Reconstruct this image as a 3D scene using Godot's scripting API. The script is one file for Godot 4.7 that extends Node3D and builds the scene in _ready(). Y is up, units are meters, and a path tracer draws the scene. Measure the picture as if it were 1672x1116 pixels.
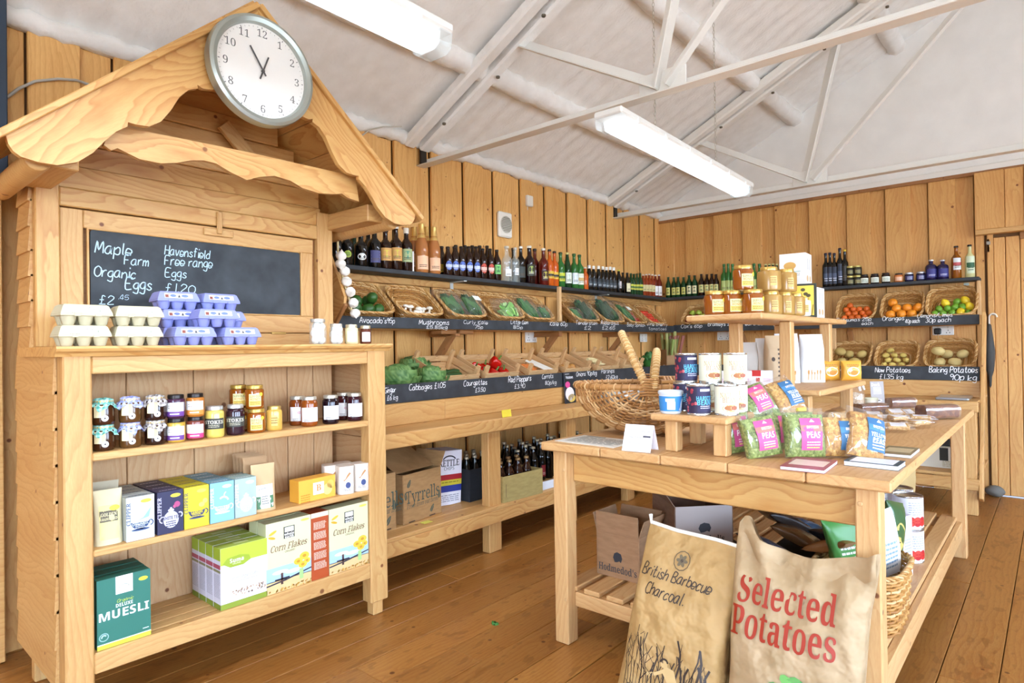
extends Node3D
# A farm shop: two boarded walls with stepped produce shelving, an egg stall cabinet and a display table.
# World: corner of the two boarded walls at the origin, wall_left runs along -x (z = 0), wall_back along +z (x = 0).

const CAM := Vector3(-6.308, 1.25, 3.312)
const FPX := 1018.87
var camb := Basis.from_euler(Vector3(deg_to_rad(0.40927), deg_to_rad(-48.92533), deg_to_rad(-0.84593)))

# ---- photo pixel (1672 x 1116) to a point on a known plane
func ray(px: float, py: float) -> Vector3:
	return camb * Vector3((px - 836.0) / FPX, -(py - 558.0) / FPX, -1.0)
func onY(px: float, py: float, y: float) -> Vector3:
	var r := ray(px, py)
	return CAM + r * ((y - CAM.y) / r.y)
func onZ(px: float, py: float, z: float) -> Vector3:
	var r := ray(px, py)
	return CAM + r * ((z - CAM.z) / r.z)
func onX(px: float, py: float, x: float) -> Vector3:
	var r := ray(px, py)
	return CAM + r * ((x - CAM.x) / r.x)

# ---------------------------------------------------------------- mesh builder
class MB:
	var v := PackedVector3Array()
	var n := PackedVector3Array()
	var uv := PackedVector2Array()
	var c := PackedColorArray()
	var ix := PackedInt32Array()
	var col := Color.WHITE
	func vt(p: Vector3, nn: Vector3, u := Vector2.ZERO) -> int:
		v.append(p); n.append(nn); uv.append(u); c.append(col)
		return v.size() - 1
	func tri(i: int, j: int, k: int) -> void:
		var cr := (v[j] - v[i]).cross(v[k] - v[i])
		if cr.dot(n[i] + n[j] + n[k]) > 0.0:
			ix.append(i); ix.append(k); ix.append(j)
		else:
			ix.append(i); ix.append(j); ix.append(k)
	func quad(a: Vector3, b: Vector3, cc: Vector3, d: Vector3, nn: Vector3) -> void:
		var i := vt(a, nn, Vector2(0, 1)); vt(b, nn, Vector2(1, 1)); vt(cc, nn, Vector2(1, 0)); vt(d, nn, Vector2(0, 0))
		tri(i, i + 1, i + 2); tri(i, i + 2, i + 3)
	func fquad(a: Vector3, b: Vector3, cc: Vector3, d: Vector3, out: Vector3) -> void:
		var nn := (b - a).cross(cc - a).normalized()
		quad(a, b, cc, d, nn if nn.dot(out) > 0 else -nn)
	func box(ctr: Vector3, size: Vector3, b := 0.003, bs := Basis.IDENTITY) -> void:
		var h := size * 0.5
		b = minf(b, minf(h.x, minf(h.y, h.z)) * 0.6)
		for ax in 3:
			var a1 := (ax + 1) % 3
			var a2 := (ax + 2) % 3
			for s in [-1.0, 1.0]:
				var nn := Vector3.ZERO; nn[ax] = s
				var q := []
				for k in [[-1, -1], [1, -1], [1, 1], [-1, 1]]:
					var p := Vector3.ZERO
					p[ax] = s * h[ax]; p[a1] = k[0] * (h[a1] - b); p[a2] = k[1] * (h[a2] - b)
					q.append(ctr + bs * p)
				quad(q[0], q[1], q[2], q[3], bs * nn)
				if b > 0.0:
					# edges along a2 between faces ax(s) and a1(t)
					for t in [-1.0, 1.0]:
						var e := []
						for k in [-1, 1]:
							var p := Vector3.ZERO
							p[ax] = s * h[ax]; p[a1] = t * (h[a1] - b); p[a2] = k * (h[a2] - b)
							e.append(ctr + bs * p)
							p[ax] = s * (h[ax] - b); p[a1] = t * h[a1]
							e.append(ctr + bs * p)
						var en := Vector3.ZERO; en[ax] = s; en[a1] = t
						quad(e[0], e[1], e[3], e[2], bs * en.normalized())
		if b > 0.0:
			for sx in [-1.0, 1.0]:
				for sy in [-1.0, 1.0]:
					for sz in [-1.0, 1.0]:
						var nn := bs * Vector3(sx, sy, sz).normalized()
						var i := vt(ctr + bs * Vector3(sx * h.x, sy * (h.y - b), sz * (h.z - b)), nn)
						vt(ctr + bs * Vector3(sx * (h.x - b), sy * h.y, sz * (h.z - b)), nn)
						vt(ctr + bs * Vector3(sx * (h.x - b), sy * (h.y - b), sz * h.z), nn)
						tri(i, i + 1, i + 2)
	func lathe(prof: Array, seg := 16, xf := Transform3D.IDENTITY, sq := 0.0) -> void:
		# prof: [r, y] from bottom to top; sharp corners split; sq > 0 squares the section
		var m := prof.size()
		var pn := []
		for i in m - 1:
			var d := Vector2(prof[i + 1][0] - prof[i][0], prof[i + 1][1] - prof[i][1])
			pn.append(Vector2(d.y, -d.x).normalized())
		for i in m - 1:
			var na: Vector2 = pn[i]
			var nb: Vector2 = pn[i]
			if i > 0 and pn[i - 1].dot(pn[i]) > 0.75: na = (pn[i - 1] + pn[i]).normalized()
			if i < m - 2 and pn[i + 1].dot(pn[i]) > 0.75: nb = (pn[i + 1] + pn[i]).normalized()
			var st := v.size()
			for k in seg + 1:
				var a := TAU * k / seg
				var cs := Vector3(cos(a), 0, sin(a))
				var g := 1.0
				if sq > 0.0: g = 1.0 / pow(pow(absf(cs.x), sq) + pow(absf(cs.z), sq), 1.0 / sq)
				vt(xf * Vector3(cs.x * prof[i][0] * g, prof[i][1], cs.z * prof[i][0] * g), (xf.basis * (cs * na.x + Vector3.UP * na.y)).normalized(), Vector2(float(k) / seg, prof[i][1]))
				vt(xf * Vector3(cs.x * prof[i + 1][0] * g, prof[i + 1][1], cs.z * prof[i + 1][0] * g), (xf.basis * (cs * nb.x + Vector3.UP * nb.y)).normalized(), Vector2(float(k) / seg, prof[i + 1][1]))
			for k in seg:
				var o := st + k * 2
				if prof[i][0] > 1e-5: tri(o, o + 2, o + 1)
				if prof[i + 1][0] > 1e-5: tri(o + 1, o + 2, o + 3)
	func tube(pts: Array, rad, sides := 8, caps := true) -> void:
		var m := pts.size()
		var up := Vector3.UP
		var t0: Vector3 = (pts[1] - pts[0]).normalized()
		if absf(t0.dot(up)) > 0.9: up = Vector3.RIGHT
		var nn := t0.cross(up).normalized()
		var st := v.size()
		for i in m:
			var t: Vector3 = (pts[mini(i + 1, m - 1)] - pts[maxi(i - 1, 0)]).normalized()
			nn = (nn - t * nn.dot(t)).normalized()
			var bb := t.cross(nn)
			var r: float = rad[i] if rad is Array else rad
			for k in sides + 1:
				var a := TAU * k / sides
				var d := nn * cos(a) + bb * sin(a)
				vt(pts[i] + d * r, d, Vector2(float(k) / sides, float(i) / (m - 1)))
		for i in m - 1:
			for k in sides:
				var o := st + i * (sides + 1) + k
				tri(o, o + sides + 1, o + 1); tri(o + 1, o + sides + 1, o + sides + 2)
		if caps:
			for e in [0, m - 1]:
				var t: Vector3 = (pts[1] - pts[0]).normalized() * -1.0 if e == 0 else (pts[m - 1] - pts[m - 2]).normalized()
				var o := vt(pts[e], t)
				for k in sides + 1: vt(v[st + e * (sides + 1) + k], t)
				for k in sides: tri(o, o + 1 + k, o + 2 + k)
	func surf(nu: int, nv: int, fn: Callable, two := false) -> void:
		var st := v.size()
		var g := []
		for j in nv + 1:
			for i in nu + 1:
				g.append(fn.call(float(i) / nu, float(j) / nv))
		var w := nu + 1
		for j in nv + 1:
			for i in nu + 1:
				var a: Vector3 = g[j * w + mini(i + 1, nu)] - g[j * w + maxi(i - 1, 0)]
				var b: Vector3 = g[mini(j + 1, nv) * w + i] - g[maxi(j - 1, 0) * w + i]
				if a.length() < 1e-7: a = g[mini(j + 1, nv) * w + mini(i + 1, nu)] - g[mini(j + 1, nv) * w + maxi(i - 1, 0)]
				if a.length() < 1e-7: a = g[maxi(j - 1, 0) * w + mini(i + 1, nu)] - g[maxi(j - 1, 0) * w + maxi(i - 1, 0)]
				vt(g[j * w + i], a.cross(b).normalized(), Vector2(float(i) / nu, 1.0 - float(j) / nv))
		for j in nv:
			for i in nu:
				var o := st + j * w + i
				ix.append(o); ix.append(o + w); ix.append(o + 1)
				ix.append(o + 1); ix.append(o + w); ix.append(o + w + 1)
	func ell(ctr: Vector3, r: Vector3, nu := 12, nv := 8, wob := 0.0, sd := 0, bs := Basis.IDENTITY) -> void:
		surf(nu, nv, func(u, w):
			var a: float = -u * TAU
			var b: float = (w - 0.5) * PI
			var d := Vector3(cos(b) * cos(a), sin(b), cos(b) * sin(a))
			var k := 1.0 + wob * sin(3.0 * d.x + 2.0 * d.y + sd) * cos(4.0 * d.z + sd * 1.7 + d.y * 3.0)
			return ctr + bs * (Vector3(d.x * r.x, d.y * r.y, d.z * r.z) * k))
	func extrude(poly: PackedVector2Array, z0: float, z1: float) -> void:
		var t := Geometry2D.triangulate_polygon(poly)
		for e in [[z0, -1.0], [z1, 1.0]]:
			var st := v.size()
			for p in poly: vt(Vector3(p.x, p.y, e[0]), Vector3(0, 0, e[1]), p)
			for k in t.size() / 3: tri(st + t[k * 3], st + t[k * 3 + 1], st + t[k * 3 + 2])
		var cw := Geometry2D.is_polygon_clockwise(poly)
		var m := poly.size()
		for i in m:
			var a := poly[i]
			var b := poly[(i + 1) % m]
			var d := (b - a).normalized()
			var nn := Vector3(d.y, -d.x, 0) * (-1.0 if cw else 1.0)
			quad(Vector3(a.x, a.y, z0), Vector3(b.x, b.y, z0), Vector3(b.x, b.y, z1), Vector3(a.x, a.y, z1), nn)
	func xform(xf: Transform3D, from := 0) -> void:
		for i in range(from, v.size()):
			v[i] = xf * v[i]
			n[i] = (xf.basis * n[i]).normalized()
	func mesh() -> ArrayMesh:
		var a := []
		a.resize(Mesh.ARRAY_MAX)
		a[Mesh.ARRAY_VERTEX] = v; a[Mesh.ARRAY_NORMAL] = n; a[Mesh.ARRAY_TEX_UV] = uv; a[Mesh.ARRAY_COLOR] = c; a[Mesh.ARRAY_INDEX] = ix
		var m := ArrayMesh.new()
		m.add_surface_from_arrays(Mesh.PRIMITIVE_TRIANGLES, a)
		return m

# ---------------------------------------------------------------- flat print: shapes and lettering on an x/y plane, layered 0.25 mm apart, optionally bent over a form
const GL := {"a": "5i2i0g0e2d4e5i5e6d", "b": "0l0d 0g2i5h5e3d0e", "c": "5h3i1h0f1d3d5e", "d": "5l5d 5g3i0g0e2d5e", "e": "0f5f5h3i1i0g0e2d5e", "f": "5k3l2k2d 0i4i", "g": "5i2i0g1e4e5i5b3a0b", "h": "0l0d 0g3i5h5d", "i": "1i1d 1k1l", "j": "3i3b1a0b 3k3l", "k": "0l0d 5i0f5d", "l": "1l1e2d", "m": "0i0d 0g2i3g3d 3g5i6g6d", "n": "0i0d 0g3i5g5d", "o": "3i1i0f2d4d5f5h3i", "p": "0i0a 0g3i5h5e3d0e", "q": "5i2i0g1e4e5i5a", "r": "0i0d 0g2i4i", "s": "5h3i1h2g4f5e3d0e", "t": "2l2e4d5e 0i4i", "u": "0i0e2d5f 5i5d", "v": "0i2d5i", "w": "0i1d3h5d6i", "x": "0i5d 5i0d", "y": "0i2e 5i2d0a", "z": "0i5i0d5d",
	"A": "0d3l6d 1g5g", "B": "0d0l4l5k4i0h 3h6f5d0d", "C": "6k4l1k0h0f2d5d6e", "D": "0d0l3l6i6f3d0d", "E": "6l0l0d6d 0h4h", "F": "6l0l0d 0h4h", "G": "6k3l0j0f2d5d6g3g", "H": "0l0d 6l6d 0h6h", "I": "1l1d", "J": "4l4e2d0e", "K": "0l0d 6l0g6d", "L": "0l0d5d", "M": "0d1l3f6l7d", "N": "0d0l6d6l", "O": "3l0j0f3d6f6j3l", "P": "0d0l4l6j4h0h", "R": "0d0l4l6j4h0h 2h6d", "S": "6k3l0k1i5g6e3d0e", "T": "0l6l 3l3d", "U": "0l0e3d6e6l", "V": "0l3d6l", "W": "0l1d3i5d7l",
	"0": "3l0j0f3d6f6j3l", "1": "2l2d", "2": "0j2l5k5i0d6d", "3": "0k3l5k3h 3h6f3d0e", "4": "4d4l0f6f", "5": "6l1l0h4i6f3d0e", "6": "5l1i0f2d5e5g2h0f", "7": "0l6l2d", "8": "3h0j3l5j3h0f3d6f3h", "9": "5j2l0j2h5j4d", "£": "5k3l2k2e0d6d 0h4h", ".": "1d1e", "/": "0d4l", "-": "0g4g", "'": "1l1j"}
var fonts := {}
var tcache := {}
func font(which: String) -> Font:
	if not fonts.has(which):
		var f := SystemFont.new()
		f.font_names = PackedStringArray(["Droid Serif" if which.begins_with("serif") else "Droid Sans"])
		f.font_weight = 700 if which.ends_with("b") else 400
		fonts[which] = f
	return fonts[which]

class Art:
	var mb := MB.new()
	var host
	var warp = null
	var layer := 0
	func put(p: Vector2) -> int:
		var z := 0.0004 + 0.00025 * layer
		if warp == null: return mb.vt(Vector3(p.x, p.y, z), Vector3(0, 0, 1))
		var q: Array = warp.call(p)
		return mb.vt(q[0] + q[1] * z, q[1])
	func setc(c: Color) -> void:
		mb.col = c.srgb_to_linear()
	func rect(x: float, y: float, w: float, h: float, c: Color, nx := 1, ny := 1) -> Art:
		setc(c)
		if warp != null:
			nx = maxi(nx, 10); ny = maxi(ny, 4)
		var st := mb.v.size()
		for j in ny + 1:
			for i in nx + 1: put(Vector2(x + w * i / nx, y + h * j / ny))
		for j in ny:
			for i in nx:
				var o := st + j * (nx + 1) + i
				mb.tri(o, o + 1, o + nx + 2); mb.tri(o, o + nx + 2, o + nx + 1)
		return self
	func poly(pts: Array, c: Color) -> Art:
		setc(c)
		var pp := PackedVector2Array(pts)
		var t := Geometry2D.triangulate_polygon(pp)
		var st := mb.v.size()
		for p in pp: put(p)
		for k in t.size() / 3: mb.tri(st + t[k * 3], st + t[k * 3 + 1], st + t[k * 3 + 2])
		return self
	func ell(x: float, y: float, rx: float, ry: float, c: Color, rot := 0.0, seg := 18) -> Art:
		setc(c)
		var st := put(Vector2(x, y))
		for k in seg + 1:
			var a := TAU * k / seg
			put(Vector2(x, y) + Vector2(cos(a) * rx, sin(a) * ry).rotated(rot))
		for k in seg: mb.tri(st, st + 1 + k, st + 2 + k)
		return self
	func line(pts: Array, w: float, c: Color) -> Art:
		setc(c)
		var st := mb.v.size()
		var m := pts.size()
		for i in m:
			var d: Vector2 = (pts[mini(i + 1, m - 1)] - pts[maxi(i - 1, 0)]).normalized()
			var o := Vector2(-d.y, d.x) * w * 0.5
			put(pts[i] + o); put(pts[i] - o)
		for i in m - 1:
			var o := st + i * 2
			mb.tri(o, o + 1, o + 2); mb.tri(o + 1, o + 3, o + 2)
		return self
	func arc(x: float, y: float, r: float, a0: float, a1: float, w: float, c: Color, ry := -1.0) -> Art:
		var p := []
		if ry < 0: ry = r
		for k in 13:
			var a := lerpf(a0, a1, k / 12.0)
			p.append(Vector2(x + cos(a) * r, y + sin(a) * ry))
		return line(p, w, c)
	func hand(s: String, x: float, y: float, size: float, c: Color, w := 0.12, sl := 0.1, sd := 0, adv := 1.0) -> Art:
		# hand lettering: cap height = size
		var k := size / 8.0
		var rg := RandomNumberGenerator.new()
		rg.seed = s.hash() + sd
		for ch in s:
			if ch == " ": x += k * 4.5 * adv; continue
			if not host.GL.has(ch): x += k * 4.0 * adv; continue
			var mx := 0.0
			var j := rg.randf_range(-0.4, 0.4)
			var sc := rg.randf_range(0.92, 1.08)
			for stroke in host.GL[ch].split(" "):
				var raw := []
				for i in stroke.length() / 2:
					var gx := float(stroke[i * 2])
					var gy := float(stroke.unicode_at(i * 2 + 1) - 100) * sc + j
					mx = maxf(mx, gx)
					raw.append(Vector2(x + (gx * adv + gy * sl) * k, y + gy * k))
				var pts := []
				for i in raw.size() - 1:
					var p0: Vector2 = raw[maxi(i - 1, 0)]
					var p1: Vector2 = raw[i]
					var p2: Vector2 = raw[i + 1]
					var p3: Vector2 = raw[mini(i + 2, raw.size() - 1)]
					for t in 4: pts.append(p1.cubic_interpolate(p2, p0, p3, t / 4.0))
				pts.append(raw[raw.size() - 1])
				line(pts, size * w, c)
			x += (mx + 1.7) * k * adv
		return self
	func txt(s: String, x: float, y: float, size: float, c: Color, f := "sans", align := 0, sx := 1.0, rot := 0.0, sl := 0.0) -> Art:
		# printed lettering: size = letter height in metres; align 0 left, 1 centre
		setc(c)
		var key := f + "|" + s
		if not host.tcache.has(key):
			var tm := TextMesh.new()
			tm.text = s; tm.font = host.font(f); tm.font_size = 64; tm.pixel_size = 1.0 / 46.0; tm.depth = 0.0
			tm.horizontal_alignment = HORIZONTAL_ALIGNMENT_LEFT; tm.vertical_alignment = VERTICAL_ALIGNMENT_CENTER
			tm.curve_step = 2.0
			var ar := tm.get_mesh_arrays()
			host.tcache[key] = [ar[Mesh.ARRAY_VERTEX], ar[Mesh.ARRAY_INDEX], tm.get_aabb()]
		var tv: PackedVector3Array = host.tcache[key][0]
		var ti: PackedInt32Array = host.tcache[key][1]
		var bb: AABB = host.tcache[key][2]
		var off := -bb.position.x - (bb.size.x * 0.5 if align == 1 else 0.0)
		var st := mb.v.size()
		for p in tv:
			put(Vector2(x, y) + Vector2(((p.x + off) * sx + p.y * sl) * size, p.y * size).rotated(rot))
		for i in ti.size() / 3: mb.tri(st + ti[i * 3], st + ti[i * 3 + 1], st + ti[i * 3 + 2])
		return self
	func small(x: float, y: float, w: float, n: int, dy: float, c: Color, sd := 1) -> Art:
		# lines of small print
		var rg := RandomNumberGenerator.new()
		rg.seed = sd
		for i in n:
			var xx := x
			while xx < x + w * 0.92:
				var l := minf(rg.randf_range(0.08, 0.22) * w, x + w - xx)
				rect(xx, y - i * dy, l, dy * 0.45, c)
				xx += l + w * 0.03
		return self
	func up() -> Art:
		layer += 1
		return self

func art(warp = null) -> Art:
	var a := Art.new()
	a.host = self
	a.warp = warp
	return a
func cyl(r: float, y0 := 0.0, ang := 0.0) -> Callable:   # print wraps round a cylinder facing +z, turned by ang
	return func(p: Vector2) -> Array:
		var a := p.x / r + ang
		var d := Vector3(sin(a), 0, cos(a))
		return [d * r + Vector3(0, p.y + y0, 0), d]

# ---------------------------------------------------------------- nodes
var used := {}
func nm(called: String) -> String:
	var k: int = used.get(called, 0)
	used[called] = k + 1
	return called if k == 0 else "%s_%03d" % [called, k]
func tag(o: Node3D, label: String, cat: String, group := "") -> Node3D:
	o.set_meta("label", label); o.set_meta("category", cat)
	if group: o.set_meta("group", group)
	return o
func thing(called: String, label: String, cat: String, at := Vector3.ZERO, turn := 0.0, group := "") -> Node3D:
	var o := Node3D.new()
	o.name = nm(called)
	add_child(o)
	o.position = at; o.rotation.y = turn
	return tag(o, label, cat, group)
func struct(called: String) -> Node3D:
	var o := Node3D.new()
	o.name = called
	o.set_meta("kind", "structure")
	add_child(o)
	return o
func mi(parent: Node, called: String, m: Mesh, mt: Material, at := Vector3.ZERO, bs := Basis.IDENTITY) -> MeshInstance3D:
	var o := MeshInstance3D.new()
	o.name = called; o.mesh = m; o.material_override = mt
	o.transform = Transform3D(bs, at)
	parent.add_child(o, true)
	return o
func dup(src: Node3D, at: Vector3, turn := 0.0, label := "", group := "") -> Node3D:
	var o: Node3D = src.duplicate()
	var base := String(src.name)
	var rx := RegEx.create_from_string("_\\d{3}$")
	o.name = nm(rx.sub(base, ""))
	add_child(o)
	o.position = at; o.rotation.y = turn
	if label: o.set_meta("label", label)
	if group: o.set_meta("group", group)
	return o

# ---------------------------------------------------------------- materials
var mats := {}
func hexc(h: String) -> Color: return Color(h)
func flat(col: String, rough := 0.8, metal := 0.0, spec := 0.5) -> StandardMaterial3D:
	var key := "%s|%f|%f|%f" % [col, rough, metal, spec]
	if not mats.has(key):
		var m := StandardMaterial3D.new()
		m.albedo_color = Color(col); m.roughness = rough; m.metallic = metal; m.metallic_specular = spec
		mats[key] = m
	return mats[key]
func glassy(col: String, alpha := 0.12, rough := 0.05) -> StandardMaterial3D:
	var key := "glass%s|%f|%f" % [col, alpha, rough]
	if not mats.has(key):
		var m := StandardMaterial3D.new()
		m.albedo_color = Color(Color(col), alpha); m.roughness = rough
		m.transparency = BaseMaterial3D.TRANSPARENCY_ALPHA
		mats[key] = m
	return mats[key]
func liquid(col: String, alpha := 0.2, scale := 0.05) -> StandardMaterial3D:
	var key := "liq%s|%f" % [col, alpha]
	if not mats.has(key):
		var m := StandardMaterial3D.new()
		m.albedo_color = Color(Color(col), alpha); m.roughness = 0.06
		m.transparency = BaseMaterial3D.TRANSPARENCY_ALPHA
		m.refraction_enabled = true; m.refraction_scale = scale
		mats[key] = m
	return mats[key]
func printm() -> StandardMaterial3D:
	if not mats.has("print"):
		var m := StandardMaterial3D.new()
		m.vertex_color_use_as_albedo = true; m.roughness = 0.55
		mats["print"] = m
	return mats["print"]
func chalkm() -> StandardMaterial3D:
	if not mats.has("chalkprint"):
		var m := StandardMaterial3D.new()
		m.vertex_color_use_as_albedo = true; m.roughness = 0.95
		mats["chalkprint"] = m
	return mats["chalkprint"]
func noise(freq: float, sd: int, oct := 3, kind := FastNoiseLite.TYPE_SIMPLEX_SMOOTH) -> FastNoiseLite:
	var f := FastNoiseLite.new()
	f.noise_type = kind; f.frequency = freq; f.seed = sd
	f.fractal_type = FastNoiseLite.FRACTAL_FBM if oct > 1 else FastNoiseLite.FRACTAL_NONE
	f.fractal_octaves = oct
	return f
func ntex(freq: float, sd: int, lo: Color, hi: Color, oct := 4, size := 512, kind := FastNoiseLite.TYPE_SIMPLEX_SMOOTH) -> NoiseTexture2D:
	var t := NoiseTexture2D.new()
	t.width = size; t.height = size; t.seamless = true
	t.noise = noise(freq, sd, oct, kind)
	var g := Gradient.new()
	g.set_color(0, lo); g.set_color(1, hi)
	t.color_ramp = g
	return t
# pine: grain runs along u (2 m), v is 0.6 m across; knots push the rings aside
var woodtex := {}
func wood_tex(which: String) -> Array:
	if woodtex.has(which): return woodtex[which]
	var p: Dictionary = {
		"pine": {"sd": 3, "n": 24.0, "wp": 1.6, "dark": 0.27, "kn": 12, "fib": 0.10},
		"show": {"sd": 11, "n": 13.0, "wp": 2.6, "dark": 0.46, "kn": 5, "fib": 0.07},
		"floor": {"sd": 23, "n": 30.0, "wp": 1.3, "dark": 0.40, "kn": 16, "fib": 0.22},
	}[which]
	var w := 1024
	var h := 512
	var rg := RandomNumberGenerator.new()
	rg.seed = p.sd
	var kn := []
	for i in int(p.kn): kn.append([rg.randf(), rg.randf_range(0.06, 0.94), rg.randf_range(0.4, 1.0), rg.randf_range(0.5, 0.95)])
	var n1 := noise(0.7, p.sd + 1, 2)
	var n2 := noise(3.0, p.sd + 2, 2)
	var n3 := noise(1.0, p.sd + 3, 2)
	var n4 := noise(1.2, p.sd + 4, 3)
	var data := PackedByteArray()
	data.resize(w * h * 3)
	var hd := PackedByteArray()
	hd.resize(w * h)
	for x in w:
		var u := float(x) / w
		var cu := cos(u * TAU)
		var su := sin(u * TAU)
		for y in h:
			var vv := float(y) / h
			var t: float = vv * p.n + p.wp * n1.get_noise_3d(cu * 0.5, su * 0.5, vv * 3.0) * 2.0 + 0.35 * n2.get_noise_3d(cu * 0.6, su * 0.6, vv * 6.0)
			var kd := 0.0
			for k in kn:
				var du: float = absf(u - k[0])
				if du > 0.5: du = 1.0 - du
				if du > 0.08: continue
				var dv: float = vv - k[1]
				if absf(dv) > 0.14: continue
				var e: float = du * du / (0.00035 * k[2] * k[2]) + dv * dv / (0.0016 * k[2] * k[2])
				if e < 9.0:
					t += signf(dv) * 1.6 * exp(-e * 0.5) * k[3]
					var e2: float = du * du / (0.000026 * k[2] * k[2]) + dv * dv / (0.00025 * k[2] * k[2])
					kd = maxf(kd, clampf(1.5 - e2, 0.0, 1.0) * k[3])
			var fr := t - floorf(t)
			var ring := pow(fr, 2.5) * (1.0 - clampf((fr - 0.92) * 12.0, 0.0, 1.0))
			var fib: float = n3.get_noise_3d(cu * 9.0, su * 9.0, vv * 130.0) * p.fib
			var broad: float = n4.get_noise_3d(cu * 0.4, su * 0.4, vv * 4.0)
			var d := clampf(ring * p.dark + fib + 0.10 + broad * 0.16, 0.0, 1.0)
			var r := lerpf(250.0, 196.0, d)
			var g := lerpf(224.0, 134.0, d)
			var b := lerpf(186.0, 74.0, d)
			if which == "floor":
				var st := clampf(n4.get_noise_3d(cu * 2.0 + 5.0, su * 2.0, vv * 9.0) * 2.0 - 0.5, 0.0, 0.3)
				r = lerpf(r, 150.0, st); g = lerpf(g, 112.0, st); b = lerpf(b, 66.0, st)
			r = lerpf(r, 112.0, kd); g = lerpf(g, 58.0, kd); b = lerpf(b, 26.0, kd)
			var o := (y * w + x) * 3
			data[o] = int(r); data[o + 1] = int(g); data[o + 2] = int(b)
			hd[y * w + x] = int(clampf(0.6 - ring * 0.4 - fib + 0.0, 0.0, 1.0) * 255.0)
	var im := Image.create_from_data(w, h, false, Image.FORMAT_RGB8, data)
	woodtex[which] = [ImageTexture.create_from_image(im)]
	return woodtex[which]
func wood(tone: String, k := 0) -> StandardMaterial3D:
	# [texture, tint, roughness, spec]
	var tones := {
		"wall": ["pine", "e6c894", 0.55], "wallL": ["pine", "f2d8a4", 0.55], "wallL2": ["pine", "ecd09a", 0.55], "wall2": ["pine", "dfc08c", 0.55], "cab": ["pine", "d2bb90", 0.5], "show": ["show", "d8c090", 0.45], "table": ["pine", "dac4a2", 0.5],
		"bench": ["pine", "d4bb8e", 0.5], "bench2": ["show", "d8be90", 0.5], "floor": ["floor", "ab8450", 0.34], "floor2": ["floor", "a07a48", 0.36], "floor3": ["floor", "b48e58", 0.32], "grey": ["pine", "cbb8a2", 0.7], "crate": ["pine", "dccbb0", 0.75], "dark": ["pine", "a88562", 0.6]}
	var key := "wood%s%d" % [tone, k]
	if not mats.has(key):
		var m := StandardMaterial3D.new()
		var t: Array = tones[tone]
		m.albedo_texture = wood_tex(t[0])[0]
		m.albedo_color = Color(t[1]); m.roughness = t[2]
		m.uv1_triplanar = true; m.uv1_triplanar_sharpness = 8.0
		m.uv1_scale = Vector3(0.5, 1.6, 1.6)
		var vo := [0.17, 0.5, 0.83, 0.33, 0.66, 0.25, 0.75, 0.58]
		m.uv1_offset = Vector3(fmod(k * 0.37 + 0.11, 1.0), vo[k % 8], vo[(k * 3 + 1) % 8])
		mats[key] = m
	return mats[key]
var bxc := {}
func bx(x: float, y: float, z: float, b := 0.003) -> ArrayMesh:
	var key := "%.4f,%.4f,%.4f,%.4f" % [x, y, z, b]
	if not bxc.has(key):
		var m := MB.new()
		m.box(Vector3.ZERO, Vector3(x, y, z), b)
		bxc[key] = m.mesh()
	return bxc[key]
const UPX := Basis(Vector3(0, 1, 0), Vector3(-1, 0, 0), Vector3(0, 0, 1))   # local x -> world y
const ZX := Basis(Vector3(0, 0, 1), Vector3(0, 1, 0), Vector3(-1, 0, 0))    # local x -> world z
# a straight piece of timber between two corners of its box, grain along its longest side
func plank(parent: Node, called: String, a: Vector3, b: Vector3, tone: String, k := 0, bev := 0.004) -> MeshInstance3D:
	var s := (b - a).abs()
	var c := (a + b) * 0.5
	if s.y > s.x and s.y > s.z: return mi(parent, called, bx(s.y, s.x, s.z, bev), wood(tone, k), c, UPX)
	if s.z > s.x: return mi(parent, called, bx(s.z, s.y, s.x, bev), wood(tone, k), c, ZX)
	return mi(parent, called, bx(s.x, s.y, s.z, bev), wood(tone, k), c)

func _ready() -> void:
	# ---- camera
	var cam := Camera3D.new()
	cam.name = "camera"
	cam.transform = Transform3D(camb, CAM)
	cam.fov = rad_to_deg(2.0 * atan(558.0 / FPX))
	cam.near = 0.05
	add_child(cam)
	cam.current = true
	# ---- sky and exposure
	var we := WorldEnvironment.new()
	we.name = "environment"
	var en := Environment.new()
	en.background_mode = Environment.BG_SKY
	var sk := Sky.new()
	var pm := ProceduralSkyMaterial.new()
	pm.sky_top_color = Color("9fbfe8"); pm.sky_horizon_color = Color("cfdff2")
	pm.ground_bottom_color = Color("8a929a"); pm.ground_horizon_color = Color("a8b4c0")
	pm.sun_angle_max = 0.0
	sk.sky_material = pm
	en.sky = sk
	en.background_energy_multiplier = 30.0
	en.tonemap_mode = Environment.TONE_MAPPER_LINEAR
	en.tonemap_exposure = 1.05
	en.sdfgi_enabled = true; en.ssao_enabled = true; en.ssil_enabled = true
	we.environment = en
	add_child(we)
	shell()
	roof_steel()
	lamps()
	wall_fittings()
	cabinet()
	shelving()
	table()
	goods()

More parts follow.
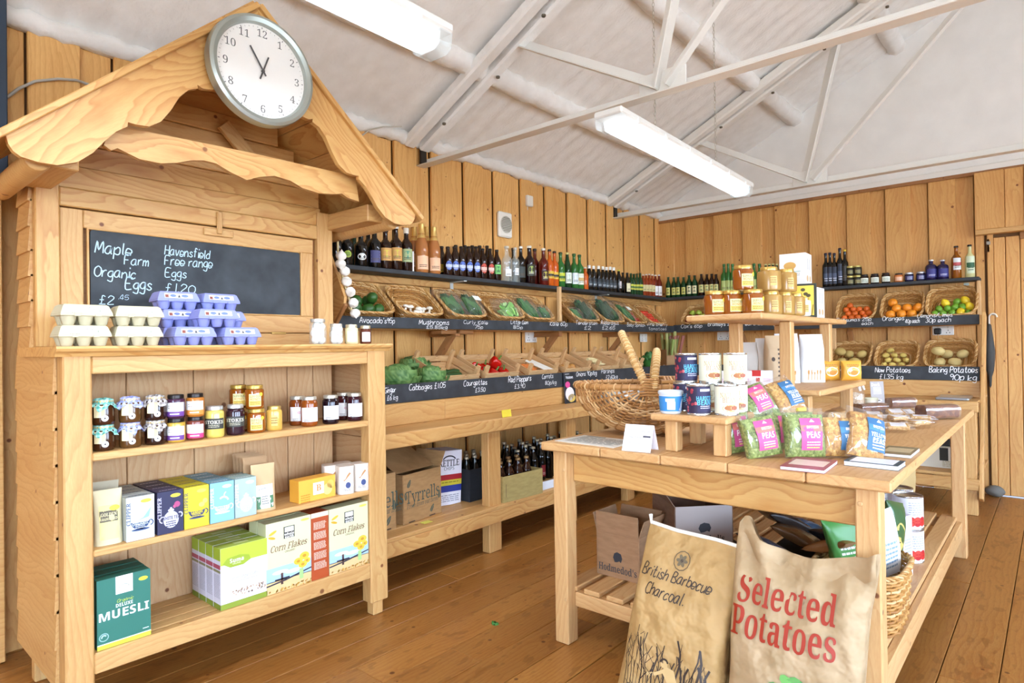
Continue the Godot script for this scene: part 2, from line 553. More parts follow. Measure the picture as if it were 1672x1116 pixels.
# ---------------------------------------------------------------- room shell
const ROOF0 := 2.69
const SLOPE := 0.49
const RIDGE := 3.63
func shell() -> void:
	var rg := RandomNumberGenerator.new()
	rg.seed = 5
	var back := flat("704c28", 0.8)
	var white := flat("efece6", 0.9)
	# floor: boards along x
	var fl := struct("floor")
	mi(fl, "subfloor", bx(9.9, 0.06, 7.7, 0.0), flat("3a2412", 0.9), Vector3(-4.75, -0.055, 3.63))
	var z := -0.173
	var k := 0
	while z < 7.2:
		var x := -9.5 - rg.randf() * 2.0
		while x < 0.0:
			var l := rg.randf_range(2.6, 4.4)
			if absf(z - 1.226) < 0.02 and x < -9.0: l = -4.875 - x
			var x1 := minf(x + l, 0.0)
			var x0 := maxf(x, -9.5)
			if x1 - x0 > 0.05:
				plank(fl, "floorboard", Vector3(x0 + 0.001, -0.025, z + 0.0016), Vector3(x1 - 0.001, rg.randf_range(-0.0012, 0.0004), z + 0.1735 - 0.0016), ["floor", "floor2", "floor3"][rg.randi() % 3], rg.randi() % 8, 0.002)
			x = x1 + (0.0 if x1 < 0.0 else 1.0)
		z += 0.1735 if k > 0 else 0.1855
		k += 1
	# left wall: backing and board-on-board cladding
	var wl := struct("wall_left")
	mi(wl, "backing", bx(9.9, 2.76, 0.1, 0.0), back, Vector3(-4.75, 1.38, -0.076))
	x_boards(wl, -6.3, 0.0, 0.3267, -0.102, rg)
	mi(wl, "cladding_beyond", bx(3.2, 2.6, 0.03, 0.0), wood("wall", 2), Vector3(-7.9, 1.3, -0.012))
	# back wall
	var wb := struct("wall_back")
	mi(wb, "backing", bx(0.1, 2.66, 7.5, 0.0), back, Vector3(0.076, 1.33, 3.65))
	var ez := [0.0, 0.327, 0.637, 0.938, 1.257, 1.57, 1.891, 2.198, 2.515, 2.83]
	for i in 9:
		var t: String = ["wall2", "wall"][rg.randi() % 2]
		plank(wb, "board", Vector3(0.002, 0.0, ez[i] + 0.17), Vector3(0.026, 2.62, ez[i + 1] - 0.006), t, rg.randi() % 8, 0.003)
		plank(wb, "board", Vector3(-0.028, 0.0, ez[i] + 0.002), Vector3(0.002, 2.62, ez[i] + 0.192), t, rg.randi() % 8, 0.004)
	plank(wb, "board", Vector3(-0.006, 0.0, 2.83), Vector3(0.02, 2.62, 2.888), "wall2", 3)
	var gp := PackedVector2Array([Vector2(-0.2, 2.6), Vector2(7.46, 2.6), Vector2(7.46, 2.65), Vector2(RIDGE, ROOF0 + SLOPE * RIDGE + 0.05), Vector2(-0.2, 2.65)])
	var gb := MB.new()
	gb.extrude(gp, -0.1, 0.0)
	mi(wb, "gable", gb.mesh(), plaster(), Vector3(0, 0, 0), Basis(Vector3(0, 0, 1), Vector3(0, 1, 0), Vector3(-1, 0, 0)))
	mi(wb, "trim_strip", bx(0.035, 0.055, 7.2, 0.004), white, Vector3(-0.018, 2.625, 3.62))
	mi(wb, "trim_strip", bx(0.02, 0.03, 7.2, 0.003), wood("dark", 1), Vector3(-0.03, 2.59, 3.62))
	# header casing over the doorway, proud of the wall
	var hz := 2.835
	for w in [0.19, 0.12, 0.19, 0.12, 0.19, 0.12, 0.19, 0.12]:
		var pr := -0.075 if w > 0.15 else -0.06
		plank(wb, "header_board", Vector3(pr, 2.125, hz), Vector3(-0.03, 2.585, hz + w - 0.002), "wall2", rg.randi() % 8)
		hz += w
	plank(wb, "header_rail", Vector3(-0.085, 2.085, 2.835), Vector3(-0.0, 2.125, hz), "bench", 2)
	# boarded door
	var dr := struct("door_1")
	plank(dr, "jamb", Vector3(-0.02, 0, 2.905), Vector3(0.02, 2.1, 2.945), "wall2", 5)
	var dz := 2.947
	for i in 10:
		var w: float = [0.075, 0.09, 0.155, 0.155][mini(i, 3)]
		plank(dr, "door_board", Vector3(-0.004 if i == 0 else 0.006, 0.004, dz), Vector3(0.024, 2.06 if i < 2 else 2.03, dz + w - 0.004), "wall2", (i * 5 + 1) % 8)
		dz += w
	plank(dr, "door_rail", Vector3(-0.002, 2.03, 3.11), Vector3(0.024, 2.085, dz), "dark", 2)
	mi(dr, "bolt", bx(0.016, 0.11, 0.018, 0.003), flat("b9b4a8", 0.35, 0.9), Vector3(-0.012, 2.0, 2.915))
	mi(dr, "bolt_keep", bx(0.02, 0.03, 0.03, 0.003), flat("8f8a80", 0.4, 0.9), Vector3(-0.012, 2.02, 2.915))
	# far long wall with windows and the front wall with its open doorway
	var wr := struct("wall_right")
	var wm := flat("cfc6b8", 0.8)
	var xs := [-9.5, -8.9, -6.7, -6.1, -3.9, -3.3, -1.1, 0.0]
	for i in 7:
		var xa: float = xs[i]
		var xb: float = xs[i + 1]
		if i % 2 == 0:
			mi(wr, "panel", bx(xb - xa, 2.7, 0.12, 0.0), wm, Vector3((xa + xb) * 0.5, 1.35, 7.32))
		else:
			mi(wr, "panel", bx(xb - xa, 0.75, 0.12, 0.0), wm, Vector3((xa + xb) * 0.5, 0.375, 7.32))
			mi(wr, "panel", bx(xb - xa, 0.35, 0.12, 0.0), wm, Vector3((xa + xb) * 0.5, 2.525, 7.32))
			var wn := struct("window_%d" % (i / 2 + 1))
			for xx in [xa + 0.03, (xa + xb) * 0.5, xb - 0.03]: mi(wn, "window_frame", bx(0.06, 1.6, 0.07, 0.004), white, Vector3(xx, 1.55, 7.32))
			for yy in [0.78, 2.32]: mi(wn, "window_frame", bx(xb - xa, 0.06, 0.07, 0.004), white, Vector3((xa + xb) * 0.5, yy, 7.32))
	var wf := struct("wall_front")
	mi(wf, "panel", bx(0.12, 2.7, 3.3, 0.0), wm, Vector3(-9.56, 1.35, 1.65))
	mi(wf, "panel", bx(0.12, 2.7, 2.26, 0.0), wm, Vector3(-9.56, 1.35, 6.13))
	mi(wf, "panel", bx(0.12, 0.3, 1.7, 0.0), wm, Vector3(-9.56, 2.55, 4.15))
	var gf := MB.new()
	gf.extrude(gp, 0.0, 0.1)
	mi(wf, "gable", gf.mesh(), plaster(), Vector3(-9.5, 0, 0), Basis(Vector3(0, 0, 1), Vector3(0, 1, 0), Vector3(-1, 0, 0)))
	# ceiling: sprayed corrugated sheets on both slopes, decking above
	var ce := struct("ceiling")
	var nz := noise(1.1, 8, 3)
	var nf := noise(7.0, 9, 3)
	for side in 2:
		var m := MB.new()
		m.surf(420, 40, func(u, w):
			var xx: float = -9.6 + u * 9.65
			var zz: float = -0.06 + w * (RIDGE + 0.06)
			var yy: float = ROOF0 + SLOPE * zz + 0.007 * sin(xx * TAU / 0.146) * (0.55 + 0.45 * nz.get_noise_2d(xx * 0.6, zz)) + 0.018 * nz.get_noise_2d(xx, zz) + 0.006 * nf.get_noise_2d(xx, zz)
			return Vector3(xx, yy, zz if side == 0 else 7.26 - zz))
		mi(ce, "sprayed_sheeting", m.mesh(), foam())
		var an := atan(SLOPE) * (-1.0 if side == 0 else 1.0)
		var ml := sqrt(RIDGE * RIDGE * (1.0 + SLOPE * SLOPE)) + 0.3
		var mc := Vector3(-4.75, ROOF0 + SLOPE * RIDGE * 0.5 + 0.12, RIDGE * 0.5 if side == 0 else 7.26 - RIDGE * 0.5)
		mi(ce, "decking", bx(9.9, 0.06, ml, 0.0), flat("8b8780", 0.9), mc, Basis(Vector3.RIGHT, an))
	# foam-coated purlins under the sheeting
	for zz in [0.62, 1.45, 2.3, 3.15]:
		var m := MB.new()
		var pts := []
		var rd := []
		for i in 97:
			var xx := -9.5 + i * 9.5 / 96.0
			pts.append(Vector3(xx, ROOF0 + SLOPE * zz - 0.005 + 0.008 * nf.get_noise_2d(xx, zz * 3.0), zz + 0.012 * nf.get_noise_2d(xx * 1.3, 40.0)))
			rd.append(0.078 + 0.012 * nf.get_noise_2d(xx * 2.0, 80.0 + zz))
		m.tube(pts, rd, 8)
		mi(ce, "purlin", m.mesh(), foam())
	# lumpy closure of foam where the sheets meet the left wall
	var mc2 := MB.new()
	var p2 := []
	var r2 := []
	for i in 161:
		var xx := -6.6 + i * 6.6 / 160.0
		p2.append(Vector3(xx, 2.668 + 0.016 * nf.get_noise_2d(xx * 2.2, 3.0), 0.012))
		r2.append(0.046 + 0.016 * nf.get_noise_2d(xx * 3.0, 11.0))
	mc2.tube(p2, r2, 7)
	mi(ce, "eaves_foam", mc2.mesh(), foam())

func x_boards(wl: Node3D, x0: float, x1: float, step: float, e0: float, rg: RandomNumberGenerator) -> void:
	var x := e0
	while x > x0:
		var t: String = ["wallL", "wallL2"][rg.randi() % 2]
		var a := x - step
		plank(wl, "board", Vector3(a + 0.17, 0.0, -0.026), Vector3(x - 0.005, 2.63, -0.002), t, rg.randi() % 8, 0.003)
		plank(wl, "board", Vector3(a + 0.002, 0.0, -0.002), Vector3(a + 0.195, 2.63, 0.022), t, rg.randi() % 8, 0.004)
		x = a
	plank(wl, "board", Vector3(-0.1, 0.0, -0.002), Vector3(-0.012, 2.63, 0.022), "wallL", 3, 0.004)

func plaster() -> StandardMaterial3D:
	if not mats.has("plaster"):
		var m := StandardMaterial3D.new()
		m.albedo_texture = ntex(0.012, 4, Color("eeece8"), Color("f7f5f1"))
		m.uv1_triplanar = true; m.uv1_world_triplanar = true; m.uv1_scale = Vector3.ONE * 0.5
		m.roughness = 0.9
		mats["plaster"] = m
	return mats["plaster"]
func foam() -> StandardMaterial3D:
	if not mats.has("foam"):
		var m := StandardMaterial3D.new()
		m.albedo_texture = ntex(0.01, 14, Color("e8e5e0"), Color("f7f6f3"))
		m.heightmap_enabled = true
		m.heightmap_texture = ntex(0.05, 15, Color.BLACK, Color.WHITE, 5)
		m.heightmap_scale = 0.3
		m.uv1_triplanar = true; m.uv1_world_triplanar = true; m.uv1_scale = Vector3.ONE * 1.3
		m.roughness = 0.92
		mats["foam"] = m
	return mats["foam"]

# ---------------------------------------------------------------- steel trusses
func strut(parent: Node, called: String, a: Vector3, b: Vector3, w: float, d: float, mt: Material) -> void:
	# an angle: two thin flanges along a-b
	var t := (b - a).normalized()
	var sx := Vector3.RIGHT
	var up := t.cross(sx).normalized()
	if up.y < 0: up = -up
	var bs := Basis(t, up, t.cross(up).normalized())
	var m := MB.new()
	var l := a.distance_to(b)
	m.box(Vector3(0, 0, 0), Vector3(l, 0.008, w), 0.002)
	m.box(Vector3(0, d * 0.5, -w * 0.5), Vector3(l, d, 0.008), 0.002)
	mi(parent, called, m.mesh(), mt, (a + b) * 0.5, bs)
func roof_steel() -> void:
	var paint := flat("e9e6df", 0.6)
	var k := 0
	for tx in [-3.45, -0.95]:
		var t := thing("roof_truss", ["white painted steel roof truss spanning between the two strip lights", "white painted steel roof truss standing close to the end gable"][k], "roof truss", Vector3.ZERO, 0.0)
		for s in 2:
			var q := func(z: float) -> float: return z if s == 0 else 7.26 - z
			var rf := func(z: float, d: float) -> Vector3: return Vector3(tx, ROOF0 + SLOPE * z - d, q.call(z))
			# principal rafter: two rough flanges with a gap
			for dx in [-0.125, 0.005]:
				var a: Vector3 = rf.call(0.02, 0.07) + Vector3(dx, 0, 0)
				var b: Vector3 = rf.call(RIDGE, 0.07) + Vector3(dx, 0, 0)
				var m := MB.new()
				var dirv := (b - a).normalized()
				m.box(Vector3.ZERO, Vector3(a.distance_to(b), 0.07, 0.085), 0.012)
				var up := Vector3.RIGHT.cross(dirv).normalized()
				mi(t, "rafter", m.mesh(), foam() if k == 0 else paint, (a + b) * 0.5, Basis(dirv, up, dirv.cross(up)))
			var j := Vector3(tx, 2.535, q.call(1.815))
			strut(t, "web", rf.call(0.92, 0.1), j, 0.05, 0.05, paint)
			strut(t, "web", j + Vector3(0.01, 0, 0), rf.call(2.09, 0.08), 0.075, 0.07, paint)
			strut(t, "web", j + Vector3(-0.01, 0, 0.06 * (1 - 2 * s)), rf.call(RIDGE - 0.05, 0.12), 0.05, 0.05, paint)
			mi(t, "gusset", bx(0.01, 0.13, 0.26, 0.002), paint, j + Vector3(0.02, 0.03, 0.02))
			for e in 7:
				var mm := MB.new()
				mm.lathe([[0.0, 0.014], [0.012, 0.012], [0.013, 0.0]], 6)
				mi(t, "bolt", mm.mesh(), flat("6d6558", 0.6, 0.5), rf.call(0.3 + e * 0.42, 0.112) + Vector3(0.02 if e % 2 else -0.05, 0, 0), Basis(Vector3.RIGHT, PI))
		strut(t, "tie", Vector3(tx, 2.505, 0.0), Vector3(tx, 2.505, 7.26), 0.075, 0.055, paint)
		mi(t, "wall_shoe", bx(0.05, 0.11, 0.02, 0.002), flat("2c2620", 0.8), Vector3(tx, 2.56, 0.03))
		k += 1

# ---------------------------------------------------------------- strip lights on chains
func lamps() -> void:
	var body := flat("e8e8e4", 0.4)
	var glow := StandardMaterial3D.new()
	glow.albedo_color = Color("ffffff")
	glow.emission_enabled = true; glow.emission = Color("eaf3ff"); glow.emission_energy_multiplier = 3.0
	var clear := glassy("d8e4e6", 0.25, 0.1)
	var spots := [[Vector3(-2.94, 2.29, 1.74), "fluorescent strip light on chains between the two roof trusses"], [Vector3(-5.76, 2.29, 1.76), "fluorescent strip light hanging near the clock"], [Vector3(-2.94, 2.29, 5.5), "fluorescent strip light over the far window side"], [Vector3(-5.76, 2.29, 5.5), "fluorescent strip light over the shop front"]]
	for s in spots:
		var t := thing("strip_light", s[1], "strip light", s[0], 0.035, "fluorescent strip lights")
		mi(t, "tray", bx(1.82, 0.035, 0.15, 0.008), body, Vector3(0, 0.03, 0))
		var m := MB.new()
		var pf := PackedVector2Array([Vector2(-0.06, 0.012), Vector2(-0.055, -0.028), Vector2(-0.035, -0.042), Vector2(0.035, -0.042), Vector2(0.055, -0.028), Vector2(0.06, 0.012)])
		m.extrude(pf, -0.84, 0.84)
		mi(t, "light_tube", m.mesh(), glow, Vector3.ZERO, ZXr())
		var m2 := MB.new()
		var p2 := PackedVector2Array([Vector2(-0.07, 0.014), Vector2(-0.064, -0.034), Vector2(-0.04, -0.05), Vector2(0.04, -0.05), Vector2(0.064, -0.034), Vector2(0.07, 0.014)])
		m2.extrude(p2, -0.0275, 0.0275)
		for ex in [-0.8775, 0.8775]: mi(t, "end_cap", m2.mesh(), clear, Vector3(ex, 0, 0), ZXr())
		for i in 6:
			for sd in [-1, 1]: mi(t, "clip", bx(0.02, 0.03, 0.008, 0.001), body, Vector3(-0.75 + i * 0.3, 0.015, 0.077 * sd))
		for cx in [-0.42, 0.42]:
			var ch := MB.new()
			var top: float = ROOF0 + SLOPE * (s[0].z if s[0].z < RIDGE else 7.26 - s[0].z) - s[0].y - 0.05
			var yy := 0.05
			var q := 0
			while yy < top:
				var ln := []
				for a in 9:
					var an := TAU * a / 8.0
					var o := Vector3(cos(an) * 0.006, sin(an) * 0.013, 0)
					if q % 2: o = Vector3(0, o.y, o.x)
					ln.append(Vector3(cx, yy, 0) + o)
				ch.tube(ln, 0.0016, 4, false)
				yy += 0.022
				q += 1
			mi(t, "chain", ch.mesh(), flat("c9c3b6", 0.4, 0.7))
		var al := AreaLight3D.new()
		al.name = "lamp_light"
		al.area_size = Vector2(1.68, 0.1)
		al.light_energy = 2.2
		al.light_color = Color("dfeaff")
		al.area_range = 14.0
		al.shadow_enabled = true
		al.position = s[0] + Vector3(0, -0.053, 0)
		al.rotation = Vector3(-PI / 2, 0.035, 0)
		add_child(al)
func ZXr() -> Basis:
	return Basis(Vector3(0, 0, 1), Vector3(0, 1, 0), Vector3(-1, 0, 0))

# ---------------------------------------------------------------- things fixed to the walls
func wall_fittings() -> void:
	var wp := flat("eeebe2", 0.5)
	# extractor grille
	var t := thing("ventilator", "white square wall ventilator with a round grille above the beer bottles", "ventilator", onZ(821, 368, 0.022))
	mi(t, "housing", bx(0.155, 0.2, 0.035, 0.012), wp, Vector3(0, 0, 0.018))
	var m := MB.new()
	m.lathe([[0.0, 0.002], [0.06, 0.002], [0.064, 0.006], [0.068, 0.0]], 28)
	mi(t, "grille_ring", m.mesh(), flat("cfccc0", 0.6), Vector3(0, 0, 0.036), Basis(Vector3.RIGHT, PI / 2))
	for i in 9:
		var yy := -0.05 + i * 0.0125
		mi(t, "grille_slat", bx(2.0 * sqrt(0.0038 - yy * yy), 0.005, 0.006, 0.001), flat("8d897c", 0.7), Vector3(0, yy, 0.041))
	# small junction box
	t = thing("sensor_box", "small white square box fixed high on the boarded wall", "wall box", onZ(862, 329, 0.022))
	mi(t, "box", bx(0.075, 0.09, 0.03, 0.006), wp, Vector3(0, 0, 0.015))
	mi(t, "cable", bx(0.006, 0.03, 0.006, 0.001), wp, Vector3(-0.01, -0.06, 0.004))
	# double sockets
	for s in [[onZ(866, 551, 0.024), 0.0, "white double socket on the boarded wall above the pepper crates", 0], [onX(1540, 539, -0.03), -PI / 2, "white double socket with a black plug under the lemon basket", 1], [onZ(1050, 552, 0.024), 0.0, "white double socket below the tomato baskets", 0], [onX(1183, 549, -0.03), -PI / 2, "white double socket behind the display stand", 0]]:
		var o := thing("wall_socket", s[2], "socket", s[0], s[1])
		mi(o, "plate", bx(0.148, 0.088, 0.01, 0.004), wp, Vector3(0, 0, 0.005))
		for sx in [-0.035, 0.035]:
			mi(o, "switch", bx(0.012, 0.02, 0.006, 0.002), flat("dedace", 0.5), Vector3(sx, 0.022, 0.011))
			for pq in [Vector3(0, -0.004, 0), Vector3(-0.011, -0.024, 0), Vector3(0.011, -0.024, 0)]: mi(o, "pin_hole", bx(0.006, 0.008, 0.002, 0.0), flat("33302a", 0.8), pq + Vector3(sx, 0, 0.0105))
		if s[3]:
			var pl := mi(o, "plug", bx(0.05, 0.052, 0.036, 0.008), flat("1c1b1a", 0.5), Vector3(-0.035, -0.012, 0.03))
			var mm := MB.new()
			mm.tube([Vector3(0, -0.02, 0), Vector3(0.004, -0.06, -0.01), Vector3(0.006, -0.14, -0.02), Vector3(0.0, -0.3, -0.02)], 0.004, 6)
			mi(pl, "flex", mm.mesh(), flat("c9a36c", 0.6))
	# dark painted post at the left edge and a grey cable on the boards
	t = thing("painted_post", "dark blue painted post beside the cabinet roof", "post", Vector3(-5.727, 0, 0.06))
	mi(t, "post", bx(0.13, 1.0, 0.1, 0.004), flat("26384c", 0.55), Vector3(-0.075, 2.43, 0))
	mi(t, "post_foot", bx(0.1, 1.92, 0.08, 0.004), wood("wall", 4), Vector3(-0.08, 0.965, 0))
	m = MB.new()
	m.tube([onZ(8, 162, 0.03), onZ(30, 145, 0.03), onZ(57, 133, 0.034), onZ(95, 129, 0.034), onZ(125, 131, 0.03), onZ(150, 140, 0.03)], 0.006, 8)
	tag(mi(self, nm("wall_cable"), m.mesh(), flat("b8b4aa", 0.5)), "grey cable looping across the boards behind the cabinet roof", "cable")
	# loose cable in the ceiling corner
	m = MB.new()
	m.tube([onZ(590, 222, 0.04), onZ(604, 212, 0.08), onZ(625, 207, 0.12), onZ(655, 207, 0.12)], 0.005, 6)
	tag(mi(self, nm("ceiling_cable"), m.mesh(), flat("c9c4b8", 0.6)), "thin pale cable along the foam at the head of the boards", "cable")
	# folded umbrella hanging beside the door
	t = thing("umbrella", "folded black umbrella hanging on the door post beside the shelving", "umbrella", Vector3(-0.09, 0.0, 2.915))
	m = MB.new()
	m.lathe([[0.0, 0.86], [0.008, 0.88], [0.012, 0.95], [0.026, 1.0], [0.034, 1.08], [0.036, 1.16], [0.024, 1.27], [0.014, 1.36], [0.006, 1.37]], 10)
	mi(t, "canopy", m.mesh(), flat("3c3a36", 0.7))
	m = MB.new()
	var hp := []
	for i in 9: hp.append(Vector3(0, 1.42, 0) + Vector3(0, sin(PI * i / 8.0) * 0.03, 0.025 - cos(PI * i / 8.0) * 0.025))
	m.tube([Vector3(0, 1.36, 0), Vector3(0, 1.42, 0)] + hp, 0.006, 8)
	mi(t, "handle", m.mesh(), flat("d9d2c2", 0.5))
	mi(t, "hook", bx(0.09, 0.012, 0.012, 0.002), flat("8d8a84", 0.4, 0.8), Vector3(0.05, 1.443, 0.025))
	# grey stone wedged at the door foot
	m = MB.new()
	m.ell(Vector3(0, 0.045, 0), Vector3(0.05, 0.045, 0.065), 14, 10, 0.08, 4)
	tag(mi(self, nm("door_stop"), m.mesh(), flat("6f6a60", 0.85), Vector3(-0.09, 0.002, 2.93)), "grey stone used as a stop at the foot of the boarded door", "stone")

# ---------------------------------------------------------------- chalk writing fitted between two photo pixels on a plane
func hand_w(s: String) -> float:
	var x := 0.0
	for ch in s:
		if ch == " ": x += 4.5; continue
		if not GL.has(ch): x += 4.0; continue
		var mx := 0.0
		for st in GL[ch].split(" "):
			for i in st.length() / 2: mx = maxf(mx, float(st[i * 2]))
		x += mx + 1.7
	return (x - 1.7) / 8.0
# a line of writing from px a to px b (base line), letters hpx high, on plane z = at or x = at
func chalk(a: Art, s: String, ax: float, ay: float, bx_: float, by: float, hpx: float, plane: String, at: float, org: Vector3, col := "e9eef0", w := 0.13) -> void:
	var p0 := onZ(ax, ay, at) if plane == "z" else onX(ax, ay, at)
	var p1 := onZ(bx_, by, at) if plane == "z" else onX(bx_, by, at)
	var p2 := onZ(ax, ay - hpx, at) if plane == "z" else onX(ax, ay - hpx, at)
	var size := p2.y - p0.y
	var l := p0 - org
	var wd := (p1.x - p0.x) if plane == "z" else (p1.z - p0.z)
	var nat := hand_w(s) * size
	a.hand(s, l.x if plane == "z" else l.z, l.y, size, Color(col), w, 0.12, 0, wd / nat)

# ---------------------------------------------------------------- egg cabinet: shelves below, chalkboard flap, scalloped gable roof
func cabinet() -> void:
	var c := thing("egg_cabinet", "pine stall cabinet with scalloped gable roof, chalkboard flap and open shelves", "cabinet")
	var F := 0.9
	var rg := RandomNumberGenerator.new()
	rg.seed = 21
	for xx in [[-5.745, -5.663], [-4.56, -4.462]]:
		plank(c, "post", Vector3(xx[0], 0.06, 0.83), Vector3(xx[1], 1.246, F), "cab", 1 if xx[0] < -5 else 4, 0.005)
	for xx in [-5.72, -4.545]:
		for zz in [0.845, 0.33]: plank(c, "leg", Vector3(xx, 0.001, zz), Vector3(xx + 0.055, 0.08 if zz > 0.5 else 0.25, zz + 0.05), "cab", 5)
	# moulded top
	var mm := MB.new()
	mm.extrude(PackedVector2Array([Vector2(-0.5, 0.0), Vector2(0.003, 0.0), Vector2(0.008, 0.01), Vector2(0.014, 0.014), Vector2(0.022, 0.017), Vector2(0.027, 0.026), Vector2(0.025, 0.034), Vector2(-0.5, 0.034)]), -0.664, 0.664)
	mm.xform(Transform3D(Basis(Vector3(0, 0, 1), Vector3(0, 1, 0), Vector3(-1, 0, 0)), Vector3.ZERO))
	mi(c, "moulded_top", mm.mesh(), wood("show", 2), Vector3(-5.103, 1.236, F))
	plank(c, "top_rail", Vector3(-5.663, 1.177, 0.862), Vector3(-4.56, 1.236, F - 0.004), "cab", 2)
	plank(c, "shelf", Vector3(-5.663, 0.886, 0.6), Vector3(-4.56, 0.913, F - 0.003), "cab", 3)
	plank(c, "shelf", Vector3(-5.663, 0.567, 0.6), Vector3(-4.56, 0.59, F - 0.003), "cab", 6)
	plank(c, "bottom_rail", Vector3(-5.663, 0.18, 0.862), Vector3(-4.56, 0.25, F - 0.002), "cab", 7)
	for i in 4:
		plank(c, "slat", Vector3(-5.663, 0.232, 0.605 + i * 0.064), Vector3(-4.56, 0.25, 0.605 + i * 0.064 + 0.058), "cab", i, 0.002)
	var bxs := [-5.663, -5.47, -5.22, -5.005, -4.80, -4.665, -4.56]
	for i in 6:
		plank(c, "back_board", Vector3(bxs[i] + 0.0015, 0.2, 0.585), Vector3(bxs[i + 1] - 0.0015, 1.236, 0.6), "grey", (i * 3 + 1) % 8, 0.002)
	for i in 5:
		var y0 := 0.2 + i * 0.208
		plank(c, "side_board", Vector3(-4.52, y0, 0.32), Vector3(-4.5, y0 + 0.206, 0.84), "grey", i + 1, 0.002)
		plank(c, "side_board", Vector3(-5.70, y0, 0.32), Vector3(-5.685, y0 + 0.206, 0.84), "cab", i + 2, 0.002)
	for yy in [0.86, 0.54]: plank(c, "shelf_bearer", Vector3(-4.56, yy, 0.62), Vector3(-4.545, yy + 0.026, 0.84), "cab", 2)
	# weatherboards on the left side, each lapped over the next
	for i in 9:
		lap(c, Vector3(-5.745, 1.243 - i * 0.12, 0.3), 0.13, 0.55 - 0.018, (i * 3) % 8, 0.013)
	for i in 8:
		lap(c, Vector3(-5.735, 1.86 - i * 0.0925 + 0.05, 0.3), 0.1, 0.18, (i * 5 + 2) % 8, 0.015)
	# upper part behind the ledge
	var H := 0.52
	plank(c, "upper_post", Vector3(-5.735, 1.27, 0.46), Vector3(-5.66, 1.94, H), "show", 1, 0.004)
	plank(c, "upper_post", Vector3(-4.58, 1.27, 0.46), Vector3(-4.495, 1.94, H), "cab", 6, 0.004)
	plank(c, "upper_side", Vector3(-4.51, 1.27, 0.3), Vector3(-4.495, 1.94, 0.46), "cab", 3)
	plank(c, "frieze", Vector3(-5.66, 1.802, 0.47), Vector3(-4.58, 1.872, H - 0.004), "show", 3)
	var flap := [["flap_stile", -5.658, -5.583, 1.275, 1.797, "cab", 2], ["flap_rail", -5.582, -4.60, 1.728, 1.797, "cab", 4], ["flap_stile", -4.67, -4.603, 1.4125, 1.7275, "cab", 5], ["flap_rail", -5.583, -4.603, 1.33, 1.412, "cab", 1], ["sill_rail", -5.583, -4.582, 1.272, 1.326, "cab", 6]]
	for q in flap: plank(c, q[0], Vector3(q[1], q[3], 0.486), Vector3(q[2], q[4], H - 0.012), q[5], q[6], 0.003)
	plank(c, "upper_back", Vector3(-5.66, 1.272, 0.465), Vector3(-4.58, 1.80, 0.48), "dark", 2, 0.0)
	# chalkboard with rounded corners and bead
	var cb := MB.new()
	var pl := PackedVector2Array()
	var cx := -5.117
	var cy := 1.5705
	for k in 4:
		for j in 5:
			var a := PI * 0.5 * k + PI * 0.5 * j / 4.0
			pl.append(Vector2(signf(cos(PI * 0.25 + PI * 0.5 * k)) * 0.429 + cos(a) * 0.014, signf(sin(PI * 0.25 + PI * 0.5 * k)) * 0.1405 + sin(a) * 0.014))
	cb.extrude(pl, 0.0, 0.012)
	var bd := mi(c, "chalkboard", cb.mesh(), slate(), Vector3(cx, cy, 0.494))
	var org := Vector3(cx, cy, 0.506)
	for q in [["Maple", 155, 412, 214, 410, 19.0], ["Farm", 203, 432, 242, 433, 16.0], ["Organic", 154, 451, 221, 452, 17.0], ["Eggs", 205, 472, 247, 472, 18.0], ["£2", 162, 496, 186, 496, 14.0], [".45", 193, 489, 210, 489, 8.0], ["Havensfield", 269, 416, 342, 419, 15.0], ["Free range", 269, 432, 346, 436, 15.0], ["Eggs", 270, 452, 304, 455, 14.0], ["£1.20", 270, 477, 318, 478, 14.0]]:
		var ar := art()
		chalk(ar, q[0], q[1], q[2], q[3], q[4], q[5], "z", 0.508, org, "bcd6e0", 0.1)
		mi(bd, "chalk_writing", ar.mb.mesh(), chalkm(), Vector3(0, 0, 0.012))
	for e in [[-5.572, -4.662, 1.724, 1.73], [-5.572, -4.662, 1.411, 1.417]]: plank(c, "bead", Vector3(e[0], e[2], 0.5), Vector3(e[1], e[3], 0.512), "show", 0, 0.002)
	for e in [[-5.572, -5.564], [-4.672, -4.664]]: plank(c, "bead", Vector3(e[0], 1.412, 0.5), Vector3(e[1], 1.728, 0.512), "show", 1, 0.002)
	# turn button and hinges
	mi(c, "turn_button", bx(0.1, 0.022, 0.014, 0.004), wood("cab", 3), Vector3(-5.072, 1.815, 0.525), UPX)
	mi(c, "latch_block", bx(0.13, 0.032, 0.012, 0.003), wood("cab", 7), Vector3(-5.072, 1.772, 0.514))
	for xx in [-5.42, -4.79]: mi(c, "hinge", bx(0.075, 0.012, 0.006, 0.002), flat("b08d50", 0.35, 0.8), Vector3(xx, 1.328, 0.508))
	# gable boards under the roof
	for i in 8:
		var y0 := 1.874 + i * 0.088
		var hw := minf(0.56, (2.555 - y0) * 1.02)
		if hw < 0.08: break
		plank(c, "gable_board", Vector3(-5.115 - hw, y0, 0.47), Vector3(-5.115 + hw, y0 + 0.087, 0.505 - 0.012 * (i % 2)), "show" if i < 2 else "bench", (i * 3 + 2) % 8, 0.003)
	# roof slopes
	var ap := Vector2(-5.103, 2.612)
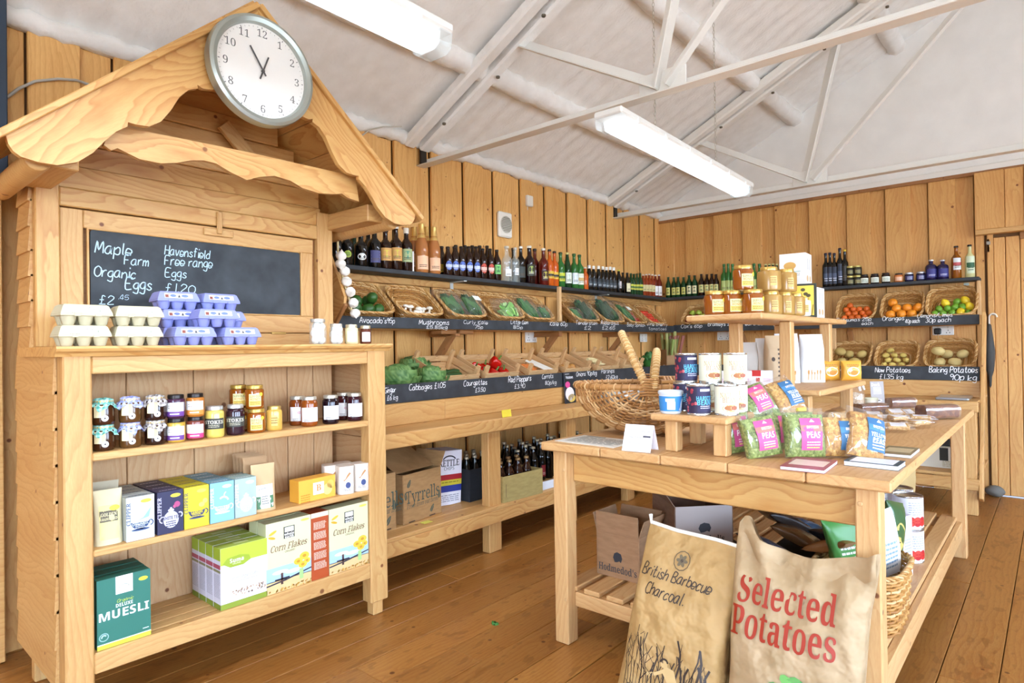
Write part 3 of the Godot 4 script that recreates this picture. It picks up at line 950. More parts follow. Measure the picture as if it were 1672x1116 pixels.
	for s in [-1.0, 1.0]:
		var en := Vector2(-5.103 + s * 0.79, 1.902)
		var d := (en - ap).normalized()
		var nn: Vector2 = Vector2(-d.y, d.x) * (-s)
		if nn.y < 0: nn = -nn
		var ln := ap.distance_to(en) + 0.05
		for j in 7:
			var cc: Vector2 = ap + d * (ln * (j + 0.5) / 7.0) + nn * 0.012
			mi(c, "roof_board", bx(0.7, 0.02, ln / 7.0 - 0.002, 0.002), wood("show" if j % 2 else "cab", (j * 3) % 8), Vector3(cc.x, cc.y, 0.6), Basis(Vector3(0, 0, 1), Vector3(nn.x, nn.y, 0), Vector3(d.x, d.y, 0) * 1.0) if s > 0 else Basis(Vector3(0, 0, 1), Vector3(nn.x, nn.y, 0), Vector3(d.x, d.y, 0)))
		# eaves purlin with rounded end
		var pb := MB.new()
		pb.lathe([[0.0, 0.0], [0.02, 0.0], [0.034, 0.008], [0.038, 0.02], [0.038, 0.55]], 14)
		mi(c, "purlin", pb.mesh(), wood("cab", 2), Vector3(-5.103 + s * 0.70, 1.862, 0.9), Basis(Vector3.RIGHT, -PI / 2))
		plank(c, "eaves_beam", Vector3(-5.103 + s * 0.63 - 0.05, 1.855, 0.5), Vector3(-5.103 + s * 0.63 + 0.05, 1.935, 0.86), "cab", 5)
	mi(c, "brace", bx(0.24, 0.06, 0.025, 0.003), wood("cab", 2), Vector3(-4.975, 2.17, 0.54), Basis(Vector3(0, 0, 1), -0.8))
	# scalloped bargeboards
	var lo := [[12, 236], [20, 248], [32, 257], [60, 266], [92, 271], [125, 266], [150, 251], [170, 231], [188, 216], [206, 208], [207, 201], [221, 205], [241, 208], [261, 200], [276, 183], [291, 160], [306, 148], [321, 146], [320, 140], [329, 146], [345, 148], [365, 140], [382, 122], [398, 100], [410, 86]]
	var lp := PackedVector2Array()
	lp.append(Vector2(-5.103, 2.598))
	lp.append(Vector2(-5.893, 1.902))
	for q in lo:
		var w := onZ(q[0], q[1], 0.945)
		lp.append(Vector2(w.x, w.y))
	lp.append(Vector2(-5.103, 2.33))
	for s in [-1.0, 1.0]:
		var pp := PackedVector2Array()
		for q in lp: pp.append(Vector2((q.x + 5.103) * -s, q.y - 2.598))
		# rotate so that the grain runs along the slope
		var an := atan2(-0.696, 0.79 * s)
		var rp := PackedVector2Array()
		for q in pp: rp.append(q.rotated(-an))
		var bm := MB.new()
		bm.extrude(rp, -0.012, 0.012)
		mi(c, "bargeboard", bm.mesh(), wood("show", 4 if s < 0 else 0), Vector3(-5.103, 2.598, 0.945), Basis(Vector3(0, 0, 1), an))
		# capping strip along the top edge
		mi(c, "roof_edge", bx(1.1, 0.022, 0.05, 0.003), wood("show", 2), Vector3(-5.103, 2.598, 0.95) + Vector3(cos(an), sin(an), 0) * 0.545 + Vector3(-sin(an), cos(an), 0) * 0.011 * (1.0 if s > 0 else -1.0), Basis(Vector3(0, 0, 1), an))
	# wavy valance behind them
	var vlo := [[168, 238], [180, 247], [190, 243], [200, 248], [226, 261], [261, 268], [286, 267], [311, 263], [331, 263], [351, 268], [376, 283], [401, 295], [421, 290], [446, 288], [472, 296], [492, 308], [517, 316], [542, 318], [556, 317], [566, 324], [584, 330]]
	var vp := PackedVector2Array()
	for q in vlo:
		var w := onZ(q[0], q[1], 0.87)
		vp.append(Vector2(w.x + 5.1, w.y - 2.0))
	for q in [[578, 289], [396, 248], [198, 208], [176, 214]]:
		var w := onZ(q[0], q[1], 0.87)
		vp.append(Vector2(w.x + 5.1, w.y - 2.0))
	var vm := MB.new()
	vm.extrude(vp, -0.011, 0.011)
	mi(c, "valance", vm.mesh(), wood("show", 5), Vector3(-5.1, 2.0, 0.87))
	clock()
	cabinet_goods()

func lap(c: Node3D, a: Vector3, h: float, l: float, k: int, out: float) -> void:
	# a weatherboard: thin at the top, its lower edge standing out
	var p := PackedVector2Array([Vector2(0.0, 0.0), Vector2(0.0, -h), Vector2(-out, -h), Vector2(-out * 0.85, -h * 0.75), Vector2(-0.006, 0.0)])
	var m := MB.new()
	m.extrude(p, -l * 0.5, l * 0.5)
	# extruded along z; local x must run along the grain
	m.xform(Transform3D(Basis(Vector3(0, 0, -1), Vector3(0, 1, 0), Vector3(1, 0, 0)), Vector3.ZERO))
	mi(c, "weatherboard", m.mesh(), wood("cab", k), a + Vector3(0, 0, l * 0.5), Basis(Vector3(0, 0, 1), Vector3(0, 1, 0), Vector3(-1, 0, 0)))

func slate() -> StandardMaterial3D:
	if not mats.has("slate"):
		var m := StandardMaterial3D.new()
		m.albedo_texture = ntex(0.006, 31, Color("2b3034"), Color("454b4f"), 4)
		m.uv1_triplanar = true; m.uv1_scale = Vector3.ONE * 1.7
		m.roughness = 0.75
		mats["slate"] = m
	return mats["slate"]

func clock() -> void:
	var t := thing("wall_clock", "round silver-rimmed wall clock with white face hung on the gable peak", "clock", Vector3(-5.108, 2.335, 0.962))
	var R := 0.212
	var fw := Basis(Vector3.RIGHT, PI / 2)
	var m := MB.new()
	m.lathe([[0.0, 0.0], [R * 0.93, 0.0], [R, 0.012], [R, 0.038], [R * 0.985, 0.05], [R * 0.93, 0.056], [R * 0.86, 0.05], [R * 0.845, 0.036], [R * 0.82, 0.03]], 64)
	mi(t, "rim", m.mesh(), flat("aab2ac", 0.32, 0.75), Vector3.ZERO, fw)
	m = MB.new()
	m.lathe([[0.0, 0.034], [R * 0.84, 0.034]], 48)
	mi(t, "face", m.mesh(), flat("f4f4f0", 0.6), Vector3.ZERO, fw)
	var a := art()
	for h in 12:
		var an := PI / 2 - TAU * (h + 1) / 12.0
		a.txt(str(h + 1), cos(an) * 0.145, sin(an) * 0.147, 0.029, Color("44474a"), "serif", 1)
	for k in 60:
		var an := TAU * k / 60.0
		var d := Vector2(cos(an), sin(an))
		a.line([d * 0.166, d * (0.171 if k % 5 else 0.173)], 0.0012 if k % 5 else 0.003, Color("55585a"))
	mi(t, "numerals", a.mb.mesh(), printm(), Vector3(0, 0, 0.0342))
	var hm := PI / 2 + 0.56
	for q in [["minute_hand", hm, 0.098, 0.007, 0.02], ["hour_hand", PI / 2 - 0.36, 0.066, 0.006, 0.036]]:
		mi(t, q[0], bx(q[2] + q[4], q[3], 0.0015, 0.0004), flat("2c3034", 0.5), Vector3(cos(q[1]), sin(q[1]), 0) * (q[2] - q[4]) * 0.5 + Vector3(0, 0, 0.037 + (0.002 if q[0] == "hour_hand" else 0.004)), Basis(Vector3(0, 0, 1), q[1]))
	m = MB.new()
	m.lathe([[0.0, 0.0], [0.006, 0.0], [0.006, 0.008], [0.0, 0.009]], 14)
	mi(t, "hub", m.mesh(), flat("2c3034", 0.4), Vector3(0, 0, 0.035), fw)
	m = MB.new()
	m.lathe([[0.0, 0.049], [R * 0.5, 0.0485], [R * 0.85, 0.047]], 40)
	mi(t, "glass", m.mesh(), glassy("ffffff", 0.04, 0.02), Vector3.ZERO, fw)

# ---------------------------------------------------------------- stepped produce shelving on both walls
func shelving() -> void:
	var bk := blackboard()
	# ---- left wall
	var s := thing("produce_shelving", "stepped pine produce shelving with black price boards along the left wall", "shelving")
	mi(s, "top_shelf", bx(4.36, 0.027, 0.17, 0.003), bk, Vector3(-2.18, 1.7285, 0.112))
	plank(s, "shelf_batten", Vector3(-4.36, 1.668, 0.024), Vector3(-0.02, 1.714, 0.05), "bench2", 3)
	for xx in [-3.22, -1.36]:
		mi(s, "bracket", bx(0.03, 0.14, 0.006, 0.001), flat("cfd2cf", 0.4, 0.3), Vector3(xx, 1.64, 0.055))
		mi(s, "bracket", bx(0.03, 0.006, 0.15, 0.001), flat("cfd2cf", 0.4, 0.3), Vector3(xx, 1.711, 0.12))
	plank(s, "middle_shelf", Vector3(-4.36, 1.362, 0.026), Vector3(-0.03, 1.382, 0.33), "bench", 2)
	price_board(s, Vector3(-4.36, 1.364, 0.33), Vector3(-0.345, 1.432, 0.345), "z", [["Avocado's", 587, 527, 631, 527, 9.0], ["95p", 632, 528, 644, 529, 8.0], ["Mushrooms", 684, 530, 733, 530, 8.0], ["£5.85kg", 696, 537, 730, 537, 5.5], ["Curly Kale", 757, 529, 796, 529, 6.0], ["75p", 775, 537, 788, 537, 6.0], ["Little Gem", 834, 529, 862, 529, 6.0], ["85p", 838, 537, 853, 537, 5.5], ["Kale 60p", 898, 532, 926, 532, 7.0], ["Tenderstem", 940, 530, 975, 530, 6.0], ["£2", 954, 538, 965, 538, 5.5], ["Asparagus", 981, 530, 1010, 530, 6.5], ["£2.65", 983, 538, 1004, 538, 5.5], ["Baby Spinach", 1024, 533, 1053, 533, 5.5], ["Vine cherry", 1056, 532, 1090, 532, 5.5], ["tomatoes", 1059, 539, 1088, 539, 4.5]])
	plank(s, "divider_post", Vector3(-2.30, 1.44, 0.30), Vector3(-2.27, 1.72, 0.33), "crate", 2)
	for xx in [-3.4, -2.25, -1.2]:
		plank(s, "bracket_arm", Vector3(xx - 0.02, 1.32, 0.03), Vector3(xx + 0.02, 1.362, 0.3), "dark", 3)
		mi(s, "bracket_brace", bx(0.32, 0.045, 0.04, 0.003), wood("dark", 1), Vector3(xx, 1.22, 0.14), Basis(Vector3(0, 0.74, 0.67), Vector3(0, 0.67, -0.74), Vector3(-1, 0, 0)))
	plank(s, "bracket_arm", Vector3(-3.55, 1.335, 0.20), Vector3(-3.25, 1.362, 0.3), "dark", 5)
	# sloped lower display
	mi(s, "lower_shelf", bx(4.3, 0.018, 0.5, 0.002), wood("bench", 5), Vector3(-2.2, 0.965, 0.262), Basis(Vector3.RIGHT, 0.16))
	price_board(s, Vector3(-4.36, 0.937, 0.5), Vector3(-0.52, 1.043, 0.516), "z", [["Ginger", 628, 642, 646, 640, 9.0], ["£6 kg", 632, 654, 649, 653, 7.5], ["Cabbages £1.05", 668, 638, 727, 633, 9.0], ["Courgettes", 757, 631, 795, 629, 8.5], ["£3.50", 776, 641, 792, 639, 7.0], ["Red Peppers", 830, 625, 867, 622, 9.0], ["£3.90", 840, 635, 857, 633, 7.0], ["Carrots", 885, 619, 903, 618, 7.0], ["80p/kg", 890, 629, 908, 627, 6.0], ["Onions 90p/kg", 941, 615, 974, 612, 7.0], ["Parsnips", 982, 610, 1003, 609, 7.0], ["£2.60kg", 989, 620, 1008, 618, 6.0]])
	plank(s, "riser_board", Vector3(-4.36, 0.81, 0.49), Vector3(-3.72, 0.936, 0.51), "bench", 1)
	plank(s, "riser_board", Vector3(-3.72, 0.81, 0.488), Vector3(-0.52, 0.936, 0.508), "bench", 6)
	# bench
	plank(s, "bench_top", Vector3(-4.4, 0.785, 0.03), Vector3(-0.4, 0.81, 0.75), "bench", 4)
	plank(s, "front_rail", Vector3(-4.4, 0.733, 0.728), Vector3(-0.75, 0.809, 0.758), "bench2", 0, 0.005)
	for xx in [-4.38, -3.573, -2.774, -1.975, -1.175]:
		if xx > -4.0: plank(s, "post", Vector3(xx, 0.001, 0.665), Vector3(xx + 0.11, 0.785, 0.727), "bench", int(xx * -10) % 8, 0.004)
		plank(s, "back_post", Vector3(xx, 0.001, 0.05), Vector3(xx + 0.06, 0.785, 0.11), "bench", int(xx * -10) % 8, 0.004)
	plank(s, "lower_rail", Vector3(-4.4, 0.183, 0.728), Vector3(-0.75, 0.262, 0.757), "bench2", 3, 0.005)
	for i in 6: plank(s, "bottom_slat", Vector3(-4.4, 0.262, 0.06 + i * 0.117), Vector3(-0.76, 0.284, 0.06 + i * 0.117 + 0.113), "bench", i, 0.003)
	# shaped end cheek
	var ck := MB.new()
	ck.extrude(PackedVector2Array([Vector2(0.024, 1.44), Vector2(0.345, 1.395), Vector2(0.44, 1.49), Vector2(0.446, 1.525), Vector2(0.30, 1.79), Vector2(0.024, 1.79)]), -0.008, 0.008)
	mi(s, "end_cheek", ck.mesh(), wood("bench2", 1), Vector3(-4.372, 0, 0), Basis(Vector3(0, 0, 1), Vector3(0, 1, 0), Vector3(-1, 0, 0)))
	mi(s, "cheek_edge", bx(0.14, 0.02, 0.02, 0.003), wood("dark", 4), Vector3(-4.372, 1.437, 0.4), Basis(Vector3(0, 0.72, 0.69), Vector3(0, 0.69, -0.72), Vector3(-1, 0, 0)))
	# ---- back wall
	var b := thing("end_produce_shelving", "stepped pine produce shelving with black price boards on the end wall by the door", "shelving")
	mi(b, "top_shelf", bx(0.17, 0.027, 2.66, 0.003), bk, Vector3(-0.112, 1.7285, 1.535))
	for zz in [2.77, 1.3]:
		mi(b, "bracket", bx(0.006, 0.1, 0.035, 0.001), flat("a9b3ab", 0.4, 0.3), Vector3(-0.05, 1.66, zz))
	plank(b, "middle_shelf", Vector3(-0.33, 1.362, 0.345), Vector3(-0.026, 1.382, 2.87), "bench", 3)
	price_board(b, Vector3(-0.345, 1.364, 0.33), Vector3(-0.33, 1.440, 2.872), "x", [["Cox's 65p", 1112, 536, 1146, 535, 5.5], ["Bramleys £2.20", 1156, 533, 1206, 532, 6.5], ["Pears £2.90kg", 1212, 532, 1267, 530, 7.0], ["Satsumas 25p", 1366, 526, 1422, 524, 5.5], ["each", 1407, 531, 1425, 530, 5.0], ["Oranges", 1441, 524, 1476, 522, 7.0], ["40p each", 1478, 528, 1501, 527, 6.5], ["Lemons/Limes", 1498, 519, 1555, 517, 6.0], ["30p each", 1511, 527, 1552, 525, 7.0]])
	plank(b, "divider_post", Vector3(-0.33, 1.18, 1.83), Vector3(-0.30, 1.37, 1.86), "crate", 3)
	for zz in [1.0, 1.95]:
		mi(b, "bracket_brace", bx(0.32, 0.045, 0.04, 0.003), wood("dark", 2), Vector3(-0.14, 1.22, zz), Basis(Vector3(-0.67, 0.74, 0), Vector3(0.74, 0.67, 0), Vector3(0, 0, -1)))
	mi(b, "lower_shelf", bx(2.36, 0.018, 0.5, 0.002), wood("bench", 5), Vector3(-0.262, 0.965, 1.7), Basis(Vector3(0, 0, 1), Vector3(0.16, 0.987, 0), Vector3(-0.987, 0.16, 0)))
	price_board(b, Vector3(-0.516, 0.937, 0.5), Vector3(-0.5, 1.043, 2.88), "x", [["£1.50 Rhubarb", 1076, 603, 1113, 603, 6.0], ["Potatoes", 1360, 606, 1392, 606, 6.5], ["80p kg", 1374, 617, 1398, 617, 7.0], ["New Potatoes", 1429, 608, 1486, 609, 8.0], ["£1.35 kg", 1436, 619, 1474, 620, 7.5], ["Baking Potatoes", 1517, 608, 1596, 611, 9.0], ["90p kg", 1551, 621, 1594, 622, 9.5]])
	plank(b, "riser_board", Vector3(-0.51, 0.81, 0.5), Vector3(-0.49, 0.936, 2.88), "bench", 2)
	plank(b, "bench_top", Vector3(-0.868, 0.785, 0.78), Vector3(-0.03, 0.81, 2.89), "bench", 6)
	plank(b, "front_rail", Vector3(-0.875, 0.733, 0.78), Vector3(-0.845, 0.809, 2.895), "bench", 1, 0.005)
	for zz in [0.8, 1.5, 2.2, 2.78]:
		plank(b, "post", Vector3(-0.845, 0.001, zz), Vector3(-0.785, 0.785, zz + 0.1), "bench", int(zz * 10) % 8, 0.004)
	plank(b, "lower_rail", Vector3(-0.875, 0.183, 0.78), Vector3(-0.845, 0.262, 2.895), "bench", 4, 0.005)
	for i in 6: plank(b, "bottom_slat", Vector3(-0.05 - i * 0.13, 0.262, 0.79), Vector3(-0.05 - i * 0.13 - 0.126, 0.284, 2.89), "bench", i, 0.003)
	# end uprights by the door
	plank(b, "end_upright", Vector3(-0.17, 1.441, 2.845), Vector3(-0.14, 1.714, 2.872), "crate", 1)
	mi(b, "end_upright", bx(1.42, 0.1, 0.025, 0.004), wood("bench", 7), Vector3(-0.6, 0.78, 2.902), Basis(Vector3(-0.37, -0.929, 0).normalized(), Vector3(0.929, -0.37, 0).normalized(), Vector3(0, 0, 1)))

func blackboard() -> StandardMaterial3D:
	if not mats.has("blackboard"):
		var m := StandardMaterial3D.new()
		m.albedo_texture = ntex(0.01, 37, Color("24282c"), Color("383d42"), 4)
		m.uv1_triplanar = true; m.uv1_scale = Vector3.ONE * 1.3
		m.roughness = 0.62
		mats["blackboard"] = m
	return mats["blackboard"]

func price_board(s: Node3D, a: Vector3, b: Vector3, plane: String, lines: Array) -> void:
	var c := (a + b) * 0.5
	var sz := b - a
	var o := mi(s, "price_board", bx(sz.x, sz.y, sz.z, 0.003), blackboard(), c)
	var face := b.z if plane == "z" else a.x
	for q in lines:
		var ar := art()
		chalk(ar, q[0], q[1], q[2], q[3], q[4], q[5], plane, face, c, "f2f4f2", 0.105)
		if plane == "z": mi(o, "chalk_writing", ar.mb.mesh(), chalkm(), Vector3(0, 0, sz.z * 0.5))
		else: mi(o, "chalk_writing", ar.mb.mesh(), chalkm(), Vector3(-sz.x * 0.5, 0, 0), Basis(Vector3(0, 0, 1), Vector3(0, 1, 0), Vector3(-1, 0, 0)))

# ================================================================ goods: builders
var mc := {}   # mesh cache
func cached(key: String, fn: Callable) -> Mesh:
	if not mc.has(key): mc[key] = fn.call()
	return mc[key]
func lathe_mesh(key: String, prof: Array, seg := 16, sq := 0.0) -> Mesh:
	return cached(key, func():
		var m := MB.new()
		m.lathe(prof, seg, Transform3D.IDENTITY, sq)
		return m.mesh())

# ---- bottles: [body profile] by kind; neck closed by a cap or foil
func bottle_prof(kind: String, R: float, h: float) -> Array:
	match kind:
		"beer": return [[0.0, 0.002], [R * 0.9, 0.0], [R, 0.006], [R, h * 0.60], [R * 0.93, h * 0.66], [R * 0.62, h * 0.76], [R * 0.42, h * 0.84], [R * 0.38, h * 0.95], [R * 0.42, h * 0.955], [R * 0.42, h * 0.975], [0.0, h * 0.976]]
		"wine": return [[0.0, 0.002], [R * 0.9, 0.0], [R, 0.006], [R, h * 0.58], [R * 0.93, h * 0.64], [R * 0.6, h * 0.70], [R * 0.39, h * 0.75], [R * 0.36, h * 0.93], [R * 0.40, h * 0.94], [R * 0.40, h * 0.975], [0.0, h * 0.976]]
		"champ": return [[0.0, 0.002], [R * 0.9, 0.0], [R, 0.008], [R, h * 0.50], [R * 0.92, h * 0.58], [R * 0.66, h * 0.70], [R * 0.45, h * 0.82], [R * 0.36, h * 0.93], [R * 0.42, h * 0.94], [R * 0.42, h * 0.97], [0.0, h * 0.971]]
		"squat": return [[0.0, 0.002], [R * 0.9, 0.0], [R, 0.006], [R, h * 0.60], [R * 0.96, h * 0.68], [R * 0.7, h * 0.76], [R * 0.36, h * 0.80], [R * 0.34, h * 0.92], [0.0, h * 0.93]]
		_: return [[0.0, 0.002], [R * 0.9, 0.0], [R, 0.006], [R, h * 0.68], [R * 0.9, h * 0.74], [R * 0.5, h * 0.84], [R * 0.42, h * 0.94], [0.0, h * 0.945]]
func bottle(at: Vector3, turn: float, kind: String, R: float, h: float, glass: Material, cap: String, lab: Dictionary, text: String, group: String) -> Node3D:
	h = snappedf(h, 0.008)
	var t := thing("bottle", text, "bottle", at, turn, group)
	mi(t, "glass", lathe_mesh("b%s%.3f%.3f" % [kind, R, h], bottle_prof(kind, R, h), 16), glass)
	var fr := 0.36 if kind != "squat" else 0.34
	var foil: bool = lab.get("foil", false)
	var c0 := h * (0.70 if foil else 0.94)
	var pr := [[R * 0.66 + 0.001, c0], [R * 0.5, h * 0.79], [R * 0.4 + 0.001, h * 0.9], [R * 0.46, h * 0.95], [R * 0.46, h * 0.99], [R * 0.3, h], [0.0, h]] if foil else [[R * (fr + 0.09), c0 - h * (0.07 if lab.get("long", false) else 0.0)], [R * (fr + 0.1), h * 0.985], [R * (fr + 0.04), h], [0.0, h]]
	mi(t, "foil" if foil else "cap", lathe_mesh("c%s%.3f%.3f%s%s" % [kind, R, h, foil, lab.get("long", false)], pr, 14), flat(cap, 0.35, 0.5 if foil else 0.2))
	if lab.has("c"):
		var lh: float = lab.get("h", 0.3) * h
		var ly: float = lab.get("y", 0.14) * h
		var lw: float = lab.get("w", 1.7) * R
		var key := "l%s%.3f%.3f%s" % [kind, R, h, str(lab)]
		mi(t, "label", cached(key, func():
			var a := art(cyl(R + 0.0004))
			var shp: String = lab.get("s", "rect")
			if shp == "oval": a.ell(0, ly + lh * 0.5, lw * 0.5, lh * 0.5, Color(lab.c), 0.0, 22)
			else: a.rect(-lw * 0.5, ly, lw, lh, Color(lab.c))
			a.up()
			if lab.has("a"):
				match lab.get("as", "band"):
					"oval": a.ell(0, ly + lh * 0.55, lw * 0.36, lh * 0.3, Color(lab.a))
					"band": a.rect(-lw * 0.5, ly + lh * 0.35, lw, lh * 0.28, Color(lab.a))
					"flag":
						for q in 3: a.line([Vector2(-lw * 0.4, ly + lh * (0.1 + q * 0.24)), Vector2(lw * 0.4, ly + lh * (0.4 + q * 0.24))], lh * 0.1, Color(lab.a))
					"side": a.rect(0.0, ly, lw * 0.5, lh, Color(lab.a))
					_: a.rect(-lw * 0.3, ly + lh * 0.55, lw * 0.6, lh * 0.25, Color(lab.a))
			a.up()
			a.small(-lw * 0.32, ly + lh * 0.3, lw * 0.64, 2, lh * 0.12, Color(lab.get("p", "5a4a3a")), 3)
			return a.mb.mesh()), printm())
	return t

# ---- jars
func jar(at: Vector3, turn: float, R: float, h: float, fill: Material, lid: String, lab: Dictionary, text: String, group := "", sq := 0.0, called := "jar") -> Node3D:
	var t := thing(called, text, "jar", at, turn, group)
	var lh := 0.014 if h > 0.07 else 0.011
	mi(t, "glass", lathe_mesh("j%.3f%.3f%.1f" % [R, h, sq], [[0.0, 0.003], [R * 0.85, 0.0], [R * 0.97, 0.004], [R, 0.012], [R, h * 0.76], [R * 0.95, h * 0.82], [R * 0.8, h - lh - 0.002], [R * 0.8, h - lh], [0.0, h - lh]], 20 if sq == 0.0 else 24, sq), fill)
	if lid != "":
		mi(t, "lid", lathe_mesh("jl%.3f%.3f" % [R, h], [[R * 0.8, h - lh - 0.001], [R * 0.87, h - lh], [R * 0.88, h - 0.004], [R * 0.84, h], [R * 0.7, h - 0.001], [0.0, h - 0.001]], 20), flat(lid, 0.3, 0.6))
	if lab.has("draw"):
		var key := "jlab%.3f%.3f%s" % [R, h, lab.k]
		mi(t, "label", cached(key, func():
			var a := art(cyl(R * (1.0 if sq == 0.0 else 1.04) + 0.0006))
			lab.draw.call(a, R, h)
			return a.mb.mesh()), printm())
	return t
func cloth_top(t: Node3D, R: float, h: float, col: String, col2: String, sd: int) -> void:
	# gathered square of gingham over the lid
	var m := MB.new()
	var rg := RandomNumberGenerator.new()
	rg.seed = sd
	var ph := rg.randf() * 6.0
	m.surf(44, 7, func(u, w):
		var a: float = -u * TAU
		var rr: float
		var yy: float
		if w < 0.4:
			rr = R * 0.86 * w / 0.4; yy = h + 0.002 + 0.002 * sin(a * 3.0)
		elif w < 0.6:
			rr = R * 0.87; yy = h - (w - 0.4) * 0.06
		else:
			var f: float = (w - 0.6) / 0.4
			rr = R * (0.87 + 0.3 * f * (1.0 + 0.25 * sin(4.0 * a + ph))) + 0.004 * sin(11.0 * a + ph) * f
			yy = h - 0.012 - 0.018 * f * (1.0 + 0.5 * sin(4.0 * a + ph)) + 0.003 * sin(11.0 * a) * f
		return Vector3(cos(a) * rr, yy, sin(a) * rr))
	mi(t, "cloth_cover", m.mesh(), gingham(col, col2))
func gingham(a: String, b: String) -> StandardMaterial3D:
	var key := "ging" + a + b
	if not mats.has(key):
		var im := Image.create(16, 16, false, Image.FORMAT_RGB8)
		var mid := Color(a).lerp(Color(b), 0.5)
		im.fill(mid)
		im.fill_rect(Rect2i(0, 0, 8, 8), Color(a)); im.fill_rect(Rect2i(8, 8, 8, 8), Color(b))
		var m := StandardMaterial3D.new()
		m.albedo_texture = ImageTexture.create_from_image(im)
		m.uv1_triplanar = true; m.uv1_scale = Vector3.ONE * 70.0
		m.roughness = 0.95
		mats[key] = m
	return mats[key]

# ---- tins
func tin(at: Vector3, turn: float, R: float, h: float, side: Material, draw, key: String, text: String, group := "", called := "food_tin") -> Node3D:
	var t := thing(called, text, "tin", at, turn, group)
	mi(t, "wrapper", lathe_mesh("t%.3f%.3f" % [R, h], [[R, 0.006], [R, h - 0.006]], 28), side)
	mi(t, "rim", lathe_mesh("tr%.3f%.3f" % [R, h], [[0.0, h - 0.006], [R * 0.9, h - 0.006], [R * 0.93, h], [R * 1.02, h], [R * 1.03, h - 0.004], [R, h - 0.007]], 28), flat("c9c9c6", 0.25, 0.9))
	mi(t, "base_rim", lathe_mesh("tb%.3f" % R, [[R, 0.007], [R * 1.03, 0.004], [R * 1.02, 0.0], [0.0, 0.0]], 28), flat("c9c9c6", 0.25, 0.9))
	if draw != null:
		mi(t, "label", cached("tin" + key, func():
			var a := art(cyl(R + 0.0004))
			draw.call(a, R, h)
			return a.mb.mesh()), printm())
	return t

# ---- cartons with printed faces; origin at the bottom centre, front is +z
func carton(called: String, at: Vector3, turn: float, s: Vector3, m: Material, front, key: String, text: String, cat := "box", group := "", side = null, top = null) -> Node3D:
	var t := thing(called, text, cat, at, turn, group)
	mi(t, "box", bx(s.x, s.y, s.z, 0.0015), m, Vector3(0, s.y * 0.5, 0))
	if front != null:
		mi(t, "front_print", cached("cf" + key, func():
			var a := art()
			front.call(a, s.x, s.y)
			return a.mb.mesh()), printm(), Vector3(0, 0, s.z * 0.5))
	if side != null:
		mi(t, "side_print", cached("cs" + key, func():
			var a := art()
			side.call(a, s.z, s.y)
			return a.mb.mesh()), printm(), Vector3(-s.x * 0.5, 0, 0), Basis(Vector3(0, 0, 1), Vector3(0, 1, 0), Vector3(-1, 0, 0)))
	if top != null:
		mi(t, "top_print", cached("ct" + key, func():
			var a := art()
			top.call(a, s.x, s.z)
			return a.mb.mesh()), printm(), Vector3(0, s.y, 0), Basis(Vector3(1, 0, 0), Vector3(0, 0, -1), Vector3(0, 1, 0)))
	return t

# ---- flexible packs: a pillow standing on its base; fn gives half depth at height v and half width
func pack_point(u: float, v: float, w: float, h: float, d: float, kind: String, sd: float) -> Vector3:
	# u round the section (0 = right side, front at 0.25), v up
	var a := u * TAU
	var hw := w * 0.5
	var dp := d * 0.5
	match kind:
		"pouch":      # stand-up pouch: full base, flat top seal
			dp *= pow(maxf(0.0, 1.0 - v), 0.65) * 1.05 + 0.004
			hw *= 1.0 - 0.05 * sin(v * PI)
		"pillow":     # sealed both ends
			dp *= pow(maxf(0.0, sin(PI * clampf(v, 0.0, 1.0))), 0.55) + 0.003
			hw *= 1.0 - 0.10 * sin(v * PI)
		"bag":        # flat bottomed bag, bunched at top
			dp *= (1.0 - 0.12 * v) * (1.0 if v < 0.72 else maxf(0.03, 1.0 - (v - 0.72) / 0.28))
			hw *= 1.0 - 0.08 * v
		"sack":       # paper sack, full below, pressed flat at the stitched top
			dp *= (0.55 + 0.75 * v if v < 0.4 else 0.85 - 0.0 * v) * (1.0 if v < 0.55 else maxf(0.06, 1.0 - pow((v - 0.55) / 0.45, 1.3))) + 0.012
			hw *= 1.0 + 0.03 * sin(v * 7.0 + sd)
		"block": pass
	var e := 0.55 if kind != "pouch" else 0.7
	var cx := signf(cos(a)) * pow(absf(cos(a)), e)
	var cz := signf(sin(a)) * pow(absf(sin(a)), e)
	var cr := 0.012 * sin(a * 5.0 + v * 9.0 + sd) * sin(v * PI) + 0.008 * sin(a * 9.0 - v * 17.0 + sd * 2.0)
	return Vector3(cx * hw * (1.0 + cr * 0.5), v * h, cz * dp * (1.0 + cr * 4.0 * (1.0 if kind != "block" else 0.2)))
func pack_mesh(key: String, w: float, h: float, d: float, kind: String, sd := 0.0, v0 := 0.0, v1 := 1.0, nu := 28, nv := 14) -> Mesh:
	return cached("pk%s%.3f%.3f%.3f%s%.2f%.2f" % [key, w, h, d, kind, v0, v1], func():
		var m := MB.new()
		m.surf(nu, nv, func(u, v): return pack_point(1.0 - u, lerpf(v0, v1, v), w, h, d, kind, sd))
		# closed base and top
		for e in [v0, v1]:
			var c := m.vt(Vector3(0, e * h, 0), Vector3(0, -1 if e == v0 else 1, 0))
			for k in nu + 1: m.vt(pack_point(float(k) / nu, e, w, h, d, kind, sd), Vector3(0, -1 if e == v0 else 1, 0))
			for k in nu: m.tri(c, c + 1 + k, c + 2 + k)
		return m.mesh())
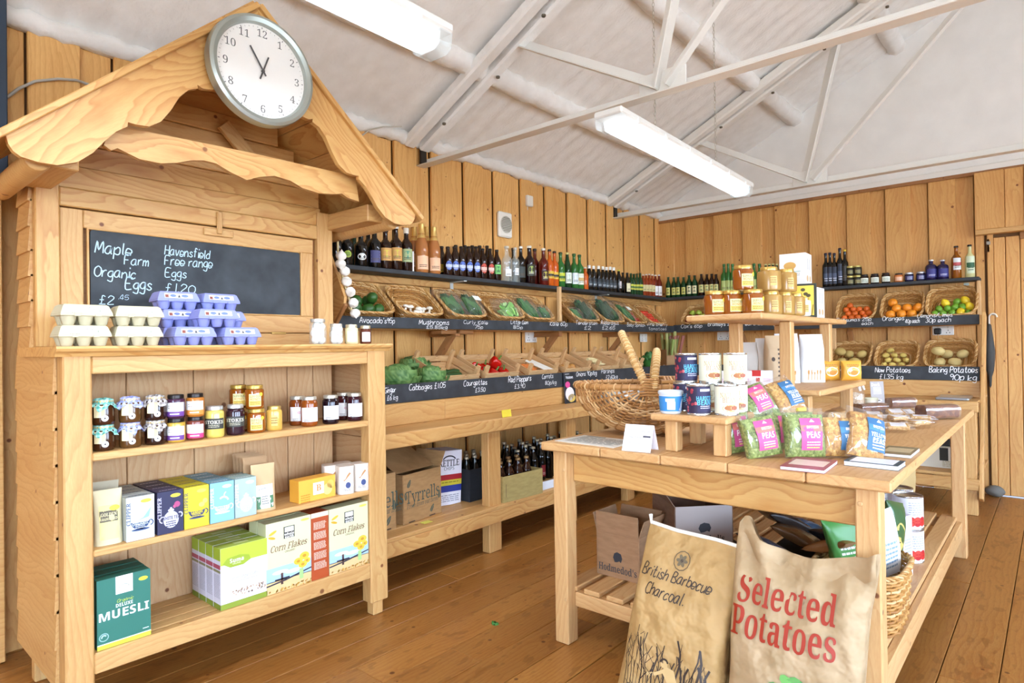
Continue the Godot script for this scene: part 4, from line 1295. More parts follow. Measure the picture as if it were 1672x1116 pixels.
func pack_warp(w: float, h: float, d: float, kind: String, sd := 0.0, off := 0.0006) -> Callable:
	# print laid on the front of a pack
	return func(p: Vector2) -> Array:
		var v := clampf(p.y / h, 0.001, 0.999)
		var e := 0.55 if kind != "pouch" else 0.7
		var f := func(x: float, vv: float) -> Vector3:
			var lo := 0.0
			var hi := 0.5
			for i in 14:      # find u with this x on the front half
				var md := (lo + hi) * 0.5
				if pack_point(md, vv, w, h, d, kind, sd).x > x: lo = md
				else: hi = md
			return pack_point((lo + hi) * 0.5, vv, w, h, d, kind, sd)
		var q: Vector3 = f.call(p.x, v)
		var du: Vector3 = f.call(p.x + 0.002, v) - f.call(p.x - 0.002, v)
		var dv: Vector3 = f.call(p.x, minf(v + 0.01, 1.0)) - f.call(p.x, maxf(v - 0.01, 0.0))
		var nn := du.cross(dv).normalized()
		if nn.z < 0: nn = -nn
		return [q + nn * off, nn]
func grain_mat(key: String, cols: Array, scale: float, freq := 0.05) -> StandardMaterial3D:
	# dried peas, beans, flakes: a cellular speckle with relief
	if not mats.has("grain" + key):
		var m := StandardMaterial3D.new()
		var t := NoiseTexture2D.new()
		t.width = 256; t.height = 256; t.seamless = true
		var f := FastNoiseLite.new()
		f.noise_type = FastNoiseLite.TYPE_CELLULAR; f.frequency = freq; f.seed = key.hash() % 1000
		f.cellular_return_type = FastNoiseLite.RETURN_CELL_VALUE
		t.noise = f
		var g := Gradient.new()
		g.offsets = PackedFloat32Array([0.0, 0.33, 0.66, 1.0])
		g.colors = PackedColorArray([Color(cols[0]), Color(cols[1]), Color(cols[2]), Color(cols[3])])
		t.color_ramp = g
		m.albedo_texture = t
		m.uv1_triplanar = true; m.uv1_scale = Vector3.ONE * scale
		m.roughness = 0.6
		mats["grain" + key] = m
	return mats["grain" + key]

# ---- egg box: six cups below, bevelled lid, printed label
func egg_box(col: String, lab: String, text: String, group: String) -> Node3D:
	var pulp := flat(col, 0.95)
	var t := thing("egg_box", text, "egg box", Vector3.ZERO, 0.0, group)
	var m := MB.new()
	for i in 3:
		for j in 2:
			m.lathe([[0.0, 0.0], [0.0125, 0.0], [0.0155, 0.003], [0.0215, 0.025], [0.0245, 0.033]], 12, Transform3D(Basis.IDENTITY, Vector3((i - 1) * 0.048, 0, (j - 0.5) * 0.048)), 3.0)
	m.box(Vector3(0, 0.033, 0), Vector3(0.152, 0.006, 0.106), 0.002)
	for i in 2: m.lathe([[0.004, 0.008], [0.016, 0.033]], 10, Transform3D(Basis.IDENTITY, Vector3(-0.024 + i * 0.048, 0, 0)))
	mi(t, "tray", m.mesh(), pulp)
	m = MB.new()
	var rings := [[0.075, 0.052, 0.034], [0.0745, 0.0515, 0.04], [0.066, 0.043, 0.064], [0.06, 0.037, 0.069]]
	for r in 3:
		var a: Array = rings[r]
		var b: Array = rings[r + 1]
		for k in 4:
			var s := [[-1, 1], [1, 1], [1, -1], [-1, -1]]
			var p: Array = s[k]
			var q: Array = s[(k + 1) % 4]
			m.fquad(Vector3(p[0] * a[0], a[2], p[1] * a[1]), Vector3(q[0] * a[0], a[2], q[1] * a[1]), Vector3(q[0] * b[0], b[2], q[1] * b[1]), Vector3(p[0] * b[0], b[2], p[1] * b[1]), Vector3(p[0] + q[0], 0.3, p[1] + q[1]))
	m.quad(Vector3(-0.06, 0.069, 0.037), Vector3(0.06, 0.069, 0.037), Vector3(0.06, 0.069, -0.037), Vector3(-0.06, 0.069, -0.037), Vector3.UP)
	mi(t, "lid", m.mesh(), pulp)
	for ex in [-0.03, 0.03]: mi(t, "tab", bx(0.018, 0.008, 0.004, 0.001), pulp, Vector3(ex, 0.033, 0.055))
	# print on the sloped front of the lid
	var n := Vector3(0, 0.0085, 0.024).normalized()
	var up := Vector3(0, 0.024, -0.0085).normalized()
	var a := art()
	if lab == "purple":
		a.rect(-0.05, -0.009, 0.1, 0.018, Color("f4f4f2")).up()
		a.rect(-0.048, -0.008, 0.012, 0.012, Color("8a4a3c")).ell(-0.02, 0, 0.011, 0.006, Color("6c7fc4")).ell(0.022, 0, 0.013, 0.006, Color("6c7fc4")).poly([Vector2(-0.004, -0.007), Vector2(0.006, -0.007), Vector2(0.001, 0.006)], Color("3a3a44")).small(0.03, -0.004, 0.018, 2, 0.003, Color("444450"))
	else:
		a.rect(-0.06, -0.012, 0.12, 0.024, Color("fbfaf4")).up()
		a.arc(0.012, 0.0, 0.008, 0.0, PI, 0.0018, Color("5a5648")).line([Vector2(0.004, -0.001), Vector2(0.02, -0.001)], 0.0018, Color("5a5648")).small(-0.045, -0.009, 0.03, 2, 0.004, Color("8c8878")).rect(0.035, -0.008, 0.003, 0.008, Color("7a8a6a"))
	mi(t, "label", a.mb.mesh(), printm(), Vector3(0, 0.052, 0.0473), Basis(Vector3.RIGHT, up, n))
	return t

# ---- woven tray
func tray_mesh(key: String, w: float, d: float, h: float, stakes := 40, rows := 7, flare := 0.8) -> Mesh:
	return cached("tray" + key, func():
		var m := MB.new()
		var ring := func(a: float, k: float, y: float, o: float) -> Vector3:
			var e := 4.0
			var g := 1.0 / pow(pow(absf(cos(a)), e) + pow(absf(sin(a)), e), 1.0 / e)
			return Vector3(cos(a) * (w * 0.5 * k + o) * g, y, sin(a) * (d * 0.5 * k + o) * g)
		var cols := [Color("c99a5c"), Color("b5813f"), Color("d8b078"), Color("a06c34")]
		var rg := RandomNumberGenerator.new()
		rg.seed = 7
		for r in rows:      # side rows
			m.col = cols[rg.randi() % 4].srgb_to_linear()
			var f := float(r) / rows
			var pts := []
			for k in stakes * 2 + 1:
				var a := TAU * k / (stakes * 2)
				var io := 0.0035 * (1.0 if (k / 2 + r) % 2 == 0 else -1.0) * (1.0 if k % 2 else 0.3)
				pts.append(ring.call(a, lerpf(flare, 1.0, f), 0.004 + f * h, io))
			m.tube(pts, h / rows * 0.48, 5, false)
		for r in 9:         # base rows
			m.col = cols[rg.randi() % 4].srgb_to_linear()
			var pts := []
			for k in stakes + 1:
				var a := TAU * k / stakes
				var p: Vector3 = ring.call(a, flare * (r + 0.6) / 9.0, 0.003 + 0.002 * (1.0 if (k + r) % 2 else -1.0), 0.0)
				pts.append(p)
			m.tube(pts, minf(w, d) * flare / 9.0 * 0.24, 5, false)
		for k in stakes:    # stakes
			m.col = cols[1].srgb_to_linear()
			var a := TAU * (k + 0.5) / stakes
			m.tube([ring.call(a, flare, 0.003, 0.0), ring.call(a, 1.0, h + 0.004, 0.0)], 0.0028, 5, false)
		for s in 3:         # plaited rim
			m.col = cols[s].srgb_to_linear()
			var pts := []
			for k in stakes * 3 + 1:
				var a := TAU * k / (stakes * 3)
				var ph := a * stakes * 0.42 + TAU * s / 3.0
				pts.append(ring.call(a, 1.0, h + 0.006 + sin(ph) * 0.005, cos(ph) * 0.006 + 0.002))
			m.tube(pts, 0.0048, 5, false)
		return m.mesh())
func wicker() -> StandardMaterial3D:
	if not mats.has("wicker"):
		var m := StandardMaterial3D.new()
		m.vertex_color_use_as_albedo = true; m.roughness = 0.55
		mats["wicker"] = m
	return mats["wicker"]

# ---- produce meshes (unit-ish, cached)
func lump(key: String, r: Vector3, wob := 0.05, sd := 1, nu := 14, nv := 9) -> Mesh:
	return cached("lump%s%s%d" % [key, str(r), sd], func():
		var m := MB.new()
		m.ell(Vector3.ZERO, r, nu, nv, wob, sd)
		return m.mesh())
func citrus(key: String, r: float, tip := 0.0) -> Mesh:
	return cached("cit%s%.3f" % [key, r], func():
		var m := MB.new()
		var p := []
		for i in 13:
			var b := PI * (i / 12.0 - 0.5)
			p.append([cos(b) * r, sin(b) * r * (1.0 + tip * 0.6) + signf(sin(b)) * tip * r * pow(absf(sin(b)), 8.0) * 0.5])
		m.lathe(p, 16)
		return m.mesh())
func pepper_mesh() -> Mesh:
	return cached("pepper", func():
		var m := MB.new()
		m.surf(24, 12, func(u, w):
			var a: float = -u * TAU
			var b: float = (w - 0.5) * PI
			var lobes := 1.0 + 0.09 * cos(a * 4.0) * cos(b)
			var r: float = 0.042 * pow(cos(b), 0.6) * lobes
			return Vector3(cos(a) * r, sin(b) * 0.05 - (0.012 * maxf(0.0, sin(b)) * (1.0 - cos(b)) * 3.0), sin(a) * r))
		return m.mesh())
func root_mesh(key: String, l: float, r: float) -> Mesh:   # carrot, parsnip along +x
	return cached("root" + key, func():
		var m := MB.new()
		var pts := []
		var rd := []
		for i in 9:
			var f := i / 8.0
			pts.append(Vector3(f * l, 0.004 * sin(f * 5.0), 0.006 * sin(f * 4.0 + l * 30.0)))
			rd.append(r * (0.75 if i == 0 else pow(1.0 - f, 0.75) + 0.05) * (1.0 + 0.04 * sin(i * 2.7)))
		m.tube(pts, rd, 9)
		return m.mesh())
func leafy(key: String, n: int, r: float, h: float, cols: Array, sd: int, curl := 0.3) -> Mesh:
	# a head of crinkled leaves standing round a heart
	return cached("leafy" + key, func():
		var m := MB.new()
		var rg := RandomNumberGenerator.new()
		rg.seed = sd
		for i in n:
			m.col = Color(cols[rg.randi() % cols.size()]).srgb_to_linear()
			var a := TAU * i * 0.382 + rg.randf() * 0.3
			var q := float(i) / n
			var lw := r * rg.randf_range(0.7, 1.0)
			var ph := rg.randf() * 6.0
			var rr := r * (0.35 + 0.65 * q)
			var hh := h * (1.05 - 0.45 * q)
			var dir := Vector3(cos(a), 0, sin(a))
			var sdv := Vector3(-sin(a), 0, cos(a))
			m.surf(8, 7, func(u, v):
				var x: float = (u - 0.5) * 2.0
				var ww: float = lw * (0.35 + 0.9 * sin(PI * (0.12 + v * 0.8)))
				var o: float = rr * (0.35 + 0.75 * v) * (1.0 - curl * v * v * (1.0 - q))
				return dir * (o - x * x * ww * 0.4 + 0.006 * sin(u * 19.0 + ph) * v) + sdv * x * ww * 0.6 + Vector3(0, hh * v - x * x * 0.02 + 0.007 * sin(u * 15.0 + v * 13.0 + ph), 0))
		return m.mesh())
func leafm() -> StandardMaterial3D:
	if not mats.has("leafm"):
		var m := StandardMaterial3D.new()
		m.vertex_color_use_as_albedo = true; m.roughness = 0.55
		m.backlight_enabled = true; m.backlight = Color(0.15, 0.2, 0.08)
		m.cull_mode = BaseMaterial3D.CULL_DISABLED
		mats["leafm"] = m
	return mats["leafm"]
func cabbage_mesh(sd: int) -> Mesh:
	return cached("cabbage%d" % sd, func():
		var m := MB.new()
		var nz := noise(9.0, sd, 2)
		var wrap := func(a0: float, b0: float, b1: float, half: float, op: float, flare: float, ph: float):
			m.surf(22, 18, func(u, v):
				var b: float = lerpf(b0, b1, v)
				var a: float = a0 - (u - 0.5) * 2.0 * half
				var d := Vector3(cos(b) * cos(a), sin(b), cos(b) * sin(a))
				var vein: float = maxf(0.0, 1.0 - absf(sin(a * 7.0 + v * 2.5 * signf(u - 0.5) + ph)) * 5.0) + maxf(0.0, 1.0 - absf(u - 0.5) * 30.0)
				var rr: float = 0.078 + op + 0.006 * nz.get_noise_3dv(d * 1.2 + Vector3(ph, 0, 0)) - 0.0025 * vein + flare * pow(v, 4.0)
				return Vector3(0, 0.078, 0) + d * rr)
		var st := 0
		var lay := [[0.0, -1.5, 1.55, 3.2, 0.0, 0.0, 0.0]]
		for i in 7: lay.append([i * 2.4 + sd, -1.5, 0.95 - 0.16 * i, 1.15, 0.003 + 0.0022 * i, 0.006 + 0.005 * i, i * 1.7])
		for l in lay:
			wrap.call(l[0], l[1], l[2], l[3], l[4], l[5], l[6])
			var lo: Color = Color("2c5624").lerp(Color("5c8a44"), 0.6 - l[4] * 22.0).srgb_to_linear()
			var hi := Color("8fb068").srgb_to_linear()
			for k in range(st, m.v.size()):
				var q := m.v[k] - Vector3(0, 0.078, 0)
				m.c[k] = lo.lerp(hi, clampf(0.32 + 0.9 * nz.get_noise_3dv(q * 14.0), 0.0, 0.75))
			st = m.v.size()
		return m.mesh())
func mushroom_mesh() -> Mesh:
	return lathe_mesh("mushroom", [[0.0, 0.0], [0.008, 0.0], [0.0075, 0.014], [0.009, 0.018], [0.02, 0.018], [0.023, 0.022], [0.021, 0.03], [0.014, 0.037], [0.0, 0.04]], 14)

# ---- slatted veg crate with corner posts, 0.36 x 0.26 x 0.11
func veg_crate(text: String, at: Vector3, bs: Basis) -> Node3D:
	var t := thing("veg_crate", text, "crate", Vector3.ZERO, 0.0, "slatted wooden veg crates")
	t.transform = Transform3D(bs, at)
	var w := 0.34
	var d := 0.3
	for sx in [-1, 1]:
		mi(t, "side_slat", bx(d, 0.05, 0.006, 0.001), wood("crate", 1), Vector3(sx * w * 0.5, 0.03, 0), ZX)
		mi(t, "side_slat", bx(d, 0.045, 0.006, 0.001), wood("crate", 3), Vector3(sx * w * 0.5, 0.085, 0), ZX)
		for sz in [-1, 1]:
			var m := cached("cratepost", func():
				var q := MB.new()
				q.extrude(PackedVector2Array([Vector2(0, -0.013), Vector2(0.15, -0.013), Vector2(0.15, 0.006), Vector2(0.13, 0.013), Vector2(0, 0.013)]), -0.011, 0.011)
				return q.mesh())
			mi(t, "corner_post", m, wood("crate", 4 + sx), Vector3(sx * (w * 0.5 - 0.014), 0.004, sz * (d * 0.5 - 0.018)), UPX)
	for sz in [-1, 1]:
		mi(t, "end_slat", bx(w, 0.05, 0.006, 0.001), wood("crate", 5), Vector3(0, 0.03, sz * d * 0.5))
		mi(t, "end_slat", bx(w, 0.04, 0.006, 0.001), wood("crate", 6), Vector3(0, 0.085, sz * d * 0.5))
	for i in 4: mi(t, "base_slat", bx(w, 0.005, 0.066, 0.001), wood("crate", i), Vector3(0, 0.004, -d * 0.5 + 0.04 + i * 0.073))
	return t

# ================================================================ goods in the cabinet
func fx(px: float, py: float, z: float) -> float: return onZ(px, py, z).x
func cabinet_goods() -> void:
	# ---- egg boxes on the ledge
	var L := 1.2705
	var cream := egg_box("c6bf9f", "cream", "", "cream egg boxes")
	var cl := [[140, 563, 0.845, 0, "cream cardboard egg box at the ledge corner, bottom of its stack"], [229, 563, 0.845, 0, "cream cardboard egg box next to the purple ones, bottom of its stack"], [142, 563, 0.845, 1, "cream cardboard egg box at the ledge corner, top of its stack"], [231, 563, 0.85, 1, "cream cardboard egg box next to the purple ones, top of its stack"]]
	for i in cl.size():
		var q: Array = cl[i]
		var p := Vector3(fx(q[0], 550, q[2] + 0.05), L + q[3] * 0.0695, q[2])
		if i == 0:
			cream.position = p; cream.set_meta("label", q[4])
		else: dup(cream, p, [0.0, -0.03, 0.04, -0.05][i], q[4], "cream egg boxes")
	var purp := egg_box("8f95cf", "purple", "", "purple egg boxes")
	var pl := [[320, 0.845, 0, "purple egg box on the ledge, bottom layer beside the cream boxes"], [396, 0.845, 0, "purple egg box at the free end of the bottom layer"], [359, 0.84, 1, "purple egg box in the front of the middle layer"], [298, 0.73, 1, "purple egg box in the back of the middle layer by the cream boxes"], [372, 0.725, 1, "purple egg box in the back of the middle layer, at its free end"], [294, 0.725, 2, "purple egg box on the top layer by the cream boxes"], [362, 0.725, 2, "purple egg box on the top layer at its free end"], [305, 0.61, 2, "purple egg box at the very back of the top layer"], [300, 0.73, 0, "purple egg box at the back of the bottom layer"], [370, 0.725, 0, "purple egg box at the back of the bottom layer, free end"], [305, 0.61, 0, "purple egg box against the flap, bottom layer"], [305, 0.61, 1, "purple egg box against the flap, middle layer"]]
	for i in pl.size():
		var q: Array = pl[i]
		var px: float = q[0]
		var p := Vector3(fx(px, 540, q[1] + 0.05), L + q[2] * 0.0695, q[1])
		if i == 0:
			purp.position = p; purp.set_meta("label", q[3])
		else: dup(purp, p, sin(i * 2.3) * 0.05, q[3], "purple egg boxes")
	# ---- jars of pickled eggs and relish at the ledge end
	var clear := glassy("e8eee6", 0.16, 0.04)
	var wl := func(a: Art, R: float, h: float):
		a.rect(-R * 0.75, h * 0.12, R * 1.5, h * 0.52, Color("fbfaf6")).up()
		a.line([Vector2(-R * 0.2, h * 0.4), Vector2(R * 0.1, h * 0.5), Vector2(R * 0.3, h * 0.38)], 0.003, Color("b06a74")).small(-R * 0.5, h * 0.27, R, 2, h * 0.06, Color("9a948c"))
	var k := 0
	for q in [[523, 0.0365, 0.112, "tall glass jar of pickled eggs with white label"], [553, 0.031, 0.092, "glass jar of pickled eggs next to the tallest jar"], [578, 0.030, 0.090, "glass jar of cream relish beside the darker relish"], [601, 0.027, 0.086, "small glass jar of brown relish at the ledge corner"]]:
		var p := Vector3(fx(q[0], 545, 0.86), L, 0.84)
		if k < 2:
			var t := jar(p, -0.5, q[1], q[2], clear, "d9d4c4", {"k": "egg", "draw": wl}, q[3])
			for e in 9:
				var a := e * 2.4
				mi(t, "egg", lump("pegg", Vector3(0.017, 0.02, 0.017), 0.0, 1, 12, 8), flat("f0efe6", 0.4), Vector3(cos(a) * 0.0125 * (q[1] / 0.031), 0.02 + (e / 3) * 0.026 * q[2] / 0.1, sin(a) * 0.0125 * (q[1] / 0.031)))
		else: jar(p, -0.5, q[1], q[2], flat("e2d9a8" if k == 2 else "5c2a1c", 0.15), "d9d0b0", {"k": "egg", "draw": wl}, q[3])
		k += 1
	# ---- garlic plait hanging beside the end cheek
	var gt := thing("garlic_string", "string of white garlic bulbs hanging between cabinet and shelving", "garlic")
	var gp := [[557, 418], [563, 443], [566, 460], [572, 477], [577, 495], [580, 512], [556, 431]]
	var cord := []
	for i in 7:
		var c := onZ(gp[i][0], gp[i][1], 0.42)
		if i < 6: cord.append(c + Vector3(-0.012, 0, -0.012))
		var gm := cached("garlic", func():
			var m := MB.new()
			m.surf(24, 12, func(u, w):
				var a: float = -u * TAU
				var b: float = (w - 0.5) * PI
				var r: float = 0.027 * cos(b) * (1.0 + 0.07 * absf(cos(a * 3.5))) * (1.0 if w < 0.7 else 1.0 - (w - 0.7) * 1.1)
				return Vector3(cos(a) * r, sin(b) * 0.024 + pow(maxf(0.0, w - 0.75) * 4.0, 2.0) * 0.014, sin(a) * r))
			return m.mesh())
		mi(gt, "bulb", gm, flat("efe9dd", 0.6), c, Basis(Vector3(1, 0, 0.4).normalized(), 0.5 + i * 0.4))
	var cm := MB.new()
	cord.push_front(cord[0] + Vector3(0, 0.09, 0))
	cm.tube(cord, 0.006, 6)
	mi(gt, "plait", cm.mesh(), flat("c9b98a", 0.8))
	# ---- upper shelf: preserves
	var S1 := 0.9135
	var dark := flat("3a1f10", 0.12)
	var tagl := func(a: Art, R: float, h: float):
		a.rect(-R * 0.55, h * 0.3, R * 1.0, h * 0.46, Color("efe2b4")).up()
		a.rect(R * 0.12, h * 0.3, R * 0.3, h * 0.46, Color("e3cd92")).up()
		a.ell(R * 0.42, h * 0.27, R * 0.3, R * 0.3, Color("f6efe8")).up().arc(R * 0.42, h * 0.27, R * 0.23, 0, TAU, 0.0012, Color("c06a70")).ell(R * 0.42, h * 0.27, R * 0.08, R * 0.08, Color("3a3030"))
	var cc := [["b8ddd0", "3c8f80", "green"], ["c9cdea", "7d84c4", "lilac"], ["e6e2de", "6d625c", "brown"]]
	k = 0
	for px in [170, 214, 255]:
		for lv in 2:
			var p := Vector3(fx(px, 700, 0.85), S1 + lv * 0.088, 0.842)
			var t := jar(p, -0.55, 0.035, 0.086, flat(["3d200e", "5a3a1a", "2c150c"][k], 0.12), "c9a85a", {"k": "tag", "draw": tagl}, "jar of preserve under a %s gingham cloth cover, %s of its stack" % [cc[k][2], "top" if lv else "bottom"], "cloth topped preserve jars")
			cloth_top(t, 0.035, 0.087, cc[k][0], cc[k][1], k * 5 + lv)
		k += 1
	var chut := func(acc: String) -> Callable:
		return func(a: Art, R: float, h: float):
			a.rect(-R * 1.1, h * 0.1, R * 2.2, h * 0.58, Color("faf8f4")).up()
			a.rect(-R * 1.1, h * 0.1, R * 2.2, h * 0.2, Color(acc)).up()
			a.small(-R * 0.7, h * 0.52, R * 1.4, 2, h * 0.09, Color("b9a9a0")).rect(-R * 0.5, h * 0.17, R, h * 0.05, Color("f0e6d8"))
	for q in [[290, 0, "c9a040", "6a3d8c", "jar of yellow chutney with white and purple label, bottom of its stack"], [290, 1, "43203a", "6a3d8c", "jar of dark purple chutney with black lid, top of its stack"], [322, 0, "7a3a2c", "c93a78", "jar of relish with white and pink label, bottom of its stack"], [322, 1, "b5702c", "e08a3c", "jar of chutney with white and orange label, top of its stack"]]:
		jar(Vector3(fx(q[0], 700, 0.86), S1 + q[1] * 0.0875, 0.845), -0.5, 0.0315, 0.087, flat(q[2], 0.12), "2a2422", {"k": "ch" + q[3], "draw": chut.call(q[3])}, q[4], "labelled chutney jars")
	var stk := func(a: Art, R: float, h: float):
		a.rect(-R * 1.2, h * 0.28, R * 2.4, h * 0.34, Color("3a3a34")).up()
		a.txt("STOKES", 0, h * 0.5, h * 0.11, Color("e8e4d0"), "serifb", 1).small(-R * 0.6, h * 0.39, R * 1.2, 2, h * 0.05, Color("b9b59a"))
	jar(Vector3(fx(354, 690, 0.86), S1, 0.842), -0.5, 0.0345, 0.12, flat("d3bc5c", 0.15), "c9c9c4", {"k": "stk", "draw": stk}, "jar of pale yellow mustard with a black label and silver lid")
	jar(Vector3(fx(388, 690, 0.86), S1, 0.842), -0.5, 0.0345, 0.12, flat("2c1420", 0.12), "c9c9c4", {"k": "stk", "draw": stk}, "jar of dark sauce with a black label and silver lid")
	var amber := honey()
	for q in [[420, 0.842, 0, "jar of honey with yellow label, bottom of its stack"], [418, 0.842, 1, "jar of honey with yellow label, top of the front stack"], [392, 0.762, 0, "jar of honey at the back, bottom of its stack"], [392, 0.762, 1, "jar of honey at the back, top of its stack"]]:
		jar(Vector3(fx(q[0], 690, q[1] + 0.01), S1 + q[2] * 0.0965, q[1]), -0.45, 0.037, 0.096, amber, "c9a650", {"k": "hon", "draw": honey_label}, q[3], "honey jars in the cabinet")
	jar(Vector3(fx(450, 690, 0.85), S1, 0.838), -0.45, 0.031, 0.1, flat("cda24c", 0.2), "d0b060", {"k": "set", "draw": func(a: Art, R: float, h: float): a.rect(-R * 0.5, h * 0.2, R, h * 0.42, Color("d9b868")).up().small(-R * 0.4, h * 0.5, R * 0.8, 3, h * 0.1, Color("8a6a30"))}, "small six-sided jar of set honey", "", 6.0)
	var zz := func(a: Art, R: float, h: float):
		a.rect(-R * 1.15, h * 0.16, R * 2.2, h * 0.48, Color("f6f4f0")).up()
		a.hand("Z", R * 0.1, h * 0.33, h * 0.2, Color("3a3030"), 0.14, 0.2).ell(R * 0.05, h * 0.45, R * 0.3, h * 0.05, Color("e8c4c8")).small(-R * 0.8, h * 0.22, R * 0.7, 2, h * 0.05, Color("666060"))
	for q in [[490, 0.77, "7a3810", "jar of orange marmalade standing behind its twin"], [509, 0.842, "8a4414", "jar of orange marmalade with white label"], [544, 0.846, "1c0c14", "jar of blackcurrant jam with white label, next to the marmalade"], [566, 0.77, "3a1014", "jar of red jam standing at the back by the end board"], [583, 0.84, "34101a", "jar of dark red jam with white label by the end post"]]:
		jar(Vector3(fx(q[0], 680, q[1] + 0.02), S1, q[1]), -0.35, 0.036, 0.128, flat(q[2], 0.1), "c9c4b4", {"k": "zz", "draw": zz}, q[3], "jam jars")
	# ---- middle shelf: tea, coffee, biscuits
	var S2 := 0.5905
	tea_boxes(S2)
	kraft_pouch(Vector3(fx(181, 850, 0.87), S2, 0.835), Vector3(0.088, 0.185, 0.06), "cbbf98", "cream coffee pouch with black label at the shelf end", 0)
	kraft_pouch(Vector3(fx(178, 850, 0.80), S2, 0.752), Vector3(0.088, 0.2, 0.05), "b9ac90", "grey coffee pouch standing behind the cream one", 2)
	kraft_pouch(Vector3(fx(434, 790, 0.87), S2, 0.845), Vector3(0.1, 0.19, 0.05), "c9a77a", "brown paper tea pouch with white and green label", 1)
	for i in 4: kraft_pouch(Vector3(fx(418 - i * 4, 760, 0.80 - i * 0.035), S2, 0.79 - i * 0.045), Vector3(0.1, 0.215, 0.042), "b08a60", "plain brown paper pouch in the row behind the tea pouch", 2, "brown paper pouches in a row")
	# biscuits and rice cakes
	var bxl := fx(486, 800, 0.87)
	var bxr := fx(548, 800, 0.87)
	carton("biscuit_box", Vector3((bxl + bxr) * 0.5, S2, 0.835), 0.06, Vector3(bxr - bxl, 0.095, 0.07), flat("e8a63a", 0.5), func(a: Art, w: float, h: float):
		a.rect(-w * 0.5, 0, w, h, Color("eeb044")).up().rect(-w * 0.12, h * 0.25, w * 0.3, h * 0.55, Color("fbf4e0")).ell(w * 0.28, h * 0.4, w * 0.13, h * 0.26, Color("f4d080")).ell(w * 0.36, h * 0.6, w * 0.1, h * 0.2, Color("e8c060")).up().txt("B", w * 0.03, h * 0.55, h * 0.3, Color("d08a2c"), "serifb", 1).small(-w * 0.45, h * 0.3, w * 0.25, 4, h * 0.1, Color("c97f20")), "bisc", "yellow box of biscuits lying on its side", "box")
	for q in [[563, 0.85, 0.0], [588, 0.85, 0.0], [540, 0.78, 0.0], [560, 0.78, 0.0]]:
		var t := thing("rice_cake_pack", "clear wrapped roll of rice cakes in front row beside the biscuit box" if q[1] > 0.8 else "clear wrapped roll of rice cakes in the back row", "snack pack", Vector3(fx(q[0], 790, q[1]), S2, q[1]), -0.3, "rice cake packs")
		mi(t, "wrapper", pack_mesh("rice", 0.075, 0.125, 0.075, "block", 1.0), flat("ded3c4", 0.3))
		mi(t, "print", cached("riceprint", func():
			var a := art(pack_warp(0.075, 0.125, 0.075, "block", 1.0))
			a.rect(-0.024, 0.012, 0.048, 0.09, Color("efe8e0")).up().ell(0.004, 0.04, 0.012, 0.014, Color("3c4a7a")).line([Vector2(-0.016, 0.062), Vector2(0.014, 0.095)], 0.009, Color("b8844c")).up().small(-0.02, 0.022, 0.034, 2, 0.006, Color("777068"))
			return a.mb.mesh()), printm())
	# ---- bottom: cereals
	var S3 := 0.2505
	var ml := fx(158, 1000, 0.885)
	var mr := fx(246, 1000, 0.885)
	for i in 3:
		carton("muesli_box", Vector3((ml + mr) * 0.5 + 0.002 * i, S3, 0.858 - i * 0.062), 0.0, Vector3(mr - ml, 0.232, 0.055), flat("1f5f4e", 0.5), muesli_front if i == 0 else null, "muesli", "green box of muesli at the front" if i == 0 else "green box of muesli standing behind the front one", "box", "green muesli boxes")
	var ol := fx(360, 950, 0.885)
	var orr := fx(436, 930, 0.885)
	for i in 4:
		carton("oats_box", Vector3((ol + orr) * 0.5, S3, 0.855 - i * 0.066), 0.0, Vector3(orr - ol, 0.236, 0.062), flat("e4e2ea", 0.5), oats_front if i == 0 else null, "oats", "white and lime box of porridge oats at the front" if i == 0 else "white and lime box of porridge oats in the row behind", "box", "porridge oats boxes", oats_side, func(a: Art, w: float, d: float): a.rect(-w * 0.5, -d * 0.5, w, d, Color("a8bc4c")).up().rect(-w * 0.15, -d * 0.2, w * 0.3, d * 0.4, Color("c8d490")))
	var ca := fx(434, 920, 0.885)
	var cb := fx(508, 900, 0.885)
	var c2 := fx(537, 890, 0.885)
	var c3 := fx(601, 870, 0.885)
	for i in 2: carton("cornflakes_box", Vector3((ca + cb) * 0.5, S3, 0.852 - i * 0.075), 0.0, Vector3(cb - ca - 0.002, 0.288, 0.068), flat("c9c79a", 0.5), flakes_front if i == 0 else null, "flakesA", "cream cornflakes box facing out beside the oats" if i == 0 else "cream cornflakes box hidden behind the first one", "box", "cornflakes boxes")
	carton("cornflakes_box", Vector3((cb + c2) * 0.5, S3, 0.78), 0.0, Vector3(c2 - cb - 0.002, 0.288, 0.21), flat("a8481c", 0.5), func(a: Art, w: float, h: float):
		a.rect(-w * 0.5, 0, w, h, Color("b04c1e")).up().rect(-w * 0.5, h * 0.93, w, h * 0.07, Color("dcd8b0"))
		for i in 5: a.small(-w * 0.36, h * (0.85 - i * 0.15), w * 0.72, 6, h * 0.019, Color("ecd8c4"), i), "flakesS", "cornflakes box turned to show its orange side panel", "box", "cornflakes boxes")
	carton("cornflakes_box", Vector3((c2 + c3) * 0.5, S3, 0.852), 0.0, Vector3(c3 - c2 - 0.002, 0.288, 0.068), flat("c9c79a", 0.5), flakes_front, "flakesB", "cream cornflakes box facing out by the end post", "box", "cornflakes boxes")

